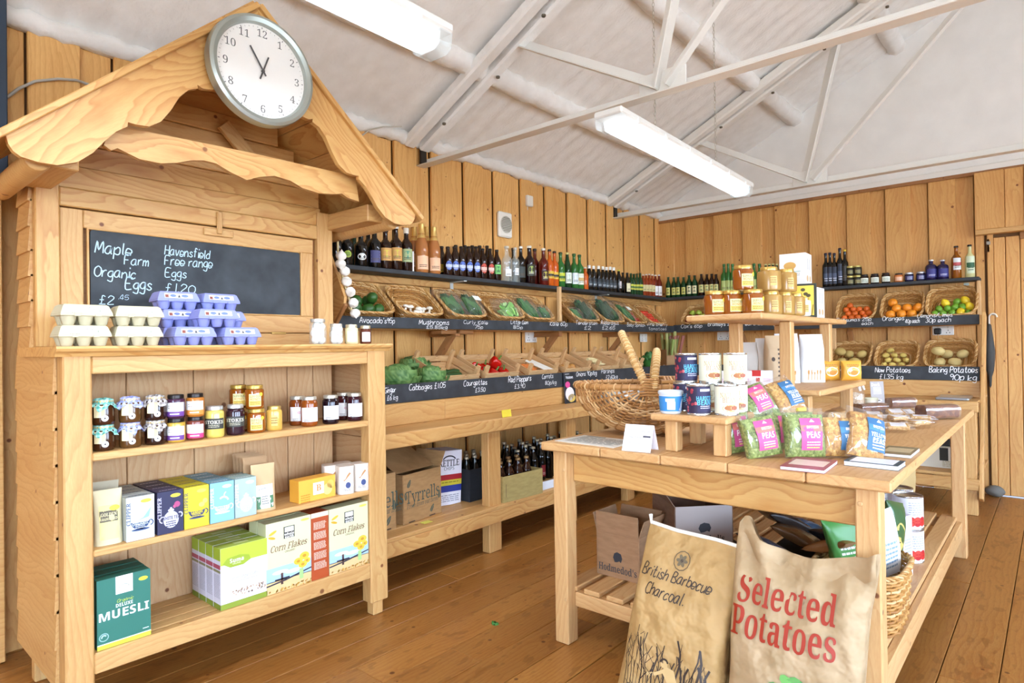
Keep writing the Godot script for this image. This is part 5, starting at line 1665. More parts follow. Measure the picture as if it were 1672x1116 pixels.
func honey() -> StandardMaterial3D:
	if not mats.has("honey"):
		var m := StandardMaterial3D.new()
		m.albedo_color = Color("8f4a0c"); m.roughness = 0.08
		m.clearcoat_enabled = true; m.clearcoat = 0.6; m.clearcoat_roughness = 0.03
		mats["honey"] = m
	return mats["honey"]
func honey_label(a: Art, R: float, h: float) -> void:
	a.rect(-R * 0.6, h * 0.12, R * 1.3, h * 0.52, Color("f4e6a4")).up()
	a.rect(-R * 0.55, h * 0.15, R * 1.2, h * 0.2, Color("eec95c")).up()
	a.txt("SUFFOLK", R * 0.05, h * 0.54, h * 0.1, Color("6a5a20"), "sansb", 1, 0.75).txt("HONEY", R * 0.05, h * 0.42, h * 0.1, Color("c07818"), "sansb", 1, 0.85).small(-R * 0.45, h * 0.28, R, 2, h * 0.07, Color("9a7828")).ell(R * 0.7, h * 0.62, R * 0.2, R * 0.2, Color("f2d23c"))

func cup(a: Art, x: float, y: float, s: float, c: Color, ins: Color) -> void:
	var p := []
	for i in 13:
		var an := PI + PI * i / 12.0
		p.append(Vector2(x + cos(an) * s, y + sin(an) * s * 0.9))
	a.poly(p, c)
	a.arc(x + s * 1.02, y - s * 0.3, s * 0.3, -1.5, 1.6, s * 0.12, c)
	a.ell(x, y - s * 0.92, s * 0.95, s * 0.14, c)
	a.up()
	a.ell(x, y, s * 0.93, s * 0.13, ins)
	a.small(x - s * 0.55, y - s * 0.35, s * 1.1, 3, s * 0.2, ins, 4)
func tea_boxes(S2: float) -> void:
	# front art of each kind
	var kinds := [
		[206, 253, "a8aca4", "c4cac6", "8fc9b0", "ORGANIC", "2c4470", "grey and white tea box with a blue cup"],
		[257, 300, "33304e", "2e2c4a", "b04a78", "WHITE TEA", "c9c4d8", "dark blue tea box with a silver teapot"],
		[301, 342, "c9b820", "d8c62c", "e8dc5c", "LEMON", "3a3f66", "yellow lemon tea box with a blue cup"],
		[343, 383, "6f9cac", "84b6c6", "d8eef2", "GREEN TEA", "f4fafa", "pale blue tea box with a white cup"],
		[384, 419, "98b4ac", "a4b4ae", "e4ecea", "WHITE", "fafcfc", "silver-green tea box with a white teapot"]]
	var deep := [4, 4, 4, 4, 2]
	for i in 5:
		var q: Array = kinds[i]
		var xl := fx(q[0], 860 - i * 10, 0.885)
		var xr := fx(q[1], 850 - i * 10, 0.885)
		for d in deep[i]:
			var s := Vector3(xr - xl - 0.002, 0.152, 0.06)
			var t := carton("tea_box", Vector3((xl + xr) * 0.5, S2, 0.853 - d * 0.0625), 0.0, s, flat(q[2], 0.5), (func(a: Art, w: float, h: float):
				a.rect(-w * 0.5, 0, w, h, Color(q[3])).up()
				a.txt("CLIPPER", -w * 0.42, h * 0.62, h * 0.085, Color(q[6]), "serifb", 1, 1.0, PI / 2)
				if i == 1 or i == 4:
					a.ell(w * 0.02, h * 0.32, w * 0.3, h * 0.2, Color(q[6]))
					a.arc(w * 0.36, h * 0.4, w * 0.1, -1.2, 2.0, w * 0.05, Color(q[6])).arc(-w * 0.3, h * 0.34, w * 0.12, 1.2, 4.6, w * 0.04, Color(q[6])).ell(w * 0.02, h * 0.54, w * 0.12, h * 0.04, Color(q[6])).rect(-w * 0.02, h * 0.55, w * 0.08, h * 0.06, Color(q[6]))
					a.up()
					a.txt(q[5], w * 0.02, h * 0.36, h * 0.08, Color(q[3]), "sansb", 1, 0.7).small(-w * 0.18, h * 0.26, w * 0.4, 3, h * 0.05, Color(q[3]))
				else:
					cup(a, 0.0, h * 0.42, w * 0.34, Color(q[6]), Color(q[3]))
					a.txt(q[5], 0.0, h * 0.37, h * 0.07, Color(q[3]), "sansb", 1, 0.8)
					if i == 0: a.poly([Vector2(-w * 0.1, h * 0.45), Vector2(w * 0.1, h * 0.5), Vector2(w * 0.38, h * 0.72), Vector2(w * 0.3, h * 0.5)], Color(q[4]))
					if i == 3: a.arc(w * 0.05, h * 0.5, w * 0.2, 0.2, 2.4, w * 0.08, Color(q[4])).arc(w * 0.22, h * 0.66, w * 0.14, 2.0, 4.6, w * 0.05, Color(q[4]))
					if i == 2: a.ell(w * 0.2, h * 0.54, w * 0.12, h * 0.06, Color("f2e468")).ell(w * 0.34, h * 0.62, w * 0.1, h * 0.06, Color("f2e468"))
				if i == 1: a.ell(w * 0.26, h * 0.66, w * 0.12, h * 0.07, Color(q[4])).ell(w * 0.16, h * 0.62, w * 0.06, h * 0.04, Color("d0608c"))
				a.ell(w * 0.2, h * 0.88, w * 0.2, h * 0.045, Color("e8d840") if i < 2 else Color(q[4]))) if d == 0 else null, "tea%d" % i, q[7] + (" at the front of its row" if d == 0 else ", in the row behind the front box"), "box", "tea boxes", null, func(a: Art, w: float, dd: float): a.rect(-w * 0.5, -dd * 0.5, w, dd, Color(q[2])).up().rect(-w * 0.5, dd * 0.1, w, dd * 0.14, Color(q[3])).up().small(-w * 0.35, -dd * 0.2, w * 0.7, 1, dd * 0.25, Color(q[6])))
			t.rotation.y = 0.012 * sin(i * 3.0 + d * 2.0)

func kraft_pouch(at: Vector3, s: Vector3, col: String, text: String, kind: int, group := "") -> void:
	var t := thing("paper_pouch", text, "pouch", at, -0.12 + 0.05 * sin(at.z * 40.0), group)
	mi(t, "pouch", pack_mesh("kr%d" % kind, s.x, s.y, s.z, "pouch", kind * 1.7), flat(col, 0.7))
	if kind == 2: return
	mi(t, "label", cached("krl%d" % kind, func():
		var a := art(pack_warp(s.x, s.y, s.z, "pouch", kind * 1.7))
		if kind == 0:
			a.rect(-s.x * 0.32, s.y * 0.1, s.x * 0.64, s.y * 0.62, Color("d8cc88")).up().rect(-s.x * 0.3, s.y * 0.42, s.x * 0.6, s.y * 0.2, Color("5c5440")).up().txt("GOLDEN", 0, s.y * 0.55, s.y * 0.06, Color("e0d4a0"), "serifb", 1, 0.7).txt("GRANULATED", 0, s.y * 0.47, s.y * 0.045, Color("e0d4a0"), "serifb", 1, 0.6).up().ell(s.x * 0.2, s.y * 0.66, s.x * 0.18, s.y * 0.05, Color("e8d040"))
		else:
			a.rect(-s.x * 0.34, s.y * 0.06, s.x * 0.68, s.y * 0.5, Color("f2f2ee")).up().rect(-s.x * 0.34, s.y * 0.06, s.x * 0.16, s.y * 0.26, Color("4c7a54")).rect(s.x * 0.2, s.y * 0.06, s.x * 0.14, s.y * 0.26, Color("4c7a54")).line([Vector2(-s.x * 0.25, s.y * 0.46), Vector2(0, s.y * 0.49), Vector2(s.x * 0.25, s.y * 0.46)], 0.002, Color("3a3a34")).small(-s.x * 0.14, s.y * 0.3, s.x * 0.28, 4, s.y * 0.05, Color("6a6a60"))
		return a.mb.mesh()), printm())

func muesli_front(a: Art, w: float, h: float) -> void:
	a.rect(-w * 0.5, 0, w, h, Color("2f7060")).up()
	a.rect(-w * 0.5, 0, w, h * 0.06, Color("c9d43c")).rect(-w * 0.5, h * 0.06, w, h * 0.015, Color("e4eec0"))
	a.rect(-w * 0.16, h * 0.74, w * 0.32, h * 0.26, Color("f2efe2")).ell(w * 0.36, h * 0.88, w * 0.09, h * 0.03, Color("d8dc3c")).up()
	a.arc(0, h * 0.8, w * 0.1, 0.3, PI - 0.3, 0.0015, Color("6a7a60")).txt("Suma", 0, h * 0.78, h * 0.03, Color("55604c"), "serif", 1)
	a.hand("Organic", -w * 0.14, h * 0.62, h * 0.045, Color("b8cc4c"), 0.12, 0.35, 0, 0.9)
	a.txt("DELUXE", w * 0.0, h * 0.575, h * 0.05, Color("e4efe8"), "sansb", 1, 0.9)
	a.txt("MUESLI", 0.0, h * 0.46, h * 0.12, Color("fbfbf6"), "sansb", 1, 1.12)
	a.ell(-w * 0.38, h * 0.17, w * 0.09, h * 0.06, Color("8fb4ac")).up().ell(-w * 0.38, h * 0.17, w * 0.07, h * 0.046, Color("2f7060")).up().arc(-w * 0.38, h * 0.17, w * 0.04, 0.4, 3.4, 0.004, Color("b8d4cc"))
	a.small(w * 0.34, h * 0.12, w * 0.12, 1, h * 0.03, Color("dcebe4"))
func oats_front(a: Art, w: float, h: float) -> void:
	a.rect(-w * 0.5, 0, w, h, Color("e6e4ee")).up()
	a.rect(-w * 0.5, h * 0.72, w, h * 0.28, Color("b4c83c")).rect(-w * 0.5, 0, w, h * 0.09, Color("8a9a34")).up()
	a.poly([Vector2(-w * 0.46, h * 0.74), Vector2(-w * 0.36, h * 0.82), Vector2(-w * 0.1, h * 0.84), Vector2(w * 0.1, h * 0.8), Vector2(w * 0.14, h * 0.72), Vector2(-w * 0.02, h * 0.66), Vector2(-w * 0.3, h * 0.66)], Color("98ac30")).up()
	a.txt("Suma", -w * 0.16, h * 0.765, h * 0.065, Color("f6f8e8"), "sansb", 1).txt("ORGANIC", -w * 0.16, h * 0.71, h * 0.025, Color("e8f0c8"), "sans", 1)
	a.txt("Porridge Oats", w * 0.02, h * 0.47, h * 0.055, Color("a4a0a8"), "sans", 1, 0.95).small(-w * 0.25, h * 0.4, w * 0.55, 1, h * 0.025, Color("b8b4bc"))
	var rg := RandomNumberGenerator.new()
	rg.seed = 4
	for i in 60: a.ell(rg.randf_range(-w * 0.25, w * 0.45), h * 0.22 + rg.randf_range(-0.05, 0.05) * h, w * 0.022, h * 0.01, Color(["c9a680", "a8805c", "e0ccb0"][i % 3]), rg.randf() * 3.0, 7)
func oats_side(a: Art, w: float, h: float) -> void:
	a.rect(-w * 0.5, 0, w, h, Color("d8d4de")).up()
	a.rect(-w * 0.5, h * 0.8, w, h * 0.2, Color("9cb02c")).rect(-w * 0.5, 0, w, h * 0.09, Color("7a8a2c")).rect(-w * 0.5, h * 0.66, w, h * 0.07, Color("b04c5c")).rect(-w * 0.5, h * 0.6, w, h * 0.04, Color("8a8458")).up()
	a.small(-w * 0.4, h * 0.55, w * 0.8, 16, h * 0.024, Color("a8a4ac"))
func flakes_front(a: Art, w: float, h: float) -> void:
	a.rect(-w * 0.5, 0, w, h, Color("d8d6aa")).up()
	a.rect(-w * 0.5, h * 0.16, w, h * 0.2, Color("a8c8ec")).rect(-w * 0.5, 0, w, h * 0.17, Color("e0c088"))
	a.up()
	a.ell(-w * 0.2, h * 0.28, w * 0.18, h * 0.03, Color("dceaf6")).ell(w * 0.1, h * 0.25, w * 0.2, h * 0.03, Color("e4eef8"))
	a.poly([Vector2(-w * 0.5, h * 0.13), Vector2(-w * 0.1, h * 0.16), Vector2(w * 0.5, h * 0.23), Vector2(w * 0.5, h * 0.21), Vector2(-w * 0.1, h * 0.135), Vector2(-w * 0.5, h * 0.11)], Color("3a3a44"))
	a.up()
	a.rect(-w * 0.19, h * 0.1, w * 0.05, h * 0.14, Color("4a3434")).rect(-w * 0.32, h * 0.17, w * 0.32, h * 0.02, Color("33303c")).ell(-w * 0.165, h * 0.25, w * 0.03, h * 0.015, Color("6a4c3c"))
	for q in [[0.2, 0.36, 0.1], [0.34, 0.42, 0.11], [0.3, 0.3, 0.1], [0.4, 0.34, 0.08]]: a.ell(w * q[0], h * q[1], w * q[2], h * q[2] * 0.5, Color("e8c040")).up().ell(w * q[0], h * q[1], w * q[2] * 0.4, h * q[2] * 0.2, Color("c99428"))
	a.rect(w * 0.22, h * 0.1, w * 0.09, h * 0.15, Color("a8cc80"))
	var rg := RandomNumberGenerator.new()
	rg.seed = 9
	for i in 40: a.ell(rg.randf_range(-w * 0.48, w * 0.48), rg.randf_range(0.01, 0.06) * h, w * 0.025, h * 0.009, Color(["c9963c", "b07a2c", "e0b45c"][i % 3]), rg.randf() * 3.0, 7)
	a.rect(-w * 0.12, h * 0.74, w * 0.24, h * 0.17, Color("33322c")).up().rect(-w * 0.1, h * 0.83, w * 0.2, h * 0.07, Color("f2f0e0")).txt("whole", 0, h * 0.8, h * 0.038, Color("f6f4e8"), "sansb", 1).txt("earth", 0, h * 0.76, h * 0.038, Color("f6f4e8"), "sansb", 1)
	a.ell(-w * 0.36, h * 0.86, w * 0.09, h * 0.02, Color("e0b83c"), 0.4).ell(-w * 0.38, h * 0.79, w * 0.08, h * 0.018, Color("d8ac30"), -0.3).ell(w * 0.36, h * 0.95, w * 0.1, h * 0.018, Color("e4e060"))
	a.txt("Corn Flakes", 0, h * 0.63, h * 0.09, Color("7a4a2c"), "serif", 1, 0.82, 0.0, 0.25).txt("ORGANIC", w * 0.02, h * 0.555, h * 0.028, Color("7a5a3c"), "sans", 1)

# ================================================================ goods on the wall shelving
const TOPY := 1.7425
func goods() -> void:
	wall_bottles()
	trays()
	crates_and_veg()
	bench_goods()

func wall_bottles() -> void:
	var blk := flat("0c0c0b", 0.06)
	var brn := flat("24110a", 0.06)
	var grn := flat("123a1c", 0.07)
	var grn2 := flat("2c6a2c", 0.08)
	var amb := flat("b0703c", 0.1)
	var org := flat("c85a18", 0.12)
	var red := flat("5c140c", 0.08)
	var wine := flat("1c080a", 0.06)
	var clr := glassy("dfe8e2", 0.2, 0.04)
	var F := 0.155
	var B := 0.064
	# px, py of the top, depth, kind, radius, glass, cap, label, words, group
	var big := "large bottles at the cabinet end of the top shelf"
	var g := "bottled beer on the top shelf"
	var list := [
		[548, 373, F, "wine", 0.036, blk, "2f6b34", {}, "black cider bottle with green cap half behind the cabinet post", big],
		[566, 376, F, "wine", 0.037, blk, "2f6b34", {"c": "b8cc4c", "s": "oval", "h": 0.2, "w": 1.2, "y": 0.2, "a": "7fa030", "as": "oval"}, "black cider bottle with a green oval label", big],
		[578, 381, B, "wine", 0.036, grn, "2f6b34", {}, "green bottle standing between two black cider bottles", big],
		[589, 379, F, "wine", 0.041, blk, "2f6b34", {"c": "e8ece8", "s": "oval", "h": 0.2, "w": 1.35, "y": 0.17}, "black cider bottle with a round white label", big],
		[601, 375, B, "wine", 0.036, blk, "26305c", {}, "black bottle with blue cap standing at the back", big],
		[611, 373, F, "wine", 0.042, blk, "2a3468", {"c": "4a4c7c", "h": 0.3, "w": 1.6, "y": 0.12, "a": "e0d4d8", "as": "flag"}, "black ale bottle with a blue and white striped label", big],
		[629, 376, F, "wine", 0.041, brn, "2a1c14", {"c": "d8a45c", "h": 0.32, "w": 1.9, "y": 0.2, "a": "dccc50", "as": "oval"}, "brown ale bottle with black cap and tan label", big],
		[646, 369, F, "wine", 0.041, brn, "ece6d8", {"c": "d8a45c", "h": 0.3, "w": 1.9, "y": 0.2, "a": "dccc50", "as": "oval"}, "brown ale bottle with white cap and tan label", big],
		[663, 373, F, "wine", 0.04, brn, "ece6d8", {"c": "a8b480", "h": 0.3, "w": 1.9, "y": 0.2, "a": "3c8c70", "as": "oval", "long": true}, "brown ale bottle with white cap and green label", big],
		[676, 371, B, "champ", 0.04, amb, "cfa85c", {"foil": true, "c": "f0c8a0", "h": 0.28}, "sparkling cider bottle with gold foil at the back by the ale", big],
		[688, 366, F, "champ", 0.044, amb, "d8b468", {"foil": true, "c": "f2c49c", "h": 0.27, "w": 1.9, "y": 0.06, "p": "6a4a3c"}, "sparkling cider bottle with gold foil and peach label beside the ale", big],
		[696, 371, B, "champ", 0.04, amb, "cfa85c", {"foil": true, "c": "f0c8a0", "h": 0.28}, "sparkling cider bottle with gold foil behind the peach labelled pair", big],
		[708, 370, F, "champ", 0.044, amb, "d8b468", {"foil": true, "c": "f2c49c", "h": 0.27, "w": 1.9, "y": 0.06, "p": "6a4a3c"}, "sparkling cider bottle with gold foil and peach label beside the beer", big],
		[721, 402, B, "beer", 0.032, brn, "2a1c14", {"c": "d8b838", "h": 0.26}, "brown beer bottle with yellow label behind the cider", g],
	]
	for q in [[731, 0], [742, 0], [753, 0], [765, 0], [777, 0]]: list.append([q[0], 403, F, "beer", 0.032, brn, "1c120c", {"c": "5470c0", "s": "oval", "h": 0.32, "w": 1.5, "y": 0.18, "a": "c9d4f0", "as": "band", "p": "e8ecf4"}, "brown beer bottle with a blue oval label", g])
	for q in [788, 800]: list.append([q, 406, F, "beer", 0.032, brn, "1c120c", {"c": "c8503c", "s": "oval", "h": 0.32, "w": 1.5, "y": 0.18, "a": "f0c8b8", "as": "band", "p": "f4e0d8"}, "brown beer bottle with a red oval label", g])
	list.append([811, 409, F, "beer", 0.032, brn, "1c120c", {"c": "7fc870", "h": 0.3, "w": 1.6, "y": 0.2, "a": "3a7a44", "as": "oval", "p": "2a4a30"}, "brown beer bottle with a green label", g])
	for q in [744, 759, 771, 783, 795]: list.append([q, 401, B, "beer", 0.032, brn, "1c120c", {}, "brown beer bottle in the row behind the labelled beers", g])
	list.append_array([
		[827, 402, F, "wine", 0.04, clr, "d8d0c0", {"c": "f0eee6", "h": 0.2, "w": 1.3, "y": 0.14}, "clear glass cordial bottle with white label", "cordials"],
		[838, 405, B, "wine", 0.036, blk, "2c2420", {}, "dark bottle behind the clear cordial", "cordials"],
		[841, 404, F, "wine", 0.034, clr, "c9c4b8", {"c": "e8ecec", "h": 0.2, "w": 0.9, "y": 0.2}, "clear glass bottle beside the black cordial bottles", "cordials"],
		[850, 403, F, "wine", 0.036, blk, "e0dcd0", {"c": "3c4440", "h": 0.3}, "black bottle with white neck band", "cordials"],
		[864, 402, F, "wine", 0.043, wine, "e4e0d4", {"c": "38382c", "h": 0.3, "w": 1.7, "y": 0.2, "a": "a8c060", "as": "oval", "p": "d8d4c0"}, "large dark cordial bottle with a green fruit label", "cordials"],
		[873, 407, B, "wine", 0.036, red, "2c2420", {}, "dark red bottle at the back of the cordials", "cordials"],
		[887, 406, F, "wine", 0.041, red, "e4ded0", {"c": "3c2018", "h": 0.28, "w": 1.7, "y": 0.12, "a": "c9c040", "as": "oval", "p": "d8c8a0"}, "dark red cordial bottle with black label", "cordials"],
		[897, 408, F, "wine", 0.035, org, "2c2018", {"c": "e0b838", "h": 0.2, "w": 1.7, "y": 0.2, "a": "3a3428", "as": "band"}, "orange cordial bottle next to the dark red one", "cordials"],
		[905, 410, F, "wine", 0.035, org, "2c2018", {"c": "e0b838", "h": 0.2, "w": 1.7, "y": 0.2, "a": "3a3428", "as": "band"}, "orange cordial bottle next to the green one", "cordials"],
		[915, 412, F, "wine", 0.037, grn2, "2c4420", {"c": "c8d43c", "h": 0.24, "w": 1.6, "y": 0.16, "a": "44702c", "as": "band"}, "green apple juice bottle with yellow-green label", "cordials"],
		[926, 413, F, "champ", 0.037, grn, "d8cc80", {"c": "e4ecdc", "h": 0.3, "w": 1.8, "y": 0.12, "a": "b8d0b8", "as": "oval"}, "green wine bottle with gold top and white label", "wine with white labels"],
		[937, 414, F, "wine", 0.037, grn2, "2c5a30", {"c": "e4ecec", "h": 0.32, "w": 1.8, "y": 0.12, "a": "c4d8e0", "as": "oval"}, "green wine bottle with pale blue label", "wine with white labels"],
		[946, 416, F, "wine", 0.037, grn2, "2c5a30", {"c": "e8ecd8", "h": 0.32, "w": 1.8, "y": 0.12, "a": "d8b878", "as": "band"}, "green wine bottle with cream and orange label", "wine with white labels"],
		[955, 437, F, "beer", 0.03, org, "e8e0d4", {}, "orange drink bottle between the wine and the white capped ale", "cordials"]])
	for q in [962, 969, 977, 984, 990, 996, 1002]: list.append([q, 434 + (q - 962) * 0.07, F, "beer", 0.031, blk, "eef0ee", {"c": "20262a", "h": 0.34, "w": 1.7, "y": 0.14, "a": "3a444a", "as": "band", "p": "c9d4d8", "long": true}, "dark ale bottle with a long white cap", "white capped ale bottles"])
	list.append_array([[1010, 441, F, "beer", 0.032, blk, "d8d45c", {"c": "c9c4c8", "h": 0.3, "w": 0.7, "y": 0.2}, "dark bottle with a yellow cap beside the white capped ale", "small bottles by the corner"], [1017, 446, B, "beer", 0.03, blk, "1c1814", {}, "dark bottle behind the yellow capped one", "small bottles by the corner"], [1024, 446, F, "beer", 0.031, blk, "1c1814", {"c": "e8e0b4", "h": 0.4, "w": 1.6, "y": 0.1}, "dark bottle with tall cream label", "small bottles by the corner"]])
	for q in [1030, 1035, 1040, 1045]: list.append([q, 447, F, "beer", 0.029, grn, "1c3c20", {"c": "d0d048", "h": 0.26, "w": 1.4, "y": 0.22, "a": "3c6a28", "as": "band"}, "small green bottle with yellow label near the corner", "small bottles by the corner"])
	for q in [1050, 1055, 1060, 1065]: list.append([q, 448, F, "beer", 0.029, flat("8a3414", 0.1), "d8c8b8", {"c": "d8cc90", "h": 0.3, "w": 1.4, "y": 0.2}, "small red-brown bottle near the corner", "small bottles by the corner"])
	for q in [1070, 1076]: list.append([q, 449, F, "beer", 0.029, flat("6a2010", 0.1), "e8e0dc", {"c": "f2f0ee", "h": 0.42, "w": 1.7, "y": 0.06}, "small bottle with a tall white label in the corner", "small bottles by the corner"])
	for q in list:
		var p := onZ(q[0], q[1], q[2])
		bottle(Vector3(p.x, TOPY, q[2]), -0.45, q[3], q[4], clampf(p.y - TOPY, 0.15, 0.36), q[5], q[6], q[7], q[8], q[9])
	# thin white carton among the ales
	carton("bottle_carton", Vector3(onZ(673, 440, 0.17).x, TOPY, 0.16), -0.3, Vector3(0.02, 0.13, 0.05), flat("eeeae4", 0.7), null, "", "narrow white card standing among the ale bottles", "card")
	# ---- end wall
	var X := -0.14
	var e := "small bottles on the end wall shelf"
	var l2 := []
	for q in [1091, 1100, 1107, 1116]: l2.append([q, 453, X, "beer", 0.029, grn, "1c4424", {"c": "d4cc6c", "h": 0.36, "w": 1.5, "y": 0.12, "a": "6a7a2c", "as": "oval"}, "small green bottle with yellow label on the end wall shelf", e])
	for q in [1125, 1134]: l2.append([q, 450, X, "beer", 0.031, grn, "142c1c", {"c": "e8e0b0", "h": 0.38, "w": 1.6, "y": 0.12, "a": "4c5c38", "as": "oval"}, "green bottle with cream label on the end wall shelf", e])
	for q in [1145, 1154, 1162, 1169]: l2.append([q, 448, X, "beer", 0.031, brn, "241610", {"c": "dcd48c", "h": 0.36, "w": 1.6, "y": 0.14, "a": "5c7a3c", "as": "oval"}, "brown bottle with pale label on the end wall shelf", e])
	for q in [1182, 1189, 1196, 1231, 1240]: l2.append([q, 431, X, "wine", 0.033, grn2, "2c6a34", {"c": "b8c878", "h": 0.34, "w": 1.7, "y": 0.1}, "tall green juice bottle standing behind the honey", "tall green bottles behind the honey"])
	for q in [1250, 1256, 1262, 1268, 1275, 1281]: l2.append([q, 431, X, "wine", 0.03, grn, "c9c080", {"c": "c8ccc4", "h": 0.3}, "dark green bottle with a gold cap behind the set honey", "gold capped bottles"])
	for q in [1348, 1355, 1362, 1371]: l2.append([q, 413 if q < 1370 else 406, X, "wine", 0.03, blk, "2a2438", {"c": "2c3444", "h": 0.5, "w": 1.5, "y": 0.08, "a": "4c5870", "as": "band", "p": "c9d0e0"}, "slim black oil bottle beside the white boxes", "slim black oil bottles"])
	l2.append([1379, 407, X, "wine", 0.029, blk, "d8b83c", {"c": "2c2c28", "h": 0.4}, "slim black oil bottle with a yellow cap", "slim black oil bottles"])
	l2.append([1561, 402, X, "wine", 0.035, flat("8a4c10", 0.1), "1c1814", {"c": "dce0dc", "h": 0.36, "w": 1.6, "y": 0.26, "a": "b04c50", "as": "band"}, "amber salad dressing bottle with black cap", "dressings"])
	l2.append([1583, 400, X, "wine", 0.033, flat("c8c48c", 0.2), "1c1a14", {"c": "c9d4b4", "h": 0.52, "w": 1.8, "y": 0.12, "a": "2c5c3c", "as": "band", "p": "3c5c44"}, "pale green salad dressing bottle with black cap at the shelf end", "dressings"])
	for q in [1520, 1539]: l2.append([q, 424, X, "squat", 0.042, flat("221c44", 0.08), "d8d8dc", {"c": "33347c", "h": 0.42, "w": 1.8, "y": 0.12, "p": "c9cce4"}, "squat dark blue syrup bottle with silver stopper", "blue syrup bottles"])
	for q in l2:
		var p := onX(q[0], q[1], q[2])
		bottle(Vector3(q[2], TOPY, p.z), -PI / 2 + 0.3, q[3], q[4], clampf(p.y - TOPY, 0.12, 0.34), q[5], q[6], q[7], q[8], q[9])
	var lb := func(bg: String, pr: String) -> Callable:
		return func(a: Art, R: float, h: float):
			a.rect(-R * 1.1, h * 0.14, R * 2.2, h * 0.5, Color(bg)).up()
			a.small(-R * 0.6, h * 0.46, R * 1.2, 3, h * 0.12, Color(pr))
	for q in [[1411, "e8ecdc", "3c5c4c", "20100c", "2a2422"], [1428, "e8ecdc", "3c5c4c", "20100c", "2a2422"], [1446, "eef0e0", "3c5c4c", "20100c", "2a2422"], [1467, "e0a070", "f4e8d8", "c06a34", "2a2422"], [1484, "3a3a6c", "c9cce8", "1c1830", "c9c9d0"], [1503, "3a3a6c", "c9cce8", "1c1830", "c9c9d0"]]:
		var p := onX(q[0], 437, X)
		jar(Vector3(X, TOPY, p.z), -PI / 2 + 0.3, 0.033, 0.088 if q[0] < 1450 else 0.076, flat(q[3], 0.12), q[4], {"k": "w" + q[1], "draw": lb.call(q[1], q[2])}, "small dark jar with white label on the end wall shelf" if q[0] < 1450 else ("small jar of orange relish among the dark jars" if q[0] < 1470 else "small jar with dark blue label on the end wall shelf"), "small jars on the end wall shelf")
	for q in [[1388, 0], [1388, 1], [1400, 0], [1400, 1]]:
		var p := onX(q[0], 437, X)
		jar(Vector3(X, TOPY + q[1] * 0.087, p.z), -PI / 2 + 0.3, 0.035, 0.086, flat("2a2818", 0.12), "c9bc70", {"k": "ol", "draw": lb.call("22261c", "c9c080")}, "black labelled olive jar with gold lid, %s of its stack" % ("top" if q[1] else "bottom"), "stacked olive jars")

func tilted(x: float, y: float, z: float, tilt: float, yaw := 0.0) -> Transform3D:
	return Transform3D(Basis(Vector3.UP, yaw) * Basis(Vector3.RIGHT, tilt), Vector3(x, y, z))
func tray(xf: Transform3D, text: String, key := "A", w := 0.35, d := 0.29, h := 0.075) -> Transform3D:
	var t := thing("wicker_tray", text, "basket", Vector3.ZERO, 0.0, "wicker produce trays")
	t.transform = xf
	mi(t, "weave", tray_mesh(key, w, d, h), wicker())
	return xf
func fruit(xf: Transform3D, at: Vector3, called: String, m: Mesh, mt: Material, text: String, cat: String, group: String, rot := Vector3.ZERO, sc := 1.0) -> void:
	var o := thing(called, text, cat, Vector3.ZERO, 0.0, group)
	o.transform = Transform3D(Basis.from_euler(rot).scaled(Vector3.ONE * sc), xf * at)
	mi(o, "flesh", m, mt)
func heap(xf: Transform3D, n: int, r: float, w: float, z0: float, z1: float, y0: float, sd: int, fn: Callable) -> void:
	# n round things laid in rows against the low side of a tray
	var rg := RandomNumberGenerator.new()
	rg.seed = sd
	var per := int(w / (2.06 * r))
	for i in n:
		var row := i / per
		var c := i % per
		var x := -w * 0.5 + r + c * 2.06 * r + (r if row % 2 else 0.0) * 0.9 + rg.randf_range(-0.1, 0.1) * r
		var z := z1 - r - row * 1.85 * r
		var y := y0 + r
		if z < z0:
			z = z1 - r * 1.9 - (row - 2) * 1.2 * r; y += r * 1.6
		fn.call(i, Vector3(x, y, z), rg)

func bag_of(called: String, xf: Transform3D, s: Vector3, inner: Mesh, im: Material, text: String, group: String, lab := false, ioff := Vector3.ZERO) -> void:
	var t := thing(called, text, "bag", Vector3.ZERO, 0.0, group)
	t.transform = xf
	var bb := inner.get_aabb().size
	mi(t, "greens", inner, im, ioff, Basis.from_scale(Vector3(s.x * 0.9 / bb.x, s.y * 0.86 / bb.y, s.z * 0.85 / bb.z)))
	mi(t, "film", pack_mesh(called, s.x, s.y, s.z, "pillow", s.x * 20.0), glassy("eef4ee", 0.05, 0.08))
	if lab: mi(t, "label", bx(0.06, 0.05, 0.001, 0.0), flat("eef2ea", 0.6), Vector3(0.02, s.y * 0.42, s.z * 0.5 + 0.003))

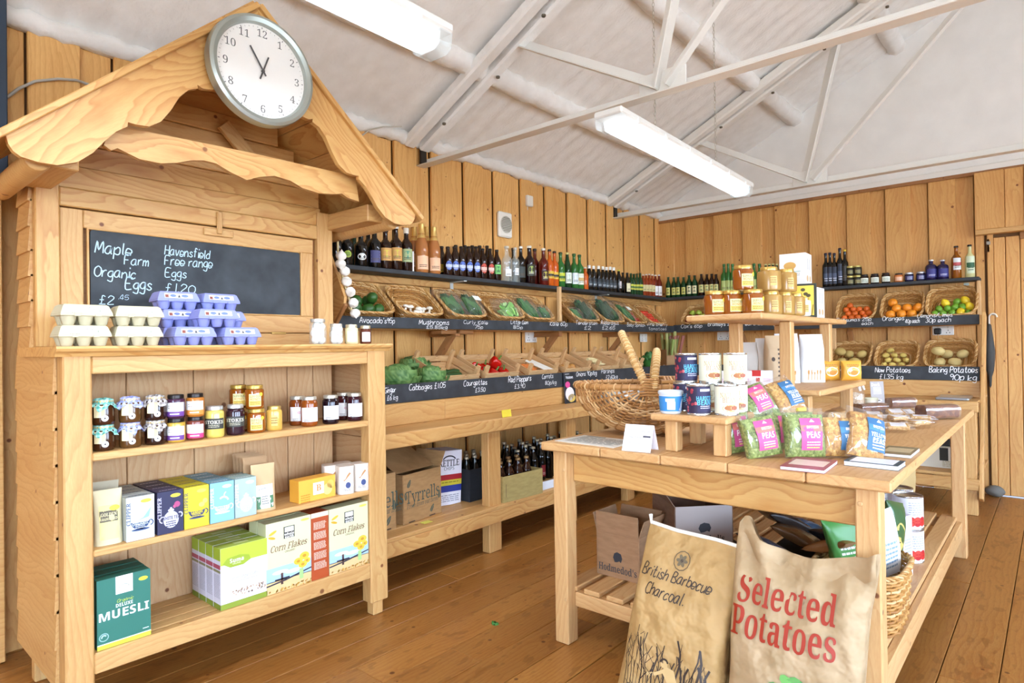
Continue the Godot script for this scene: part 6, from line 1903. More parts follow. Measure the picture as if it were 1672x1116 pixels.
func trays() -> void:
	var tl := 0.72
	var names := {600: "wicker tray of avocados next to the cabinet", 672: "wicker tray holding a few mushrooms", 750: "wicker tray under the bagged kale", 828: "wicker tray under the bagged lettuce", 892: "wicker tray under the bag of salad leaves by the divider", 955: "wicker tray under the long green bags", 1000: "wicker tray under the dark bagged greens", 1036: "wicker tray with bagged beans", 1071: "wicker tray full of tomatoes nearest the corner"}
	var xs := {600: -4.09, 672: -3.69, 750: -3.28, 828: -2.86, 892: -2.49, 955: -1.84, 1000: -1.42, 1036: -1.0, 1071: -0.6}
	var tx := {}
	for k in names: tx[k] = tray(tilted(xs[k], 1.492, 0.152, tl, 0.0), names[k])
	var t0: Transform3D = tx[600]
	for i in 6: fruit(t0, [Vector3(-0.07, 0.05, 0.07), Vector3(0.01, 0.05, 0.075), Vector3(0.09, 0.05, 0.07), Vector3(-0.03, 0.05, -0.005), Vector3(0.055, 0.05, -0.005), Vector3(0.035, 0.105, 0.035)][i], "avocado", lump("avo", Vector3(0.034, 0.042, 0.034), 0.03, 2), flat("2f5a20", 0.4), "green avocado in the tray beside the garlic", "avocado", "avocados", Vector3(1.2, i * 1.3, 0.4))
	t0 = tx[672]
	for i in 12: fruit(t0, Vector3(-0.12 + (i % 6) * 0.05 + 0.006 * sin(i * 3.7), 0.022, 0.095 - (i / 6) * 0.055 + 0.012 * cos(i * 5.0)), "mushroom", mushroom_mesh(), flat("efe6d4", 0.7), "small white mushroom in the wicker tray", "mushroom", "mushrooms", Vector3(0.3 * sin(i * 2.0), i, 0.3 * cos(i * 3.0)), 0.95)
	# bagged greens
	var kale := leafy("kale", 16, 0.1, 0.22, ["2f5c2c", "3c6e34", "244a24", "4c8040"], 3)
	var lett := leafy("lett", 14, 0.08, 0.11, ["8cc860", "a4d878", "78b850", "b8e090"], 5)
	var spin := leafy("spin", 16, 0.085, 0.2, ["3a7434", "2f6630", "4c8844"], 8)
	var dark := leafy("dark", 16, 0.1, 0.27, ["1f4426", "2a5430", "386a3c"], 9)
	for q in [[750, -0.085, kale, Vector3(0.165, 0.27, 0.12), "bag of curly kale leaning at the mushroom side", false, 0.1], [750, 0.085, kale, Vector3(0.165, 0.28, 0.12), "bag of curly kale with a white label", true, -0.08], [828, 0.04, lett, Vector3(0.22, 0.2, 0.12), "bag of bright green little gem lettuce", false, 0.0], [892, -0.075, spin, Vector3(0.18, 0.3, 0.11), "tall clear bag of salad leaves with a puffed top", false, -0.05], [892, 0.1, kale, Vector3(0.13, 0.17, 0.1), "small bag of dark cabbage by the divider post", false, 0.0], [955, -0.11, spin, Vector3(0.13, 0.17, 0.1), "bag of green leaves just past the divider post", false, 0.0], [955, 0.07, dark, Vector3(0.19, 0.34, 0.12), "long bag of dark greens next to the puffed bag", false, -0.1], [1000, 0.0, dark, Vector3(0.24, 0.36, 0.14), "large puffed bag of dark greens", false, -0.1], [1036, -0.09, spin, Vector3(0.16, 0.32, 0.11), "bag of green beans with a small white label", true, -0.05]]:
		var s: Vector3 = q[3]
		var lay: Transform3D = tx[q[0]] * Transform3D(Basis(Vector3(1, 0, 0), Vector3(0, 0, -1), Vector3(0, 1, 0)) * Basis(Vector3(0, 0, 1), q[6]), Vector3(q[1], 0.016 + s.z * 0.5, 0.125))
		bag_of("salad_bag", lay, s, q[2], leafm(), q[4], "bagged greens on the middle shelf", q[5], Vector3(0, 0.02, 0))
	# tomatoes
	var tom := citrus("tom", 0.022)
	for q in [[1071, 26, 4, "d23a1c"], [1036, 14, 6, "a82a18"]]:
		heap(tx[q[0]] * Transform3D(Basis.IDENTITY, Vector3(0.06 if q[0] == 1036 else 0.0, 0, 0)), q[1], 0.023, 0.27 if q[0] == 1071 else 0.16, -0.12, 0.117, 0.014, q[2], func(_i, p, _r): fruit(tx[q[0]], p + Vector3(0.06 if q[0] == 1036 else 0.0, 0, 0), "tomato", tom, flat(q[3], 0.3), "small red tomato in the tray nearest the corner" if q[0] == 1071 else "dark red tomato beside the bagged beans", "tomato", "cherry tomatoes"))
	# ---- end wall, middle shelf
	var ew := func(z: float, tilt: float, x: float, y: float) -> Transform3D: return Transform3D(Basis(Vector3.UP, -PI / 2) * Basis(Vector3.RIGHT, tilt), Vector3(x, y, z))
	var ta: Transform3D = tray(ew.call(0.56, 0.72, -0.155, 1.492), "wicker tray of red apples by the corner")
	for i in 10:
		var redd := i < 6
		fruit(ta, Vector3(-0.11 + (i % 4) * 0.069, 0.047, 0.085 - (i / 4) * 0.07), "apple", citrus("apple", 0.033), flat("7a2c1c" if redd else "a8b840", 0.35), "red apple in the tray by the corner" if redd else "green apple in the tray by the corner", "apple", "apples")
	var tb: Transform3D = tray(ew.call(0.93, 0.72, -0.155, 1.492), "wicker tray of green cooking apples behind the honey")
	for i in 9: fruit(tb, Vector3(-0.107 + (i % 4) * 0.073, 0.05, 0.082 - (i / 4) * 0.075), "cooking_apple", citrus("cook", 0.036), flat("9ab83c", 0.35), "green cooking apple in the tray behind the honey", "apple", "cooking apples")
	var tp: Transform3D = tray(ew.call(1.3, 0.72, -0.155, 1.492), "wicker tray of pears behind the tall stand")
	for i in 6: fruit(tp, Vector3(-0.11 + (i % 4) * 0.07, 0.055, 0.085 - (i / 4) * 0.065), "pear", lump("pear", Vector3(0.03, 0.042, 0.03), 0.03, 5), flat("b0a848", 0.45), "green pear in the tray behind the tall stand", "pear", "pears")
	var tsat: Transform3D = tray(ew.call(2.0, 0.85, -0.15, 1.495), "wicker tray of satsumas beside the white boxes", "B", 0.3, 0.3, 0.075)
	heap(tsat, 13, 0.0265, 0.23, -0.1, 0.12, 0.015, 3, func(_i, p, _r): fruit(tsat, p, "satsuma", citrus("sat", 0.026), flat("d8641c", 0.45), "small satsuma in the tray beside the white boxes", "satsuma", "satsumas"))
	var tor: Transform3D = tray(ew.call(2.345, 0.85, -0.15, 1.495), "wicker tray of oranges on the end wall", "B", 0.3, 0.3, 0.075)
	heap(tor, 7, 0.0375, 0.235, -0.1, 0.122, 0.016, 5, func(_i, p, _r): fruit(tor, p, "orange", citrus("orange", 0.037), flat("e88c1c", 0.45), "orange in the wicker tray on the end wall", "orange", "oranges"))
	var tle: Transform3D = tray(ew.call(2.685, 0.85, -0.142, 1.5), "wicker tray of lemons and limes at the shelf end", "C", 0.33, 0.31, 0.085)
	for q in [[-0.11, 0.095, 0], [-0.053, 0.097, 0], [0.003, 0.095, 0], [0.062, 0.085, 1], [0.115, 0.1, 0], [-0.085, 0.042, 0], [-0.028, 0.042, 0], [0.02, 0.03, 0], [0.118, 0.03, 1], [-0.045, -0.018, 1], [0.03, -0.03, 0], [0.085, -0.04, 1], [0.07, 0.03, 0]]:
		var lemon: bool = q[2] == 1
		fruit(tle, Vector3(q[0], 0.046, q[1]), "lemon" if lemon else "lime", citrus("lemon", 0.03, 0.35) if lemon else citrus("lime", 0.026, 0.2), flat("e8c828" if lemon else "6c9c28", 0.4), "yellow lemon among the limes" if lemon else "green lime beside the lemons", "lemon" if lemon else "lime", "lemons" if lemon else "limes", Vector3(0.5, q[0] * 40.0, 0.3))
	# ---- end wall, lower shelf: potatoes
	var pt := [[1.975, "wicker tray of loose potatoes behind the tall stand's yellow packs", "B", 5, "b89c58"], [2.315, "wicker tray of new potatoes on the end wall", "B", 10, "cdb25c"], [2.68, "wicker tray of baking potatoes by the door", "C", 5, "d0b878"]]
	for q in pt:
		var tt: Transform3D = tray(ew.call(q[0], 0.75, -0.26, 1.08), q[1], q[2], 0.33 if q[2] == "C" else 0.3, 0.31 if q[2] == "C" else 0.3, 0.085 if q[2] == "C" else 0.075)
		var r := 0.024 if q[3] == 10 else 0.038
		heap(tt, q[3], r * 1.28, 0.235, -0.1, 0.125, 0.012, q[3] + 1, func(i, p, _r): fruit(tt, p, "potato", lump("pot%.3f" % r, Vector3(r * 1.25, r * 0.9, r), 0.06, 3), flat(q[4], 0.7), "small new potato in the middle tray of the end wall" if r < 0.03 else ("large baking potato in the tray by the door" if q[0] > 2.6 else "loose potato in the tray behind the tall stand"), "potato", "potatoes", Vector3(0, i * 1.9, 0.2)))
	# leeks behind the stand
	for i in 4:
		var lk := thing("leek", "green leek leaning in the lower shelf behind the tall stand", "leek", Vector3(-0.3, 1.02, 1.08 + i * 0.06), 0.0, "leeks")
		lk.rotation = Vector3(0.05 * i, 0, 0.3)
		var m := MB.new()
		m.tube([Vector3(0, -0.04, 0), Vector3(0, 0.08, 0), Vector3(0.01, 0.14, 0)], [0.016, 0.015, 0.018], 10)
		mi(lk, "stem", m.mesh(), flat("dfe4b8", 0.5))
		m = MB.new()
		for s in 5:
			m.surf(3, 8, func(u, v): return Vector3((u - 0.5) * 0.035 * (1.0 - v * 0.6) + (s - 2) * 0.025 * v, 0.12 + v * 0.13 - v * v * 0.03, (s % 2 - 0.5) * 0.03 * v + 0.01 * cos((u - 0.5) * 3.0)))
		mi(lk, "leaves", m.mesh(), flat("3c7034", 0.5))

func crates_and_veg() -> void:
	var th := 0.42
	var bs := Basis(Vector3.RIGHT, th)
	# ginger tray and cabbages beside the cabinet
	tray(tilted(-4.16, 1.03, 0.2, 0.45), "wicker tray behind the cabbages next to the cabinet")
	var cab := thing("cabbage", "green cabbage with crinkled leaves nearest the cabinet", "cabbage", onZ(650, 646, 0.37), 0.0, "cabbages")
	cab.scale = Vector3.ONE * 1.2
	mi(cab, "leaves", cabbage_mesh(1), leafm())
	var cab2 := thing("cabbage", "green cabbage with crinkled leaves beside the first crate", "cabbage", onZ(702, 640, 0.37), 1.3, "cabbages")
	cab2.scale = Vector3.ONE * 1.05
	mi(cab2, "leaves", cabbage_mesh(2), leafm())
	var cab3 := thing("cabbage", "green cabbage at the back behind the other two", "cabbage", onZ(676, 622, 0.14), 2.3, "cabbages")
	cab3.scale = Vector3.ONE * 1.05
	mi(cab3, "leaves", cabbage_mesh(1), leafm())
	var names := ["slatted crate of courgettes beside the cabbages", "slatted crate of red peppers", "slatted crate holding carrots", "slatted crate holding onions", "slatted crate of parsnips", "slatted crate near the corner behind the basket handle"]
	var xs := [-3.52, -3.12, -2.66, -2.22, -1.78, -1.36]
	var cx := []
	for i in 6:
		var at := Vector3(xs[i], 1.035, 0.27)
		veg_crate(names[i], at, bs)
		cx.append(Transform3D(bs, at))
	# courgettes
	for i in 6:
		var t := thing("courgette", "dark green courgette lying in the first crate", "courgette", Vector3.ZERO, 0.0, "courgettes")
		t.transform = cx[0] * Transform3D(Basis(Vector3.UP, 0.12), Vector3(-0.03 + 0.02 * (i % 2), 0.032 + 0.044 * (i / 4), 0.1 - 0.046 * (i % 4)))
		var m := cached("courg", func():
			var q := MB.new()
			q.tube([Vector3(-0.09, 0, 0), Vector3(-0.08, 0, 0), Vector3(-0.03, 0.002, 0), Vector3(0.04, 0.003, 0), Vector3(0.085, 0, 0), Vector3(0.095, 0, 0)], [0.008, 0.016, 0.02, 0.021, 0.016, 0.004], 10)
			return q.mesh())
		mi(t, "flesh", m, flat("24481c", 0.35))
		mi(t, "stalk", lathe_mesh("cstalk", [[0.0, 0.0], [0.009, 0.0], [0.007, 0.018], [0.0, 0.019]], 8), flat("a8b070", 0.6), Vector3(-0.085, 0, 0), Basis(Vector3(0, 0, 1), PI / 2))
	# red peppers
	var pm := flat("b8160c", 0.18)
	for i in 7:
		var t := thing("red_pepper", "glossy red pepper in the slatted crate", "pepper", Vector3.ZERO, 0.0, "red peppers")
		var lp: Vector3 = [Vector3(-0.1, 0.06, 0.075), Vector3(-0.005, 0.06, 0.08), Vector3(0.09, 0.06, 0.075), Vector3(0.035, 0.125, 0.03), Vector3(-0.095, 0.06, -0.02), Vector3(0.1, 0.06, -0.02), Vector3(0.0, 0.06, -0.015)][i]
		t.transform = cx[1] * Transform3D(Basis.from_euler(Vector3(0.4 * sin(i * 1.7), i * 1.1, 0.4 * cos(i * 2.3))), lp)
		mi(t, "flesh", pepper_mesh(), pm)
		var st := MB.new()
		st.tube([Vector3(0, 0.03, 0), Vector3(0, 0.045, 0.002), Vector3(0.004, 0.062, 0.004)], [0.009, 0.005, 0.006], 7)
		mi(t, "stalk", st.mesh(), flat("5c8434", 0.5))
	# carrots
	for i in 7:
		fruit(cx[2], Vector3(-0.14 + (i % 4) * 0.01, 0.045 + 0.036 * (i / 4), 0.1 - 0.037 * (i % 4)), "carrot", root_mesh("carrot", 0.17, 0.016), flat("d0742c", 0.6), "orange carrot in the slatted crate beside the peppers", "carrot", "carrots", Vector3(th, 0.08, 0))
	# paper lining in the carrot crate
	var pl := MB.new()
	pl.surf(6, 5, func(u, v): return Vector3((u - 0.5) * 0.1, 0.012 * sin(u * 9.0) + 0.02 * v, (v - 0.5) * 0.22))
	var pn := thing("paper_liner", "sheet of white paper lining the carrot crate", "paper", Vector3.ZERO)
	pn.transform = cx[2] * Transform3D(Basis.IDENTITY, Vector3(0.09, 0.07, 0.03))
	mi(pn, "sheet", pl.mesh(), flat("e8e2d2", 0.8))
	for i in 9: fruit(cx[3], Vector3(-0.11 + (i % 4) * 0.07, 0.045, 0.09 - (i / 4) * 0.07), "onion", lump("onion", Vector3(0.034, 0.03, 0.034), 0.02, 3), flat("b8803c", 0.4), "brown onion in the slatted crate", "onion", "onions")
	for i in 7: fruit(cx[4], Vector3(-0.12 + (i % 4) * 0.01, 0.05 + 0.045 * (i / 4), 0.09 - 0.047 * (i % 4)), "parsnip", root_mesh("parsnip", 0.2, 0.02), flat("e0cf98", 0.6), "pale parsnip in the slatted crate", "parsnip", "parsnips", Vector3(th, 0.1, 0.0))
	# seed potato leaflet standing against the boards
	var p := onZ(921, 640, 0.53)
	var lf := carton("leaflet", Vector3(p.x + 0.075, 0.8105, 0.535), 0.05, Vector3(0.15, 0.235, 0.006), flat("2a3040", 0.4), func(a: Art, w: float, h: float):
		a.rect(-w * 0.46, h * 0.02, w * 0.92, h * 0.96, Color("23282c")).up().ell(-w * 0.2, h * 0.6, w * 0.22, h * 0.1, Color("d84c8c")).ell(-w * 0.05, h * 0.3, w * 0.4, h * 0.22, Color("ece4dc")).ell(w * 0.1, h * 0.16, w * 0.34, h * 0.13, Color("e0c060")).up().txt("Potatoes", 0, h * 0.83, h * 0.09, Color("e8ecf0"), "sansb", 1, 0.8).small(-w * 0.4, h * 0.93, w * 0.4, 1, h * 0.04, Color("c9ccd0")), "leaf", "dark leaflet with a pink flower standing on the bench", "leaflet")
	lf.rotation.x = -0.06
	# yellow price ticket on the bench edge
	var yt := thing("price_ticket", "yellow price ticket lying on the bench edge", "ticket", onZ(827, 668, 0.742) * Vector3(1, 0, 1) + Vector3(0, 0.811, 0))
	mi(yt, "card", bx(0.085, 0.045, 0.0015, 0.0), flat("e8d23c", 0.6), Vector3(0, 0.022, 0.0), Basis(Vector3.RIGHT, -0.15))
	# herbs and rhubarb near the corner
	var hb := thing("herb_bunch", "bushy dark green bunch of herbs behind the basket handle", "herbs", Vector3(-0.98, 1.0, 0.40))
	mi(hb, "fronds", leafy("herb", 44, 0.12, 0.17, ["2f6428", "285820", "3c7430", "1f4a1c"], 12, 0.5), leafm())
	var rb := thing("rhubarb_box", "cardboard box of rhubarb sticks standing in the corner", "box", Vector3(-0.27, 0.99, 0.27), 0.78)
	mi(rb, "side", bx(0.3, 0.12, 0.005, 0.001), flat("b08c60", 0.8), Vector3(0, 0.06, 0.1))
	mi(rb, "side", bx(0.3, 0.2, 0.005, 0.001), flat("a07c54", 0.8), Vector3(0, 0.1, -0.1))
	for sx in [-0.15, 0.15]: mi(rb, "side", bx(0.005, 0.14, 0.2, 0.001), flat("a07c54", 0.8), Vector3(sx, 0.07, 0))
	for i in 14:
		var t := thing("rhubarb_stick", "stick of rhubarb standing in the corner box", "rhubarb", Vector3.ZERO, 0.0, "rhubarb sticks")
		t.transform = Transform3D(Basis(Vector3.UP, 0.78).scaled(Vector3.ONE * 1.35), Vector3(-0.27, 1.0, 0.27)) * Transform3D(Basis.from_euler(Vector3(0.12 * sin(i * 2.1), 0, 0.15 * (i % 7 - 3) / -3.0)), Vector3(-0.084 + (i % 7) * 0.028, 0.0, -0.03 + 0.05 * (i / 7)))
		var m := cached("rhub%d" % (i % 3), func():
			var q := MB.new()
			q.tube([Vector3.ZERO, Vector3(0.004, 0.12, 0), Vector3(0, 0.22 + 0.03 * (i % 3), 0.008)], [0.011, 0.011, 0.014], 7)
			return q.mesh())
		mi(t, "stick", m, flat(["8a9a4c", "9c5c4c", "a8a860"][i % 3], 0.5))

func open_box(called: String, at: Vector3, turn: float, s: Vector3, col: String, text: String, front = null, key := "", flaps := [0.9, 0.9, 0.7, 0.7], side = null) -> Node3D:
	var t := thing(called, text, "box", at, turn, "")
	var m := cardm(col)
	var w := 0.005
	mi(t, "front_panel", bx(s.x, s.y, w, 0.001), m, Vector3(0, s.y * 0.5, s.z * 0.5))
	mi(t, "back_panel", bx(s.x, s.y, w, 0.001), m, Vector3(0, s.y * 0.5, -s.z * 0.5))
	for sx in [-1, 1]: mi(t, "side_panel", bx(w, s.y, s.z, 0.001), m, Vector3(sx * s.x * 0.5, s.y * 0.5, 0))
	mi(t, "base", bx(s.x, w, s.z, 0.001), m, Vector3(0, 0.003, 0))
	# flaps: front, back, left, right lengths; rotated outwards/upwards
	var fl: float = s.z * 0.42
	if flaps[0] > 0: mi(t, "flap", bx(s.x, fl, w * 0.8, 0.001), m, Vector3(0, s.y, s.z * 0.5) + Vector3(0, cos(flaps[0]), sin(flaps[0])) * fl * 0.5, Basis(Vector3.RIGHT, flaps[0]))
	if flaps[1] > 0: mi(t, "flap", bx(s.x, fl, w * 0.8, 0.001), m, Vector3(0, s.y, -s.z * 0.5) + Vector3(0, cos(flaps[1]), -sin(flaps[1])) * fl * 0.5, Basis(Vector3.RIGHT, -flaps[1]))
	if flaps[2] > 0: mi(t, "flap", bx(w * 0.8, fl, s.z, 0.001), m, Vector3(-s.x * 0.5, s.y, 0) + Vector3(-sin(flaps[2]), cos(flaps[2]), 0) * fl * 0.5, Basis(Vector3(0, 0, 1), flaps[2]))
	if flaps[3] > 0: mi(t, "flap", bx(w * 0.8, fl, s.z, 0.001), m, Vector3(s.x * 0.5, s.y, 0) + Vector3(sin(flaps[3]), cos(flaps[3]), 0) * fl * 0.5, Basis(Vector3(0, 0, 1), -flaps[3]))
	if front != null:
		var a := art()
		front.call(a, s.x, s.y)
		mi(t, "front_print", a.mb.mesh(), printm(), Vector3(0, 0, s.z * 0.5 + w * 0.5))
	if side != null:
		var a := art()
		side.call(a, s.z, s.y)
		mi(t, "side_print", a.mb.mesh(), printm(), Vector3(-s.x * 0.5 - w * 0.5, 0, 0), Basis(Vector3(0, 0, 1), Vector3(0, 1, 0), Vector3(-1, 0, 0)))
	return t
func cardm(col: String) -> StandardMaterial3D:
	if not mats.has("card" + col):
		var m := StandardMaterial3D.new()
		m.albedo_color = Color(col)
		m.albedo_texture = ntex(0.03, 51, Color("e4e0d8"), Color("ffffff"), 4, 256)
		m.uv1_triplanar = true; m.uv1_scale = Vector3(1.5, 6.0, 1.5)
		m.roughness = 0.8
		mats["card" + col] = m
	return mats["card" + col]
func leafmark(a: Art, x: float, y: float, s: float, rot: float, c: Color) -> void:
	var p := []
	for i in 15:
		var t := i / 14.0 * TAU
		p.append(Vector2(cos(t) * s * 0.42 * (1.0 - 0.3 * sin(t)), sin(t) * s).rotated(rot) + Vector2(x, y))
	a.poly(p, c).up().line([Vector2(0, -s * 1.3).rotated(rot) + Vector2(x, y), Vector2(0, s * 0.7).rotated(rot) + Vector2(x, y)], s * 0.08, Color("b8925c"))

func bench_goods() -> void:
	var Y := 0.2845
	var ink := Color("3c5048")
	var tyr := func(a: Art, w: float, h: float):
		a.txt("Tyrrells", 0.0, h * 0.52, h * 0.25, ink, "serif", 1, 0.8).txt("Fresh from our farm!", 0.0, h * 0.34, h * 0.085, ink, "serif", 1, 0.8, 0.0, 0.2)
		leafmark(a, -w * 0.36, h * 0.8, h * 0.09, -0.5, ink); leafmark(a, w * 0.24, h * 0.17, h * 0.09, -0.6, ink); leafmark(a, w * 0.44, h * 0.42, h * 0.09, 0.0, ink); leafmark(a, -w * 0.45, h * 0.56, h * 0.08, 0.2, ink)
		a.rect(-w * 0.38, h * 0.012, w * 0.16, h * 0.02, Color("3a2c20")).rect(w * 0.16, h * 0.012, w * 0.16, h * 0.02, Color("3a2c20"))
	var b2 := Vector3(-4.005, Y, 0.5)
	open_box("crisp_box", b2, 0.12, Vector3(0.31, 0.27, 0.22), "b48c5c", "brown cardboard crisp box under the bench next to the white box", tyr, "tyr", [0.0, 0.25, 0.0, 0.5])
	mi(get_node("crisp_box"), "top_panel", bx(0.31, 0.004, 0.22, 0.001), cardm("b48c5c"), Vector3(0, 0.32, -0.04), Basis(Vector3.RIGHT, 0.45))
	open_box("crisp_box", Vector3(-4.31, Y, 0.52), 0.05, Vector3(0.2, 0.3, 0.24), "b48c5c", "brown cardboard crisp box half hidden behind the cabinet post", tyr, "tyr", [0.0, 0.15, 0.0, 0.0])
	# white crisp box with stripes
	var kb := carton("striped_box", Vector3(-3.69, Y, 0.42), -0.08, Vector3(0.2, 0.33, 0.16), flat("eceaf0", 0.6), func(a: Art, w: float, h: float):
		a.rect(-w * 0.5, h * 0.46, w, h * 0.1, Color("b0242c")).rect(-w * 0.5, h * 0.36, w, h * 0.1, Color("d8c83c")).rect(-w * 0.5, h * 0.24, w, h * 0.12, Color("2c3c94")).arc(0.0, h * 0.8, w * 0.26, 0.4, 2.7, w * 0.04, Color("22242c"), h * 0.1).txt("KETTLE", 0.0, h * 0.77, h * 0.12, Color("22242c"), "serifb", 1, 0.72).txt("CHIPS", 0.0, h * 0.67, h * 0.06, Color("22242c"), "sans", 1, 1.1).up().small(-w * 0.4, h * 0.41, w * 0.8, 1, h * 0.04, Color("8a7c20")).small(-w * 0.42, h * 0.17, w * 0.84, 4, h * 0.035, Color("9a98a8")), "kettle", "white crisp box with red, yellow and blue stripes", "box")
	kb.rotation.z = -0.05
	# dark bottle crate and more bottles
	var dk := open_box("bottle_crate", Vector3(-3.42, Y, 0.42), 0.0, Vector3(0.3, 0.2, 0.28), "1c2028", "black cardboard crate of bottles under the bench", func(a: Art, w: float, h: float):
		a.arc(w * 0.1, h * 0.55, h * 0.16, 0.5, 5.6, h * 0.05, Color("d8d8dc")).small(-w * 0.1, h * 0.2, w * 0.4, 1, h * 0.08, Color("c9c9cc")), "dk", [0, 0, 0, 0])
	var blk := flat("0d0d0c", 0.06)
	for i in 12: bottle(Vector3(-3.53 + (i % 4) * 0.073, Y + 0.006, 0.34 + (i / 4) * 0.078), 0.0, "beer", 0.032, 0.264, blk, "a8987c", {}, "dark bottle standing in the black crate under the bench", "bottles in the black crate")
	open_box("cardboard_box", Vector3(-3.27, Y, 0.63), -0.06, Vector3(0.36, 0.16, 0.24), "b09c60", "low open brown box of bottles beside the bench post", func(a: Art, w: float, h: float): a.line([Vector2(-w * 0.44, h * 0.2), Vector2(-w * 0.44, h * 0.7)], 0.004, Color("6a4c30")), "cb", [0.0, 0.0, 0.0, 0.0])
	for i in 8: bottle(Vector3(-3.4 + (i % 4) * 0.085, Y + 0.006, 0.58 + (i / 4) * 0.085), 0.0, "beer", 0.034, 0.235, flat("2a140a", 0.06), "8a6a3c", {}, "brown bottle standing in the low brown box", "bottles in the brown box")
	# loose rows of bottles further along and the tray with red packs
	for i in 33: bottle(Vector3(-3.04 + (i % 11) * 0.085, Y, 0.3 + (i / 11) * 0.1), 0.0, "beer", 0.034, 0.25 + 0.02 * (i % 2), blk, "b8a888", {"c": "8a2024", "h": 0.3, "w": 1.5, "y": 0.1, "p": "d8b0a8"} if i >= 22 and i < 26 else {}, "dark bottle in the loose rows under the bench" if i < 22 or i > 25 else "dark bottle with a red label in the loose rows under the bench", "loose bottles under the bench")
	mi(thing("white_tray", "shallow white cardboard tray under the red labelled bottles", "tray", Vector3(-2.98, Y, 0.69)), "tray_side", bx(0.28, 0.055, 0.01, 0.002), flat("dfe2e6", 0.6), Vector3(0.0, 0.028, 0.03))
	mi(get_node("white_tray"), "tray_floor", bx(0.28, 0.006, 0.09, 0.002), flat("dfe2e6", 0.6), Vector3(0.0, 0.003, -0.02))
	# yellow ticket stuck on the lower shelf edge
	var yt := thing("shelf_ticket", "small pale yellow ticket on the lower shelf edge under the crisp box", "ticket", onY(696, 853, 0.287))
	mi(yt, "card", bx(0.06, 0.002, 0.04, 0.0), flat("e0d860", 0.6))
	# clutter under the end wall bench
	carton("storage_box", Vector3(-0.5, Y, 2.62), -PI / 2, Vector3(0.34, 0.16, 0.3), flat("d8d4c4", 0.7), func(a: Art, w: float, h: float): a.rect(w * 0.05, h * 0.35, w * 0.16, h * 0.6, Color("26221c")).up().small(w * 0.1, h * 0.3, w * 0.3, 4, h * 0.07, Color("a89c70")), "sb", "white and brown box on the lower shelf by the door", "box")
	carton("black_crate", Vector3(-0.45, Y + 0.162, 2.6), -PI / 2, Vector3(0.36, 0.3, 0.32), flat("171512", 0.5), null, "", "black crate stacked on the white box by the door", "crate")
	for i in 3: carton("brown_box", Vector3(-0.45, Y, 1.1 + i * 0.45), -PI / 2, Vector3(0.36, 0.3, 0.36), cardm("8a6a44"), null, "", "plain brown box under the end bench, %s the row" % ["first in", "in the middle of", "last in"][i], "box")

# ================================================================ display table and what stands on and under it
const T := 0.842
func table() -> void:
	var t := thing("display_table", "large pine display table with thick plank top and slatted lower shelf", "table")
	var zb := [1.66, 1.955, 2.215, 2.465, 2.715, 2.95]
	for i in 5: plank(t, "top_plank", Vector3(-4.24, 0.808, zb[i] + 0.0012), Vector3(-1.83, T, zb[i + 1] - 0.0012), "table", (i * 3 + 1) % 8, 0.005)
	for x in [-4.208, -1.955]:
		for z in [[1.70, 1.768], [2.845, 2.913]]: plank(t, "leg", Vector3(x, 0.001, z[0]), Vector3(x + 0.072, 0.807, z[1]), "table", int(z[0] * 9 - x * 3) % 8, 0.005)
		plank(t, "apron", Vector3(x + 0.05 if x < -3 else x + 0.005, 0.677, 1.769), Vector3(x + 0.085 if x < -3 else x + 0.035, 0.79, 2.844), "show", 2 if x < -3 else 5)
		plank(t, "shelf_rail", Vector3(x + 0.05, 0.15, 1.769), Vector3(x + 0.085, 0.21, 2.844), "table", 3)
	plank(t, "apron", Vector3(-4.13, 0.677, 1.705), Vector3(-1.96, 0.79, 1.735), "table", 6)
	plank(t, "shelf_rail", Vector3(-4.12, 0.12, 2.865), Vector3(-1.96, 0.21, 2.895), "table", 1)
	for z in [1.70, 1.81, 1.92, 2.03, 2.14, 2.25, 2.36, 2.47, 2.58, 2.69, 2.79]: plank(t, "shelf_slat", Vector3(-4.155, 0.211, z), Vector3(-1.9, 0.232, z + 0.078), "table", int(z * 20) % 8)
	for q in [Vector3(-4.209, 0.76, 2.86), Vector3(-4.209, 0.73, 1.755), Vector3(-4.209, 0.19, 1.755)]:
		mi(t, "peg", lathe_mesh("peg", [[0.0, 0.003], [0.006, 0.002], [0.0075, 0.0]], 12), wood("crate", 1), q, Basis(Vector3(0, 0, 1), PI / 2))
	stand()
	table_top_goods()
	under_table()

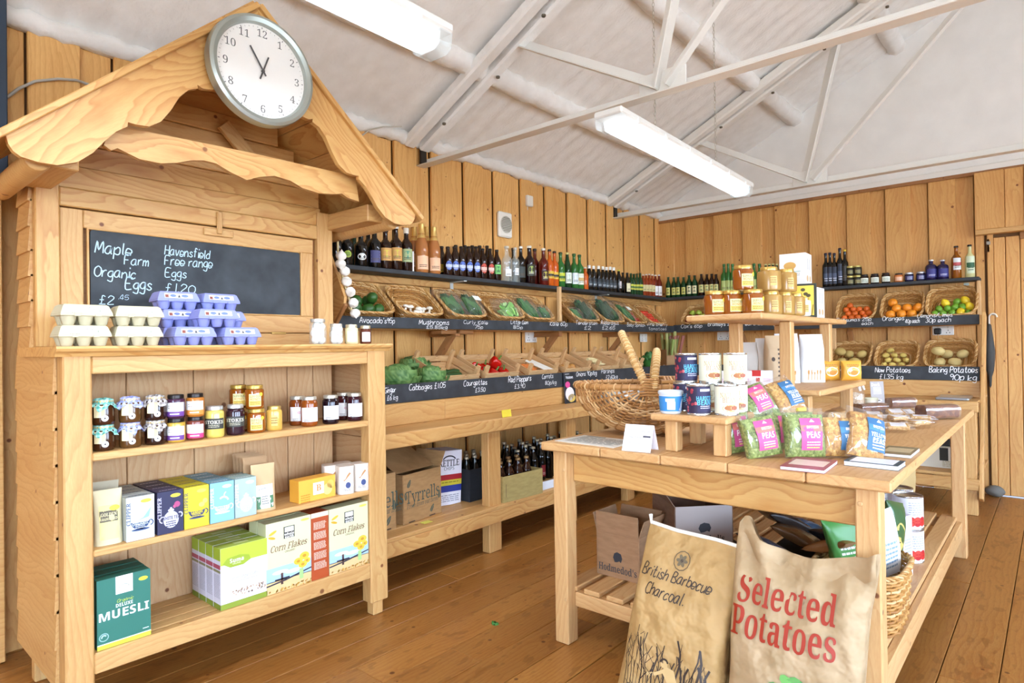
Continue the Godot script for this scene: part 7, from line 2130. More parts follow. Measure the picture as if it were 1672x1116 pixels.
func stand() -> void:
	var s := thing("display_stand", "three-tier pine display stand on the table", "display stand")
	plank(s, "low_tier", Vector3(-4.17, 0.96, 2.14), Vector3(-3.86, 0.985, 2.44), "table", 2, 0.006)
	for z in [2.185, 2.375]:
		for x in [-4.14, -3.93]: plank(s, "tier_leg", Vector3(x, T + 0.001, z), Vector3(x + 0.05, 0.959, z + 0.05), "table", int(z * 7) % 8)
	plank(s, "middle_tier", Vector3(-3.58, 1.026, 2.12), Vector3(-2.78, 1.05, 2.59), "table", 4, 0.005)
	for x in [-3.56, -2.87]:
		for z in [2.14, 2.49]: plank(s, "tier_leg", Vector3(x, T + 0.001, z), Vector3(x + 0.05, 1.025, z + 0.05), "table", 5)
	plank(s, "top_tier", Vector3(-3.85, 1.341, 2.14), Vector3(-2.55, 1.366, 2.455), "table", 1, 0.005)
	for q in [[-3.47, 2.17], [-3.47, 2.395], [-2.85, 2.17], [-2.85, 2.395]]: plank(s, "upright", Vector3(q[0], 1.051, q[1]), Vector3(q[0] + 0.048, 1.34, q[1] + 0.05), "table", int(q[1] * 9) % 8)
	# honey on the top tier
	var Y := 1.3665
	var am := honey()
	var crm := flat("b08848", 0.2)
	var hl := {"k": "hon2", "draw": honey_label}
	var g := "honey jars on the tall stand"
	for q in [[1166, -3.76, 2.20, 0, 0.042, am, "amber honey jar at the front corner of the top tier"], [1195, -3.72, 2.28, 0, 0.044, am, "amber honey jar with a big yellow label, bottom front of the top tier"], [1229, -3.7, 2.37, 0, 0.044, am, "amber honey jar with yellow label beside the set honey"], [1214, -3.7, 2.33, 1, 0.042, am, "amber honey jar standing on top of the two front jars"], [1258, -3.56, 2.39, 0, 0.038, crm, "large jar of set honey on the bottom row of the top tier"], [1256, -3.56, 2.37, 1, 0.04, crm, "large jar of set honey on top of its row, next to the amber one"], [1281, -3.45, 2.4, 0, 0.033, crm, "jar of set honey in the middle of the bottom row"], [1285, -3.43, 2.37, 1, 0.034, crm, "jar of set honey on top of its row, next to the box"], [1299, -3.35, 2.41, 0, 0.032, crm, "jar of set honey at the end of the bottom row"], [1312, -3.28, 2.425, 0, 0.025, flat("e0dcc8", 0.2), "small pale jar beside the yellow picture card"]]:
		var p := onX(q[0], 490, q[1])
		jar(Vector3(q[1], Y + q[3] * 0.103, p.z), -0.75, q[4], 0.102 if q[4] > 0.03 else 0.086, q[5], "cda858", hl if q[5] == am else {"k": "setb", "draw": func(a: Art, R: float, h: float): a.rect(-R * 0.5, h * 0.2, R * 0.9, h * 0.4, Color("d8b468")).up().small(-R * 0.4, h * 0.5, R * 0.7, 3, h * 0.09, Color("8c6a30"))}, q[6], g, 0.0 if q[5] == am else 6.0)
	var wb := func(a: Art, w: float, h: float):
		a.rect(-w * 0.5, 0, w, h, Color("dedcd6")).up().ell(-w * 0.1, h * 0.62, w * 0.24, h * 0.12, Color("c99c50")).ell(0.0, h * 0.16, w * 0.14, h * 0.08, Color("e8b83c")).rect(-w * 0.3, h * 0.42, w * 0.6, h * 0.03, Color("9ab8b0")).up().small(-w * 0.3, h * 0.36, w * 0.6, 2, h * 0.05, Color("b0aca0"))
	var ws := func(a: Art, w: float, h: float):
		a.rect(-w * 0.5, 0, w, h, Color("e0deda")).up().rect(-w * 0.2, h * 0.5, w * 0.12, h * 0.34, Color("b8b8b4")).rect(w * 0.1, h * 0.5, w * 0.12, h * 0.34, Color("b8b8b4")).ell(-w * 0.2, h * 0.22, w * 0.14, h * 0.1, Color("c9a878")).ell(w * 0.22, h * 0.22, w * 0.14, h * 0.1, Color("c9a878"))
	for lv in 2: carton("biscuit_carton", Vector3(-3.0, Y + lv * 0.161, 2.33), 0.06, Vector3(0.13, 0.16, 0.12), flat("dcdad2", 0.6), ws, "wb", "white biscuit carton on the top tier, %s of two" % ("top" if lv else "bottom"), "box", "white biscuit cartons", wb)
	carton("biscuit_carton", Vector3(-2.83, Y, 2.34), 0.0, Vector3(0.13, 0.16, 0.12), flat("dcdad2", 0.6), ws, "wb", "white biscuit carton at the far end of the top tier", "box", "white biscuit cartons", wb)
	var pc := carton("picture_card", Vector3(-3.12, Y, 2.37), -PI / 2 + 0.25, Vector3(0.17, 0.165, 0.006), flat("2c3024", 0.6), func(a: Art, w: float, h: float):
		a.rect(-w * 0.43, h * 0.06, w * 0.86, h * 0.88, Color("e8c84c")).up()
		for i in 16: a.line([Vector2(-w * 0.38 + i * w * 0.05, h * 0.06), Vector2(-w * 0.36 + i * w * 0.05 + 0.004 * sin(i * 3.0), h * (0.3 + 0.2 * absf(sin(i * 1.7))))], w * 0.02, Color("5c4a20"))
		for i in 10: a.ell(-w * 0.34 + i * w * 0.07, h * (0.72 + 0.1 * sin(i * 2.0)), w * 0.06, h * 0.05, Color("4c4420")), "pc", "black framed card with a yellow and black picture on the top tier", "card")
	pc.rotation.x = -0.1
	# low tier: tub and bean tins
	var L := 0.9855
	var tb := thing("plastic_tub", "white and blue plastic tub with a clear lid on the low tier", "tub", Vector3(-4.115, L, 2.2), -0.9)
	mi(tb, "body", lathe_mesh("tub", [[0.0, 0.0], [0.036, 0.0], [0.0395, 0.006], [0.044, 0.074]], 28), flat("dfe6ee", 0.4))
	mi(tb, "lid", lathe_mesh("tublid", [[0.046, 0.072], [0.048, 0.076], [0.048, 0.084], [0.044, 0.086], [0.04, 0.083], [0.0, 0.083]], 28), flat("d4dce2", 0.25))
	var ta := art(func(p: Vector2) -> Array:
		var r := 0.0396 + 0.066 * p.y + 0.0006
		var a := p.x / 0.042
		return [Vector3(sin(a) * r, p.y, cos(a) * r), Vector3(sin(a), -0.06, cos(a)).normalized()])
	ta.rect(-0.075, 0.01, 0.15, 0.056, Color("3c8cd0")).up().rect(-0.022, 0.016, 0.03, 0.03, Color("f0f4f8")).rect(-0.028, 0.046, 0.034, 0.012, Color("f0f4f8")).line([Vector2(0.03, 0.012), Vector2(0.045, 0.055)], 0.012, Color("e8f0f8"))
	mi(tb, "label", ta.mb.mesh(), printm())
	var dkl := func(a: Art, R: float, h: float):
		a.rect(-R * 1.6, h * 0.06, R * 3.2, h * 0.88, Color("2c2440")).up()
		var rg := RandomNumberGenerator.new()
		rg.seed = 3
		for i in 46: a.ell(rg.randf_range(-1.5, 1.5) * R, rg.randf_range(0.12, 0.9) * h, R * 0.15, h * 0.045, Color(["b8404c", "9c3040", "d06a6c"][i % 3]), rg.randf() * 3.0, 9)
		a.up().rect(-R * 0.25, h * 0.12, R * 1.5, h * 0.78, Color("2c2a50")).up()
		a.rect(0, h * 0.78, R, h * 0.08, Color("e0d8d0")).txt("HARICOT", R * 0.5, h * 0.55, h * 0.14, Color("5cb8e0"), "sansb", 1, 0.75).txt("BEANS", R * 0.5, h * 0.41, h * 0.16, Color("5cb8e0"), "sansb", 1, 0.85).small(0, h * 0.28, R, 2, h * 0.06, Color("c9c4d8"))
	var wtl := func(a: Art, R: float, h: float):
		a.rect(-R * 1.6, h * 0.06, R * 3.2, h * 0.88, Color("ece8cc")).up()
		a.txt("NATURAL", R * 0.2, h * 0.66, h * 0.15, Color("c0a468"), "serif", 1, 0.7).txt("BEANS", R * 0.2, h * 0.5, h * 0.15, Color("b88c5c"), "serif", 1, 0.8).ell(R * 0.2, h * 0.24, R * 0.75, h * 0.12, Color("d8b478")).up().ell(R * 0.05, h * 0.25, R * 0.4, h * 0.08, Color("b07040")).ell(R * 0.5, h * 0.25, R * 0.3, h * 0.07, Color("a85c40"))
	var dm := flat("2c2440", 0.4)
	var wm := flat("ece8cc", 0.4)
	for q in [[-4.10, 2.305, 0, dm, dkl, "d", "dark tin of haricot beans beside the blue tub"], [-4.06, 2.395, 0, wm, wtl, "w", "cream tin of natural beans at the edge of the low tier"], [-4.0, 2.2, 0, dm, dkl, "d", "dark tin of haricot beans at the back of the low tier"], [-3.98, 2.30, 0, wm, wtl, "w", "cream tin of natural beans in the back row, between two others"], [-3.96, 2.39, 0, wm, wtl, "w", "cream tin of natural beans in the back row, at its end"], [-4.0, 2.21, 1, dm, dkl, "d", "dark tin of haricot beans stacked on the back row"], [-3.98, 2.30, 1, wm, wtl, "w", "cream tin of natural beans stacked on the back row, next to the dark tin"], [-3.96, 2.39, 1, wm, wtl, "w", "cream tin of natural beans stacked at the end of the back row"]]:
		tin(Vector3(q[0], L + q[2] * 0.113, q[1]), -1.0, 0.042, 0.112, q[3], q[4], q[5], q[6], "bean tins")
	# middle tier: packs and paper bags
	var M := 1.0505
	for i in 3:
		carton("red_pack", Vector3(-3.56 + i * 0.05, M, 2.16 + i * 0.075), -PI / 2 + 0.3, Vector3(0.1, 0.07, 0.045), flat("f0ecec", 0.5), func(a: Art, w: float, h: float): a.rect(-w * 0.5, h * 0.6, w * 0.5, h * 0.4, Color("d0322c")).rect(-w * 0.2, h * 0.25, w * 0.16, h * 0.25, Color("c83c34")).small(w * 0.1, h * 0.4, w * 0.3, 2, h * 0.12, Color("d8a8c8")), "rp", "white packet with a red corner, %s of three" % ["first", "middle", "last"][i], "packet", "red and white packets").rotation.x = -0.3
	for q in [[-3.34, 2.2, 0.11, 0.2, "d0cac0", 0], [-3.3, 2.33, 0.12, 0.23, "cbb08c", 1], [-3.14, 2.32, 0.12, 0.24, "dcdad6", 2], [-3.02, 2.4, 0.12, 0.235, "dedcda", 2], [-3.1, 2.21, 0.11, 0.22, "d4d0c8", 0], [-2.95, 2.25, 0.11, 0.23, "d8d4ce", 0]]:
		var b := thing("paper_bag", ["pale paper flour bag at the back of the middle tier", "brown paper flour bag with black print beside the upright", "white paper flour bag with wheat print"][q[5]], "paper bag", Vector3(q[0], M, q[1]), -0.9, "flour bags on the middle tier")
		mi(b, "bag", pack_mesh("flour%d" % q[5], q[2], q[3], 0.08, "bag", q[5] * 2.0), flat(q[4], 0.7))
		if q[5] > 0: mi(b, "print", cached("flp%d" % q[5], func():
			var a := art(pack_warp(q[2], q[3], 0.08, "bag", q[5] * 2.0))
			if q[5] == 1: a.small(-0.01, 0.16, 0.04, 7, 0.02, Color("4a3c34")).ell(-0.03, 0.12, 0.008, 0.01, Color("4a3c34"))
			else:
				a.rect(-0.012, 0.05, 0.02, 0.12, Color("ece8c8"))
				for i in 5: a.line([Vector2(-0.03 + i * 0.014, 0.012), Vector2(-0.028 + i * 0.014, 0.05)], 0.004, Color("c9a060")).ell(-0.028 + i * 0.014, 0.05, 0.004, 0.012, Color("c08c48"))
			return a.mb.mesh()), printm())
	for i in 2:
		var yb := thing("snack_bag", "yellow crisp packet standing at the %s of the middle tier" % ["far end", "far corner"][i], "packet", Vector3(-2.84 + i * 0.03, M, 2.44 + i * 0.09), -0.9, "yellow packets")
		mi(yb, "bag", pack_mesh("snack", 0.1, 0.1, 0.05, "pillow", 2.0), flat("e0a840", 0.35))
		mi(yb, "print", cached("snackp", func():
			var a := art(pack_warp(0.1, 0.1, 0.05, "pillow", 2.0))
			a.ell(0.0, 0.045, 0.03, 0.024, Color("f4e8c8")).up().ell(0.004, 0.04, 0.018, 0.012, Color("d08c38")).small(-0.03, 0.078, 0.06, 2, 0.007, Color("a8642c"))
			return a.mb.mesh()), printm())

func pulse_bag(xf: Transform3D, s: Vector3, kind: String, text: String, sd: float) -> void:
	# clear bag of dried pulses with a printed panel
	var t := thing("pulse_bag", text, "bag", Vector3.ZERO, 0.0, "clear bags of dried pulses")
	t.transform = xf
	var peas := kind == "peas"
	var gm := grain_mat("peas", ["2c3a10", "6c7c30", "98a858", "d8d498"], 8.0, 0.07) if peas else grain_mat("beans", ["5c3810", "a87030", "d0a050", "f0d898"], 6.0, 0.06)
	mi(t, "pulses", pack_mesh("in%s%.1f" % [kind, sd], s.x * 0.95, s.y, s.z * 0.92, "pillow", sd, 0.03, 0.86), gm)
	mi(t, "film", pack_mesh("f%s%.1f" % [kind, sd], s.x, s.y, s.z, "pillow", sd), glassy("f4f6f2", 0.04, 0.1))
	mi(t, "printed_panel", cached("pp%s%.1f" % [kind, sd], func():
		var a := art(pack_warp(s.x, s.y, s.z, "pillow", sd, 0.0015))
		var w := s.x * 0.5
		var x := -s.x * 0.12 if peas else s.x * 0.02
		var c := Color("d0568c") if peas else Color("3c6c94")
		a.rect(x - 0.01, s.y * 0.16, w, s.y * 0.62, c).up()
		a.rect(x - 0.01, s.y * 0.52, w, s.y * 0.12, Color("dc7a6c") if peas else Color("4c84ac")).up()
		a.txt("BRITISH", x + w * 0.42, s.y * 0.6, s.y * 0.055, Color("f4dcc8"), "sansb", 1, 0.8).txt("PEAS" if peas else "YELLOW", x + w * 0.42, s.y * 0.45, s.y * (0.12 if peas else 0.075), Color("fbf6f4"), "sansb", 1, 0.75)
		if not peas: a.txt("PEAS", x + w * 0.42, s.y * 0.35, s.y * 0.09, Color("fbf6f4"), "sansb", 1, 0.8)
		a.poly([Vector2(x + w * 0.3, s.y * 0.7), Vector2(x + w * 0.42, s.y * 0.76), Vector2(x + w * 0.55, s.y * 0.7)], Color("f6ecec")).small(x + w * 0.1, s.y * 0.3, w * 0.65, 2, s.y * 0.05, Color("f0d8e0")).small(x + w * 0.12, s.y * 0.2, w * 0.6, 1, s.y * 0.05, Color("f2e070") if peas else Color("e8f0f4"))
		return a.mb.mesh()), printm())
	if sd > 3.0: mi(t, "tape", bx(0.03, 0.012, 0.02, 0.002), flat("e8d840", 0.5), Vector3(0, s.y * 0.97, 0))

func lean(px: float, py: float, turn: float, back: float, side := 0.0) -> Transform3D:
	return Transform3D(Basis(Vector3.UP, turn) * Basis(Vector3.RIGHT, -back) * Basis(Vector3(0, 0, 1), side), onY(px, py, T + 0.001))
func table_top_goods() -> void:
	# printed sheet under plastic
	var sh := thing("printed_sheet", "laminated sheet of small print lying at the table corner", "paper", Vector3(-4.09, T + 0.0005, 1.85), -PI / 2 - 0.04)
	mi(sh, "sheet", bx(0.297, 0.002, 0.21, 0.0), flat("ebe8dc", 0.35), Vector3(0, 0.001, 0))
	var a := art()
	a.rect(-0.12, 0.082, 0.1, 0.012, Color("4c5450")).up().small(-0.12, 0.06, 0.25, 11, 0.013, Color("9aa09c"), 6)
	mi(sh, "print", a.mb.mesh(), printm(), Vector3(0, 0.002, 0), Basis(Vector3(1, 0, 0), Vector3(0, 0, -1), Vector3(0, 1, 0)))
	# folded tent card
	var tc := thing("tent_card", "folded white tent card with handwriting in front of the low tier", "card", Vector3(-4.185, T + 0.001, 2.105), -PI / 2 + 0.12)
	for s in [-1, 1]: mi(tc, "leaf", bx(0.115, 0.105, 0.0012, 0.0), flat("f2eef4", 0.6), Vector3(0, 0.049, s * 0.021), Basis(Vector3.RIGHT, -0.4 * s))
	a = art()
	a.hand("A bit of heaven", -0.045, 0.025, 0.008, Color("8a8894"), 0.12).hand("home made", -0.045, 0.0, 0.008, Color("8a8894"), 0.12).rect(0.02, 0.004, 0.03, 0.007, Color("44424c")).hand("by hand", -0.03, -0.022, 0.008, Color("8a8894"), 0.12)
	mi(tc, "handwriting", a.mb.mesh(), printm(), Vector3(0, 0.049, 0.0216), Basis(Vector3.RIGHT, -0.4))
	gathering_basket()
	# bags of pulses, front row then the row leaning behind
	for q in [[1208, 741, -0.75, 0.15, 0.12, Vector3(0.12, 0.17, 0.07), "peas", "clear bag of dried peas tucked beside the low tier leg", 1.0], [1250, 748, -0.78, 0.25, 0.14, Vector3(0.14, 0.165, 0.075), "peas", "clear bag of dried peas with pink label tilted towards the tier", 2.0], [1282, 735, -0.8, 0.25, 0.0, Vector3(0.13, 0.16, 0.07), "peas", "clear bag of dried peas half hidden between two others", 1.5], [1316, 749, -0.8, 0.2, -0.02, Vector3(0.15, 0.175, 0.08), "peas", "clear bag of dried peas with pink label and yellow tape, upright", 3.2], [1372, 748, -0.85, 0.25, -0.04, Vector3(0.13, 0.16, 0.07), "beans", "clear bag of dried yellow peas behind the tilted one", 2.5], [1412, 752, -0.8, 0.45, -0.28, Vector3(0.13, 0.19, 0.075), "beans", "clear bag of dried yellow peas with blue label tilted outwards", 1.2]]:
		pulse_bag(lean(q[0], q[1], q[2], q[3], q[4]), q[5], q[6], q[7], q[8])
	for q in [[Vector3(-3.86, 0.955, 2.47), -0.8, 0.55, 0.35, Vector3(0.14, 0.165, 0.075), "peas", "clear bag of dried peas lying on the bags below with its pink label up", 2.2], [Vector3(-3.72, 0.965, 2.53), -0.8, 0.6, 0.3, Vector3(0.13, 0.17, 0.07), "beans", "clear bag of dried yellow peas lying on top with a blue label", 2.8], [Vector3(-3.62, 0.95, 2.45), -0.8, 0.7, 0.2, Vector3(0.13, 0.15, 0.07), "beans", "clear bag of dried yellow peas at the back of the top layer", 1.8], [Vector3(-3.66, 0.845, 2.52), -0.9, 0.1, 0.0, Vector3(0.14, 0.14, 0.07), "peas", "clear bag of dried peas in the hidden back row", 0.6]]:
		pulse_bag(Transform3D(Basis(Vector3.UP, q[1]) * Basis(Vector3.RIGHT, -q[2]) * Basis(Vector3(0, 0, 1), q[3]), q[0]), q[4], q[5], q[6], q[7])
	var fl := thing("flake_bag", "clear bag of toasted flakes lying on its side behind the pulses", "bag", Vector3.ZERO, 0.0)
	fl.transform = Transform3D(Basis(Vector3.UP, 0.1) * Basis(Vector3(0, 0, 1), -PI / 2), Vector3(-3.55, 0.905, 2.62))
	mi(fl, "flakes", pack_mesh("flk", 0.11, 0.24, 0.1, "pillow", 1.0, 0.03, 0.97), grain_mat("flk", ["8a5c2c", "b88848", "d8b478", "e8d0a0"], 7.0, 0.07))
	mi(fl, "film", pack_mesh("flkf", 0.118, 0.25, 0.108, "pillow", 1.0), glassy("f4f6f2", 0.04, 0.1))
	# booklets
	for q in [[Vector3(-4.14, T, 2.7), -PI / 2 + 0.05, Vector3(0.13, 0.012, 0.2), "9c4c54", "e0c8b8", "pink-brown booklet lying at the table edge"], [Vector3(-4.0, T, 2.86), -PI / 2 - 0.03, Vector3(0.155, 0.016, 0.11), "2c4450", "eef0f2", "dark blue and white booklets lying near the table corner"], [Vector3(-3.7, T, 2.88), -PI / 2, Vector3(0.1, 0.012, 0.19), "8a7c5c", "c9b890", "small booklet with a brown cover beside the tilted bag"]]:
		var b := thing("booklet", q[5], "booklet", q[0], q[1])
		var s: Vector3 = q[2]
		mi(b, "pages", bx(s.x * 0.98, s.y - 0.002, s.z * 0.98, 0.0), flat("f2eef0", 0.6), Vector3(0, s.y * 0.5, 0))
		mi(b, "cover", bx(s.x, 0.0015, s.z, 0.0), flat(q[3], 0.4), Vector3(0, s.y - 0.0005, 0))
		mi(b, "back_cover", bx(s.x, 0.0015, s.z, 0.0), flat(q[3], 0.4), Vector3(0, 0.001, 0))
		mi(b, "cover_print", bx(s.x * 0.8, 0.0006, s.z * (0.85 if q[4] == "eef0f2" else 0.5), 0.0), flat(q[4], 0.4), Vector3(0, s.y + 0.0006, 0.0))
	# wrapped cakes and flapjacks
	var film := glassy("f2f4f4", 0.05, 0.08)
	var cake := grain_mat("cake", ["4c2410", "6a3818", "7c4a24", "9c6a3c"], 5.0, 0.04)
	for q in [[1530, 672, -0.7, Vector3(0.085, 0.2, 0.07), "wrapped dark fruit loaf at the table edge"], [1420, 668, -0.6, Vector3(0.085, 0.17, 0.06), "wrapped brown loaf cake beside the ribbon jar"], [1470, 658, -0.8, Vector3(0.08, 0.15, 0.06), "wrapped brown loaf behind the flapjacks"]]:
		var p := onY(q[0], q[1], T + 0.04)
		var c := thing("wrapped_cake", q[4], "cake", Vector3.ZERO, 0.0, "wrapped loaf cakes")
		var s: Vector3 = q[3]
		c.transform = Transform3D(Basis(Vector3.UP, q[2]) * Basis(Vector3(0, 0, 1), -PI / 2) * Basis(Vector3.UP, PI / 2), p)
		mi(c, "cake", pack_mesh("cake", s.x * 0.9, s.y * 0.94, s.z * 0.95, "block", 1.0), cake, Vector3(0, -s.y * 0.47, 0))
		mi(c, "film", pack_mesh("cakef", s.x, s.y, s.z * 1.06, "block", 2.0), film, Vector3(0, -s.y * 0.5, 0))
		mi(c, "label", bx(0.05, 0.045, 0.001, 0.0), flat("f2f0f4", 0.6), Vector3(0, -s.y * 0.2, s.z * 0.56))
	var rg := RandomNumberGenerator.new()
	rg.seed = 17
	for i in 24:
		var px := 1368 + (i % 8) * 19 + rg.randf_range(-4, 4)
		var py: float = [700, 688, 678][i / 8] - (i % 8) * 1.0 + rg.randf_range(-3, 3)
		var p := onY(px, py, T + 0.014 + 0.012 * (i % 2))
		var c := thing("flapjack", "small film-wrapped flapjack with a white label in the heap by the loaf cakes", "flapjack", p, -0.9 + rg.randf_range(-0.5, 0.5), "wrapped flapjacks")
		c.rotation.x = rg.randf_range(-0.1, 0.45)
		mi(c, "bar", bx(0.085, 0.018, 0.05, 0.004), grain_mat("flap", ["8c6030", "c09458", "dcb880", "a87840"], 9.0, 0.07))
		mi(c, "label", bx(0.06, 0.001, 0.042, 0.0), flat("f0eef0", 0.5), Vector3(0.0, 0.0098, 0.0))
		mi(c, "film", pack_mesh("flapf", 0.056, 0.13, 0.022, "pillow", 3.0), film, Vector3(0.065, 0, 0), Basis(Vector3(0, 0, 1), PI / 2) * Basis(Vector3.UP, PI / 2))
	# ribbon jar, pot, stand-up card
	var p := onY(1397, 668, T)
	var rj := thing("ribbon_jar", "clear jar of sweets tied with a white ribbon", "jar", p)
	rj.scale = Vector3.ONE * 1.25
	mi(rj, "sweets", lathe_mesh("rjs", [[0.0, 0.004], [0.034, 0.004], [0.036, 0.07], [0.0, 0.08]], 16), grain_mat("sweets", ["8a6a4c", "c9b090", "e8dcc8", "5c4a3c"], 10.0, 0.06))
	mi(rj, "bag", lathe_mesh("rj", [[0.0, 0.0], [0.036, 0.0], [0.042, 0.02], [0.041, 0.07], [0.03, 0.1], [0.014, 0.115], [0.022, 0.135]], 16), film)
	var m := MB.new()
	for s in [-1.0, 1.0]: m.tube([Vector3(0, 0.113, 0.014), Vector3(0.02 * s, 0.13, 0.02), Vector3(0.035 * s, 0.125, 0.02), Vector3(0.04 * s, 0.09, 0.03)], [0.007, 0.009, 0.008, 0.005], 6)
	m.tube([Vector3(0, 0.11, 0.016), Vector3(0.004, 0.15, 0.012), Vector3(-0.004, 0.175, 0.01)], [0.008, 0.012, 0.006], 6)
	mi(rj, "ribbon", m.mesh(), flat("f0f0f2", 0.5))
	p = onY(1423, 667, T)
	var pt := thing("pot", "small white pot with a pale lid beside the ribbon jar", "pot", p)
	mi(pt, "body", lathe_mesh("pot", [[0.0, 0.0], [0.03, 0.0], [0.036, 0.01], [0.036, 0.05]], 20), flat("ecead8", 0.4))
	mi(pt, "lid", lathe_mesh("potlid", [[0.037, 0.05], [0.038, 0.06], [0.034, 0.064], [0.0, 0.064]], 20), flat("e4e4c8", 0.4))
	p = onY(1434, 662, T)
	var gc := carton("leaflet_card", p, -0.85, Vector3(0.085, 0.15, 0.004), flat("a49c98", 0.4), func(a2: Art, w: float, h: float): a2.rect(-w * 0.5, 0, w, h, Color("a8a09c")).up().txt("Duck", -w * 0.1, h * 0.86, h * 0.13, Color("f4f2ee"), "serifb", 1, 0.8).small(-w * 0.3, h * 0.74, w * 0.6, 6, h * 0.055, Color("e4e0dc")).ell(0, h * 0.2, w * 0.3, h * 0.06, Color("f0eef0")).up().ell(0, h * 0.2, w * 0.2, h * 0.035, Color("5c585c")), "gc", "grey upright leaflet with white lettering behind the pot", "leaflet")
	gc.rotation.x = -0.1
	# steel tray on the end bench
	var st := thing("steel_tray", "shallow steel tray lying on the bench by the door", "tray", Vector3(-0.7, 0.8115, 2.74))
	mi(st, "tray", bx(0.3, 0.02, 0.2, 0.006), flat("b8bcc0", 0.3, 0.9), Vector3(0, 0.01, 0))

func gathering_basket() -> void:
	var o := Vector3(-3.77, T + 0.001, 1.905)
	var t := thing("gathering_basket", "large oval willow basket with twin bound handles on the table", "basket", o, atan2(-0.87, 0.49))
	# local x = long axis, local z = towards the viewer; bowl of concentric strands round the handle anchors
	var A := 0.315
	var Bq := 0.205
	var C := 0.215
	var R := C + 0.004
	var cols := [Color("c08c50"), Color("ae7a40"), Color("cfa066"), Color("9c6a34"), Color("d8b07c")]
	var rg := RandomNumberGenerator.new()
	rg.seed = 12
	var pt := func(lat: float, th: float, o2: float) -> Vector3:
		# lat -1..1 between the poles, th 0..PI round the lower half
		var f := sqrt(maxf(0.0, 1.0 - lat * lat))
		var y := -sin(th) * C * f
		return Vector3(cos(th) * (A + o2) * f, R + maxf(y, -C * 0.97) * (1.0 + o2 / C) * (1.0 if f > 0.5 else 1.0), lat * (Bq + o2))
	var m := MB.new()
	var N := 64
	for i in N:
		m.col = cols[rg.randi() % 5].srgb_to_linear()
		var lat := -0.97 + 1.94 * (i + 0.5) / N
		lat = signf(lat) * pow(absf(lat), 0.8)
		var pts := []
		for k in 37:
			var th := PI * k / 36.0
			pts.append(pt.call(lat, th, 0.004 * (1.0 if (k / 2 + i) % 2 else -1.0)))
		m.tube(pts, 0.0046, 5, false)
	mi(t, "weave", m.mesh(), wicker())
	for k in 13:
		var mm := MB.new()
		mm.col = cols[k % 5].srgb_to_linear()
		var th := PI * (k + 0.5) / 13.0
		var pts := []
		for i in 25: pts.append(pt.call(-0.99 + 1.98 * i / 24.0, th, 0.0))
		mm.tube(pts, 0.0046, 5, false)
		mi(t, "rib", mm.mesh(), wicker())
	m = MB.new()
	m.col = Color("b5834a").srgb_to_linear()
	var rim := []
	for k in 49: rim.append(Vector3(cos(TAU * k / 48.0) * A, R + 0.004, sin(TAU * k / 48.0) * Bq))
	m.tube(rim, 0.013, 8, false)
	for k in 60:      # binding
		m.col = cols[k % 5].srgb_to_linear()
		var a := TAU * k / 60.0
		var c := Vector3(cos(a) * A, R + 0.004, sin(a) * Bq)
		var d := Vector3(-sin(a) * A, 0, cos(a) * Bq).normalized()
		var n := d.cross(Vector3.UP)
		var lp := []
		for j in 9: lp.append(c + n * cos(TAU * j / 8.0) * 0.0145 + Vector3.UP * sin(TAU * j / 8.0) * 0.0145 + d * 0.01 * j / 8.0)
		m.tube(lp, 0.0035, 4, false)
	mi(t, "rim", m.mesh(), wicker())
	for h in 2:
		m = MB.new()
		var hp := []
		var tilt: float = -0.42 if h == 0 else 0.12
		var top: float = 0.26 if h == 0 else 0.155
		for k in 21:
			var a := PI * k / 20.0
			var y := sin(a) * top
			hp.append(Vector3(sin(tilt) * y + (0.0 if h == 0 else 0.03), R + cos(tilt) * y, cos(a) * Bq * 1.02))
		m.col = Color("cfa568").srgb_to_linear()
		m.tube(hp, 0.0135, 8, true)
		for k in 60:
			m.col = [Color("dcb880"), Color("c99c5c")][k % 2].srgb_to_linear()
			var f := k / 60.0 * 19.0
			var i := int(f)
			var c: Vector3 = hp[i].lerp(hp[i + 1], f - i)
			var d: Vector3 = (hp[i + 1] - hp[i]).normalized()
			var n := d.cross(Vector3.RIGHT).normalized()
			var b := d.cross(n)
			var lp := []
			for j in 9: lp.append(c + n * cos(TAU * j / 8.0) * 0.0145 + b * sin(TAU * j / 8.0) * 0.0145 + d * 0.008 * j / 8.0)
			m.tube(lp, 0.0036, 4, false)
		mi(t, "handle", m.mesh(), wicker())
	for s in [-1.0, 1.0]:
		m = MB.new()
		m.col = Color("a8743c").srgb_to_linear()
		for k in 7:
			var y := R - 0.03 + k * 0.011
			m.tube([Vector3(-0.028, y, s * (Bq + 0.006)), Vector3(0.0, y + 0.003, s * (Bq + 0.02)), Vector3(0.05, y, s * (Bq + 0.006))], 0.0048, 5)
		mi(t, "handle_binding", m.mesh(), wicker())
	m = MB.new()      # hinged lid over the right half
	for k in 17:
		m.col = cols[k % 5].srgb_to_linear()
		var x := 0.08 + k * 0.0135
		var hz := Bq * 0.96 * sqrt(maxf(0.02, 1.0 - pow(x / A, 2.0)))
		m.tube([Vector3(x, R + 0.028, -hz), Vector3(x, R + 0.036, 0), Vector3(x, R + 0.028, hz)], 0.0062, 6)
	m.col = Color("b07c40").srgb_to_linear()
	m.tube([Vector3(0.06, R + 0.026, Bq * 0.93), Vector3(0.18, R + 0.026, Bq * 0.78), Vector3(0.275, R + 0.026, Bq * 0.42), Vector3(0.3, R + 0.026, 0.0), Vector3(0.275, R + 0.026, -Bq * 0.42), Vector3(0.18, R + 0.026, -Bq * 0.78), Vector3(0.06, R + 0.026, -Bq * 0.93)], 0.009, 6)
	mi(t, "lid", m.mesh(), wicker())
	m = MB.new()
	m.ell(Vector3(0, 0, 0), Vector3(0.11, 0.035, 0.1), 18, 10, 0.25, 5)
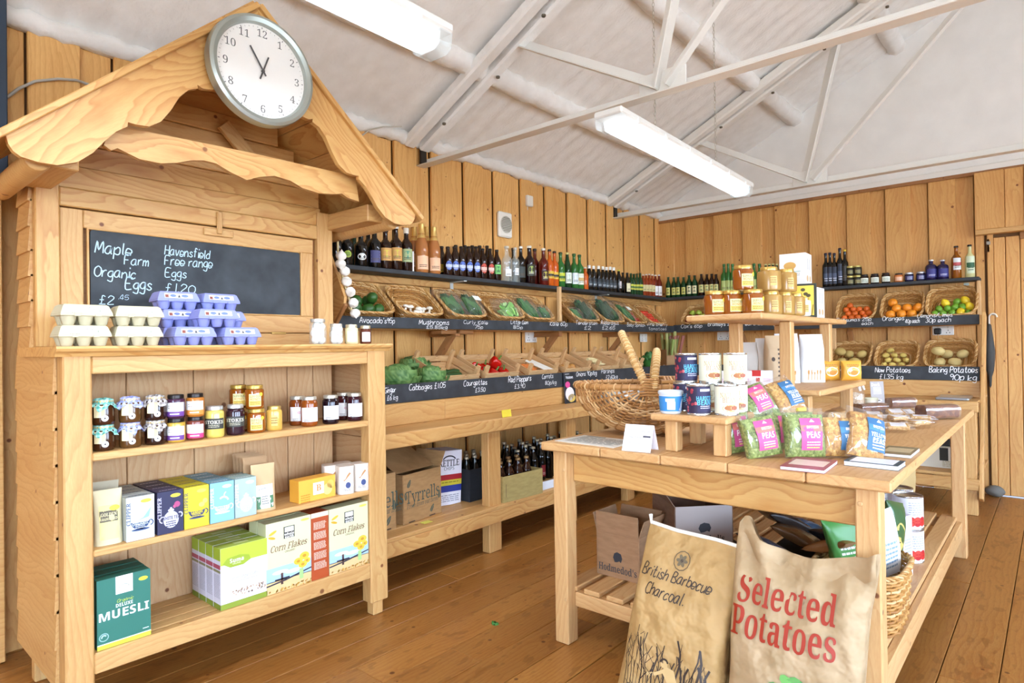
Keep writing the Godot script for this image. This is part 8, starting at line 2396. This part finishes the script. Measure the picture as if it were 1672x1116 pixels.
	var lin := thing("basket_liner", "crumpled silver-grey plastic lying inside the willow basket", "plastic", o + Vector3(-0.06, 0.17, -0.09))
	mi(lin, "sheet", m.mesh(), flat("b8bcb8", 0.3))

func under_table() -> void:
	# cardboard boxes on the slats
	var S := 0.2325
	var ink := Color("33363c")
	var hod := func(a: Art, w: float, h: float):
		a.txt("Hodmedod's", 0.0, h * 0.2, h * 0.16, ink, "serifb", 1, 0.72).poly([Vector2(-w * 0.06, h * 0.36), Vector2(-w * 0.1, h * 0.46), Vector2(-w * 0.07, h * 0.56), Vector2(0.0, h * 0.6), Vector2(w * 0.09, h * 0.57), Vector2(w * 0.12, h * 0.47), Vector2(w * 0.09, h * 0.37), Vector2(w * 0.05, h * 0.4), Vector2(0.0, h * 0.37)], ink)
	open_box("delivery_box", Vector3(-3.87, S, 1.86), -PI / 2, Vector3(0.21, 0.19, 0.19), "a8805c", "open cardboard box with black lettering at the table's lower shelf end", hod, "hod", [0.001, 0.3, 0.25, 0.35])
	var f := get_node("delivery_box")
	mi(f, "tall_flap", bx(0.21, 0.09, 0.004, 0.001), cardm("a8805c"), Vector3(0, 0.235, 0.098))
	open_box("delivery_box", Vector3(-3.62, 0.362, 2.04), -0.75, Vector3(0.26, 0.18, 0.29), "8c6c58", "open cardboard box with black lettering raised on a dark box", func(a: Art, w: float, h: float):
		a.rect(-w * 0.49, 0.004, w * 0.98, h * 0.98, Color("b0a096")).up()
		hod.call(a, w, h), "hod2", [0.0, 0.5, 0.6, 0.4], func(a: Art, w: float, h: float): a.txt("Ho", w * 0.36, h * 0.2, h * 0.16, ink, "serifb", 1, 0.72))
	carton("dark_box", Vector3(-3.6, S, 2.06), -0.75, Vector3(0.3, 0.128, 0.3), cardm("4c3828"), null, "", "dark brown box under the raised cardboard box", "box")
	# loose packets on the lower shelf behind the sacks
	var rg := RandomNumberGenerator.new()
	rg.seed = 31
	for i in 8:
		var pk := thing("food_packet", "shiny %s food packet lying on the lower shelf behind the potato sack" % ["slate blue", "brown", "charcoal", "pale blue", "tan", "black", "dark brown", "teal grey"][i], "packet", Vector3(-3.75 + (i % 4) * 0.13, 0.42 + 0.04 * (i / 4), 2.5 + (i % 3) * 0.1), 0.0, "packets behind the potato sack")
		pk.rotation = Vector3(-1.2, rg.randf() * 3.0, rg.randf_range(-0.3, 0.3))
		mi(pk, "packet", pack_mesh("fp%d" % (i % 2), 0.14, 0.2, 0.05, "pillow", 1.0 + i % 2), flat(["38485c", "6c4c2c", "2c3034", "4c6a8c", "8c5c34", "22262c", "3c3430", "54707c"][i], 0.25))
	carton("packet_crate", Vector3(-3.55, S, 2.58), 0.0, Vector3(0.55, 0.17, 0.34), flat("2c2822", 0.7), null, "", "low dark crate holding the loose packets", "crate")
	# basket of bags at the right, tins beyond
	var bk := Transform3D(Basis.IDENTITY, Vector3(-3.74, S + 0.008, 2.765))
	var b := thing("wicker_basket", "deep brown wicker basket of packets on the lower shelf behind the table leg", "basket", bk.origin)
	mi(b, "weave", tray_mesh("deep", 0.36, 0.28, 0.2, 44, 17, 0.88), wicker())
	for q in [[Vector3(-3.66, 0.37, 2.82), Vector3(0.15, 0.25, 0.08), "f0f2f2", "white packet standing in the wicker basket", -0.5, 0.15], [Vector3(-3.56, 0.38, 2.81), Vector3(0.13, 0.25, 0.07), "3c5c34", "green packet with a clear window in the wicker basket", -0.3, -0.25], [Vector3(-3.8, 0.38, 2.75), Vector3(0.14, 0.24, 0.07), "4c8c44", "green and white packet at the back of the wicker basket", -0.9, 0.2]]:
		var pk := thing("grocery_packet", q[3], "packet", q[0], q[4])
		pk.rotation.z = q[5]
		mi(pk, "packet", pack_mesh("gp", q[1].x, q[1].y, q[1].z, "pillow", 2.0), flat(q[2], 0.3))
		mi(pk, "window" if q[2] == "3c5c34" else "print", cached("gpw" + q[2], func():
			var a := art(pack_warp(q[1].x, q[1].y, q[1].z, "pillow", 2.0))
			if q[2] == "3c5c34": a.ell(0, q[1].y * 0.45, q[1].x * 0.3, q[1].y * 0.25, Color("c9b060"))
			else: a.small(-q[1].x * 0.25, q[1].y * 0.55, q[1].x * 0.5, 6, 0.018, Color("8ca4b8") if q[2] == "f0f2f2" else Color("eef4ee"))
			return a.mb.mesh()), printm())
	var tl := func(a: Art, R: float, h: float):
		a.rect(-R * 2.4, h * 0.06, R * 4.8, h * 0.86, Color("eeeef2")).up()
		for i in 9: a.ell(-R * 0.9 + (i % 5) * R * 0.45, h * (0.2 + 0.1 * (i / 5)), R * 0.28, R * 0.24, Color(["c8281c", "d84030", "b01c18"][i % 3]))
		a.small(-R * 0.6, h * 0.8, R * 1.2, 6, h * 0.07, Color("a8acb8"))
	for q in [[-2.92, 2.78, 0], [-2.92, 2.78, 1], [-2.92, 2.64, 0], [-2.92, 2.64, 1], [-2.78, 2.72, 0], [-2.78, 2.72, 1]]:
		tin(Vector3(q[0], S + q[2] * 0.152, q[1]), -0.75, 0.062, 0.15, flat("e8e8ec", 0.4), tl, "tom", "large white tin of tomatoes, %s of its stack on the lower shelf" % ("top" if q[2] else "bottom"), "large tomato tins")
	carton("white_carton", Vector3(-3.16, S, 2.79), -0.3, Vector3(0.075, 0.26, 0.06), flat("dcdce8", 0.5), func(a: Art, w: float, h: float): a.small(-w * 0.35, h * 0.6, w * 0.7, 7, h * 0.05, Color("a8a8bc")), "wc", "tall white carton in front of the tomato tins", "carton")
	# hessian-coloured sack at the far end
	var hs := thing("hessian_sack", "tan sack slumped against the table's far leg", "sack", Vector3(-2.3, S, 2.5), -0.6)
	mi(hs, "sack", pack_mesh("hess", 0.5, 0.5, 0.3, "sack", 4.0), flat("b89c68", 0.9))
	charcoal_sack()
	potato_sack()
	# sprig of green on the floor
	var g := thing("leaf_scrap", "small green leaf scrap dropped on the floorboards", "leaf", onY(807, 1019, 0.003))
	mi(g, "leaf", leafy("scrap", 4, 0.02, 0.006, ["4c8c3c", "3c7430"], 2), leafm())

func paper_mat(key: String, lo: String, hi: String) -> StandardMaterial3D:
	if not mats.has("paper" + key):
		var m := StandardMaterial3D.new()
		m.albedo_texture = ntex(0.012, 61, Color(lo), Color(hi), 4, 256)
		m.normal_enabled = true
		var nt := ntex(0.006, 62, Color.BLACK, Color.WHITE, 4, 512)
		nt.color_ramp = null; nt.as_normal_map = true; nt.bump_strength = 22.0
		m.normal_texture = nt
		m.normal_scale = 1.0
		m.uv1_triplanar = true; m.uv1_scale = Vector3.ONE * 2.2
		m.roughness = 0.65
		mats["paper" + key] = m
	return mats["paper" + key]
func charcoal_sack() -> void:
	var s := Vector3(0.345, 0.6, 0.2)
	var t := thing("charcoal_sack", "brown paper charcoal sack with black print leaning on the table", "sack", Vector3(-4.42, 0.002, 2.335), -PI / 2 + 0.02)
	t.rotation.x = 0.0
	t.transform = Transform3D(Basis(Vector3.UP, -PI / 2 + 0.03) * Basis(Vector3.RIGHT, -0.3) * Basis(Vector3(0, 0, 1), -0.07), Vector3(-4.435, 0.012, 2.325))
	mi(t, "paper", pack_mesh("char", s.x, s.y, s.z, "sack", 1.3, 0.0, 1.0, 60, 40), paper_mat("char", "a8844e", "c09a62"))
	var m := MB.new()
	m.tube([Vector3(-s.x * 0.53, s.y + 0.03, 0), Vector3(-s.x * 0.5, s.y + 0.004, 0.003), Vector3(-s.x * 0.2, s.y - 0.002, 0.006), Vector3(s.x * 0.2, s.y + 0.002, 0.004), Vector3(s.x * 0.5, s.y - 0.002, 0.002), Vector3(s.x * 0.53, s.y - 0.03, 0.004)], 0.007, 7)
	mi(t, "stitched_tape", m.mesh(), flat("ece6d8", 0.8))
	var w := pack_warp(s.x, s.y, s.z, "sack", 1.3, 0.0012)
	var ink := Color("3a2c22")
	var a := art(w)
	a.arc(-0.02, 0.505, 0.028, 0, TAU, 0.003, Color("5c4a34"), 0.032)
	for i in 6: a.ell(-0.02 + cos(i * TAU / 6) * 0.011, 0.505 + sin(i * TAU / 6) * 0.012, 0.006, 0.01, Color("6a5a40"), i * TAU / 6 - PI / 2, 9)
	a.ell(-0.02, 0.505, 0.005, 0.006, ink)
	mi(t, "emblem", a.mb.mesh(), printm())
	a = art(w)
	a.hand("British Barbecue", -0.15, 0.43, 0.036, ink, 0.1, 0.15, 0, 0.25 / (hand_w("British Barbecue") * 0.036))
	mi(t, "lettering", a.mb.mesh(), printm())
	a = art(w)
	a.hand("Charcoal.", -0.12, 0.372, 0.036, ink, 0.1, 0.15, 0, 0.145 / (hand_w("Charcoal.") * 0.036))
	mi(t, "lettering", a.mb.mesh(), printm())
	# woodcut: coppice stems and a stooping woodman
	a = art(w)
	var rg := RandomNumberGenerator.new()
	rg.seed = 8
	for i in 26:
		var x := -0.14 + i * 0.0112
		var y0 := 0.05 + 0.03 * rg.randf()
		var hh := rg.randf_range(0.1, 0.2)
		var pts := []
		for k in 6: pts.append(Vector2(x + 0.012 * sin(k * 1.3 + i) * k / 5.0, y0 + hh * k / 5.0))
		a.line(pts, rg.randf_range(0.002, 0.006) * (1.4 if i > 15 else 0.8), ink)
		for k in 3: a.line([pts[2 + k], pts[2 + k] + Vector2(rg.randf_range(-0.025, 0.025), 0.02 + 0.02 * rg.randf())], 0.0016, ink)
	for i in 30:
		var x := rg.randf_range(-0.15, 0.1)
		a.line([Vector2(x, 0.03 + rg.randf() * 0.06), Vector2(x + rg.randf_range(0.02, 0.06), 0.03 + rg.randf() * 0.06)], 0.002, ink)
	a.up()
	var pale := Color("c9a870")
	a.poly([Vector2(0.0, 0.175), Vector2(0.03, 0.17), Vector2(0.052, 0.12), Vector2(0.058, 0.06), Vector2(0.05, 0.03), Vector2(0.035, 0.03), Vector2(0.033, 0.08), Vector2(0.01, 0.13), Vector2(-0.01, 0.155)], pale)
	a.ell(-0.005, 0.178, 0.012, 0.012, pale).line([Vector2(0.0, 0.16), Vector2(-0.03, 0.14), Vector2(-0.06, 0.13)], 0.01, pale).up()
	a.line([Vector2(0.03, 0.1), Vector2(0.02, 0.06), Vector2(0.028, 0.03)], 0.014, ink).arc(-0.005, 0.182, 0.012, 0.2, 3.2, 0.006, ink).line([Vector2(-0.06, 0.135), Vector2(-0.085, 0.1)], 0.003, ink)
	mi(t, "woodcut_print", a.mb.mesh(), printm())
func potato_sack() -> void:
	var s := Vector3(0.375, 0.62, 0.2)
	var t := thing("potato_sack", "brown paper sack with red lettering standing against the table leg", "sack")
	t.transform = Transform3D(Basis(Vector3.UP, -PI / 2 + 0.06) * Basis(Vector3.RIGHT, -0.24), Vector3(-4.41, 0.012, 2.712))
	var m := MB.new()
	var ps := func(u: float, v: float) -> Vector3:
		var q := pack_point(u, v, s.x, s.y, s.z, "sack", 2.1)
		var k := smoothstep(0.72, 1.0, v)
		q.y += k * (0.07 * exp(-pow((q.x + 0.165) / 0.035, 2.0)) - 0.03 * exp(-pow((q.x - 0.02) / 0.1, 2.0)) + 0.02 * exp(-pow((q.x - 0.19) / 0.03, 2.0)))
		q.x += k * (0.03 if q.x > 0.15 else 0.0)
		q.z += k * 0.018 * sin(q.x * 42.0) + smoothstep(0.45, 0.9, v) * 0.014 * sin(q.x * 60.0 + v * 7.0) + 0.004 * sin(q.x * 23.0 + 2.0) * v
		return q
	m.surf(72, 46, func(u, v): return ps.call(1.0 - u, v))
	mi(t, "paper", m.mesh(), paper_mat("pot", "a2865e", "c2a680"))
	m = MB.new()
	m.surf(20, 6, func(u, v): return ps.call(0.06 + 0.36 * u, 1.0) + Vector3(0, 0.0 - 0.07 * v, 0.012 + 0.012 * sin(v * PI) + 0.006 * sin(u * 17.0)))
	mi(t, "folded_mouth", m.mesh(), paper_mat("pot", "a2865e", "c2a680"))
	var w := func(p: Vector2) -> Array:
		var b: Array = pack_warp(s.x, s.y, s.z, "sack", 2.1, 0.0012).call(p)
		var v: float = p.y / s.y
		b[0] += Vector3(0, 0, smoothstep(0.45, 0.9, v) * 0.014 * sin(b[0].x * 60.0 + v * 7.0) + 0.004 * sin(b[0].x * 23.0 + 2.0) * v + 0.003)
		return b
	for q in [["Selected", 0.47, -0.16, 0.082, -0.05], ["Potatoes", 0.375, -0.175, 0.086, -0.03]]:
		var a := art(w)
		a.txt(q[0], q[2], q[1], q[3], Color("a02c12"), "serifb", 0, 0.58, q[4])
		mi(t, "lettering", a.mb.mesh(), printm())
	var a := art(w)
	for i in 40: a.ell(0.02 + 0.09 * sin(i * 2.3), 0.2 + 0.05 * cos(i * 1.7) - 0.02 * absf(sin(i * 1.1)), 0.018, 0.014, Color(["5c9c4c", "6cac54", "4c8c44"][i % 3]), i, 8)
	mi(t, "leaf_print", a.mb.mesh(), printm())
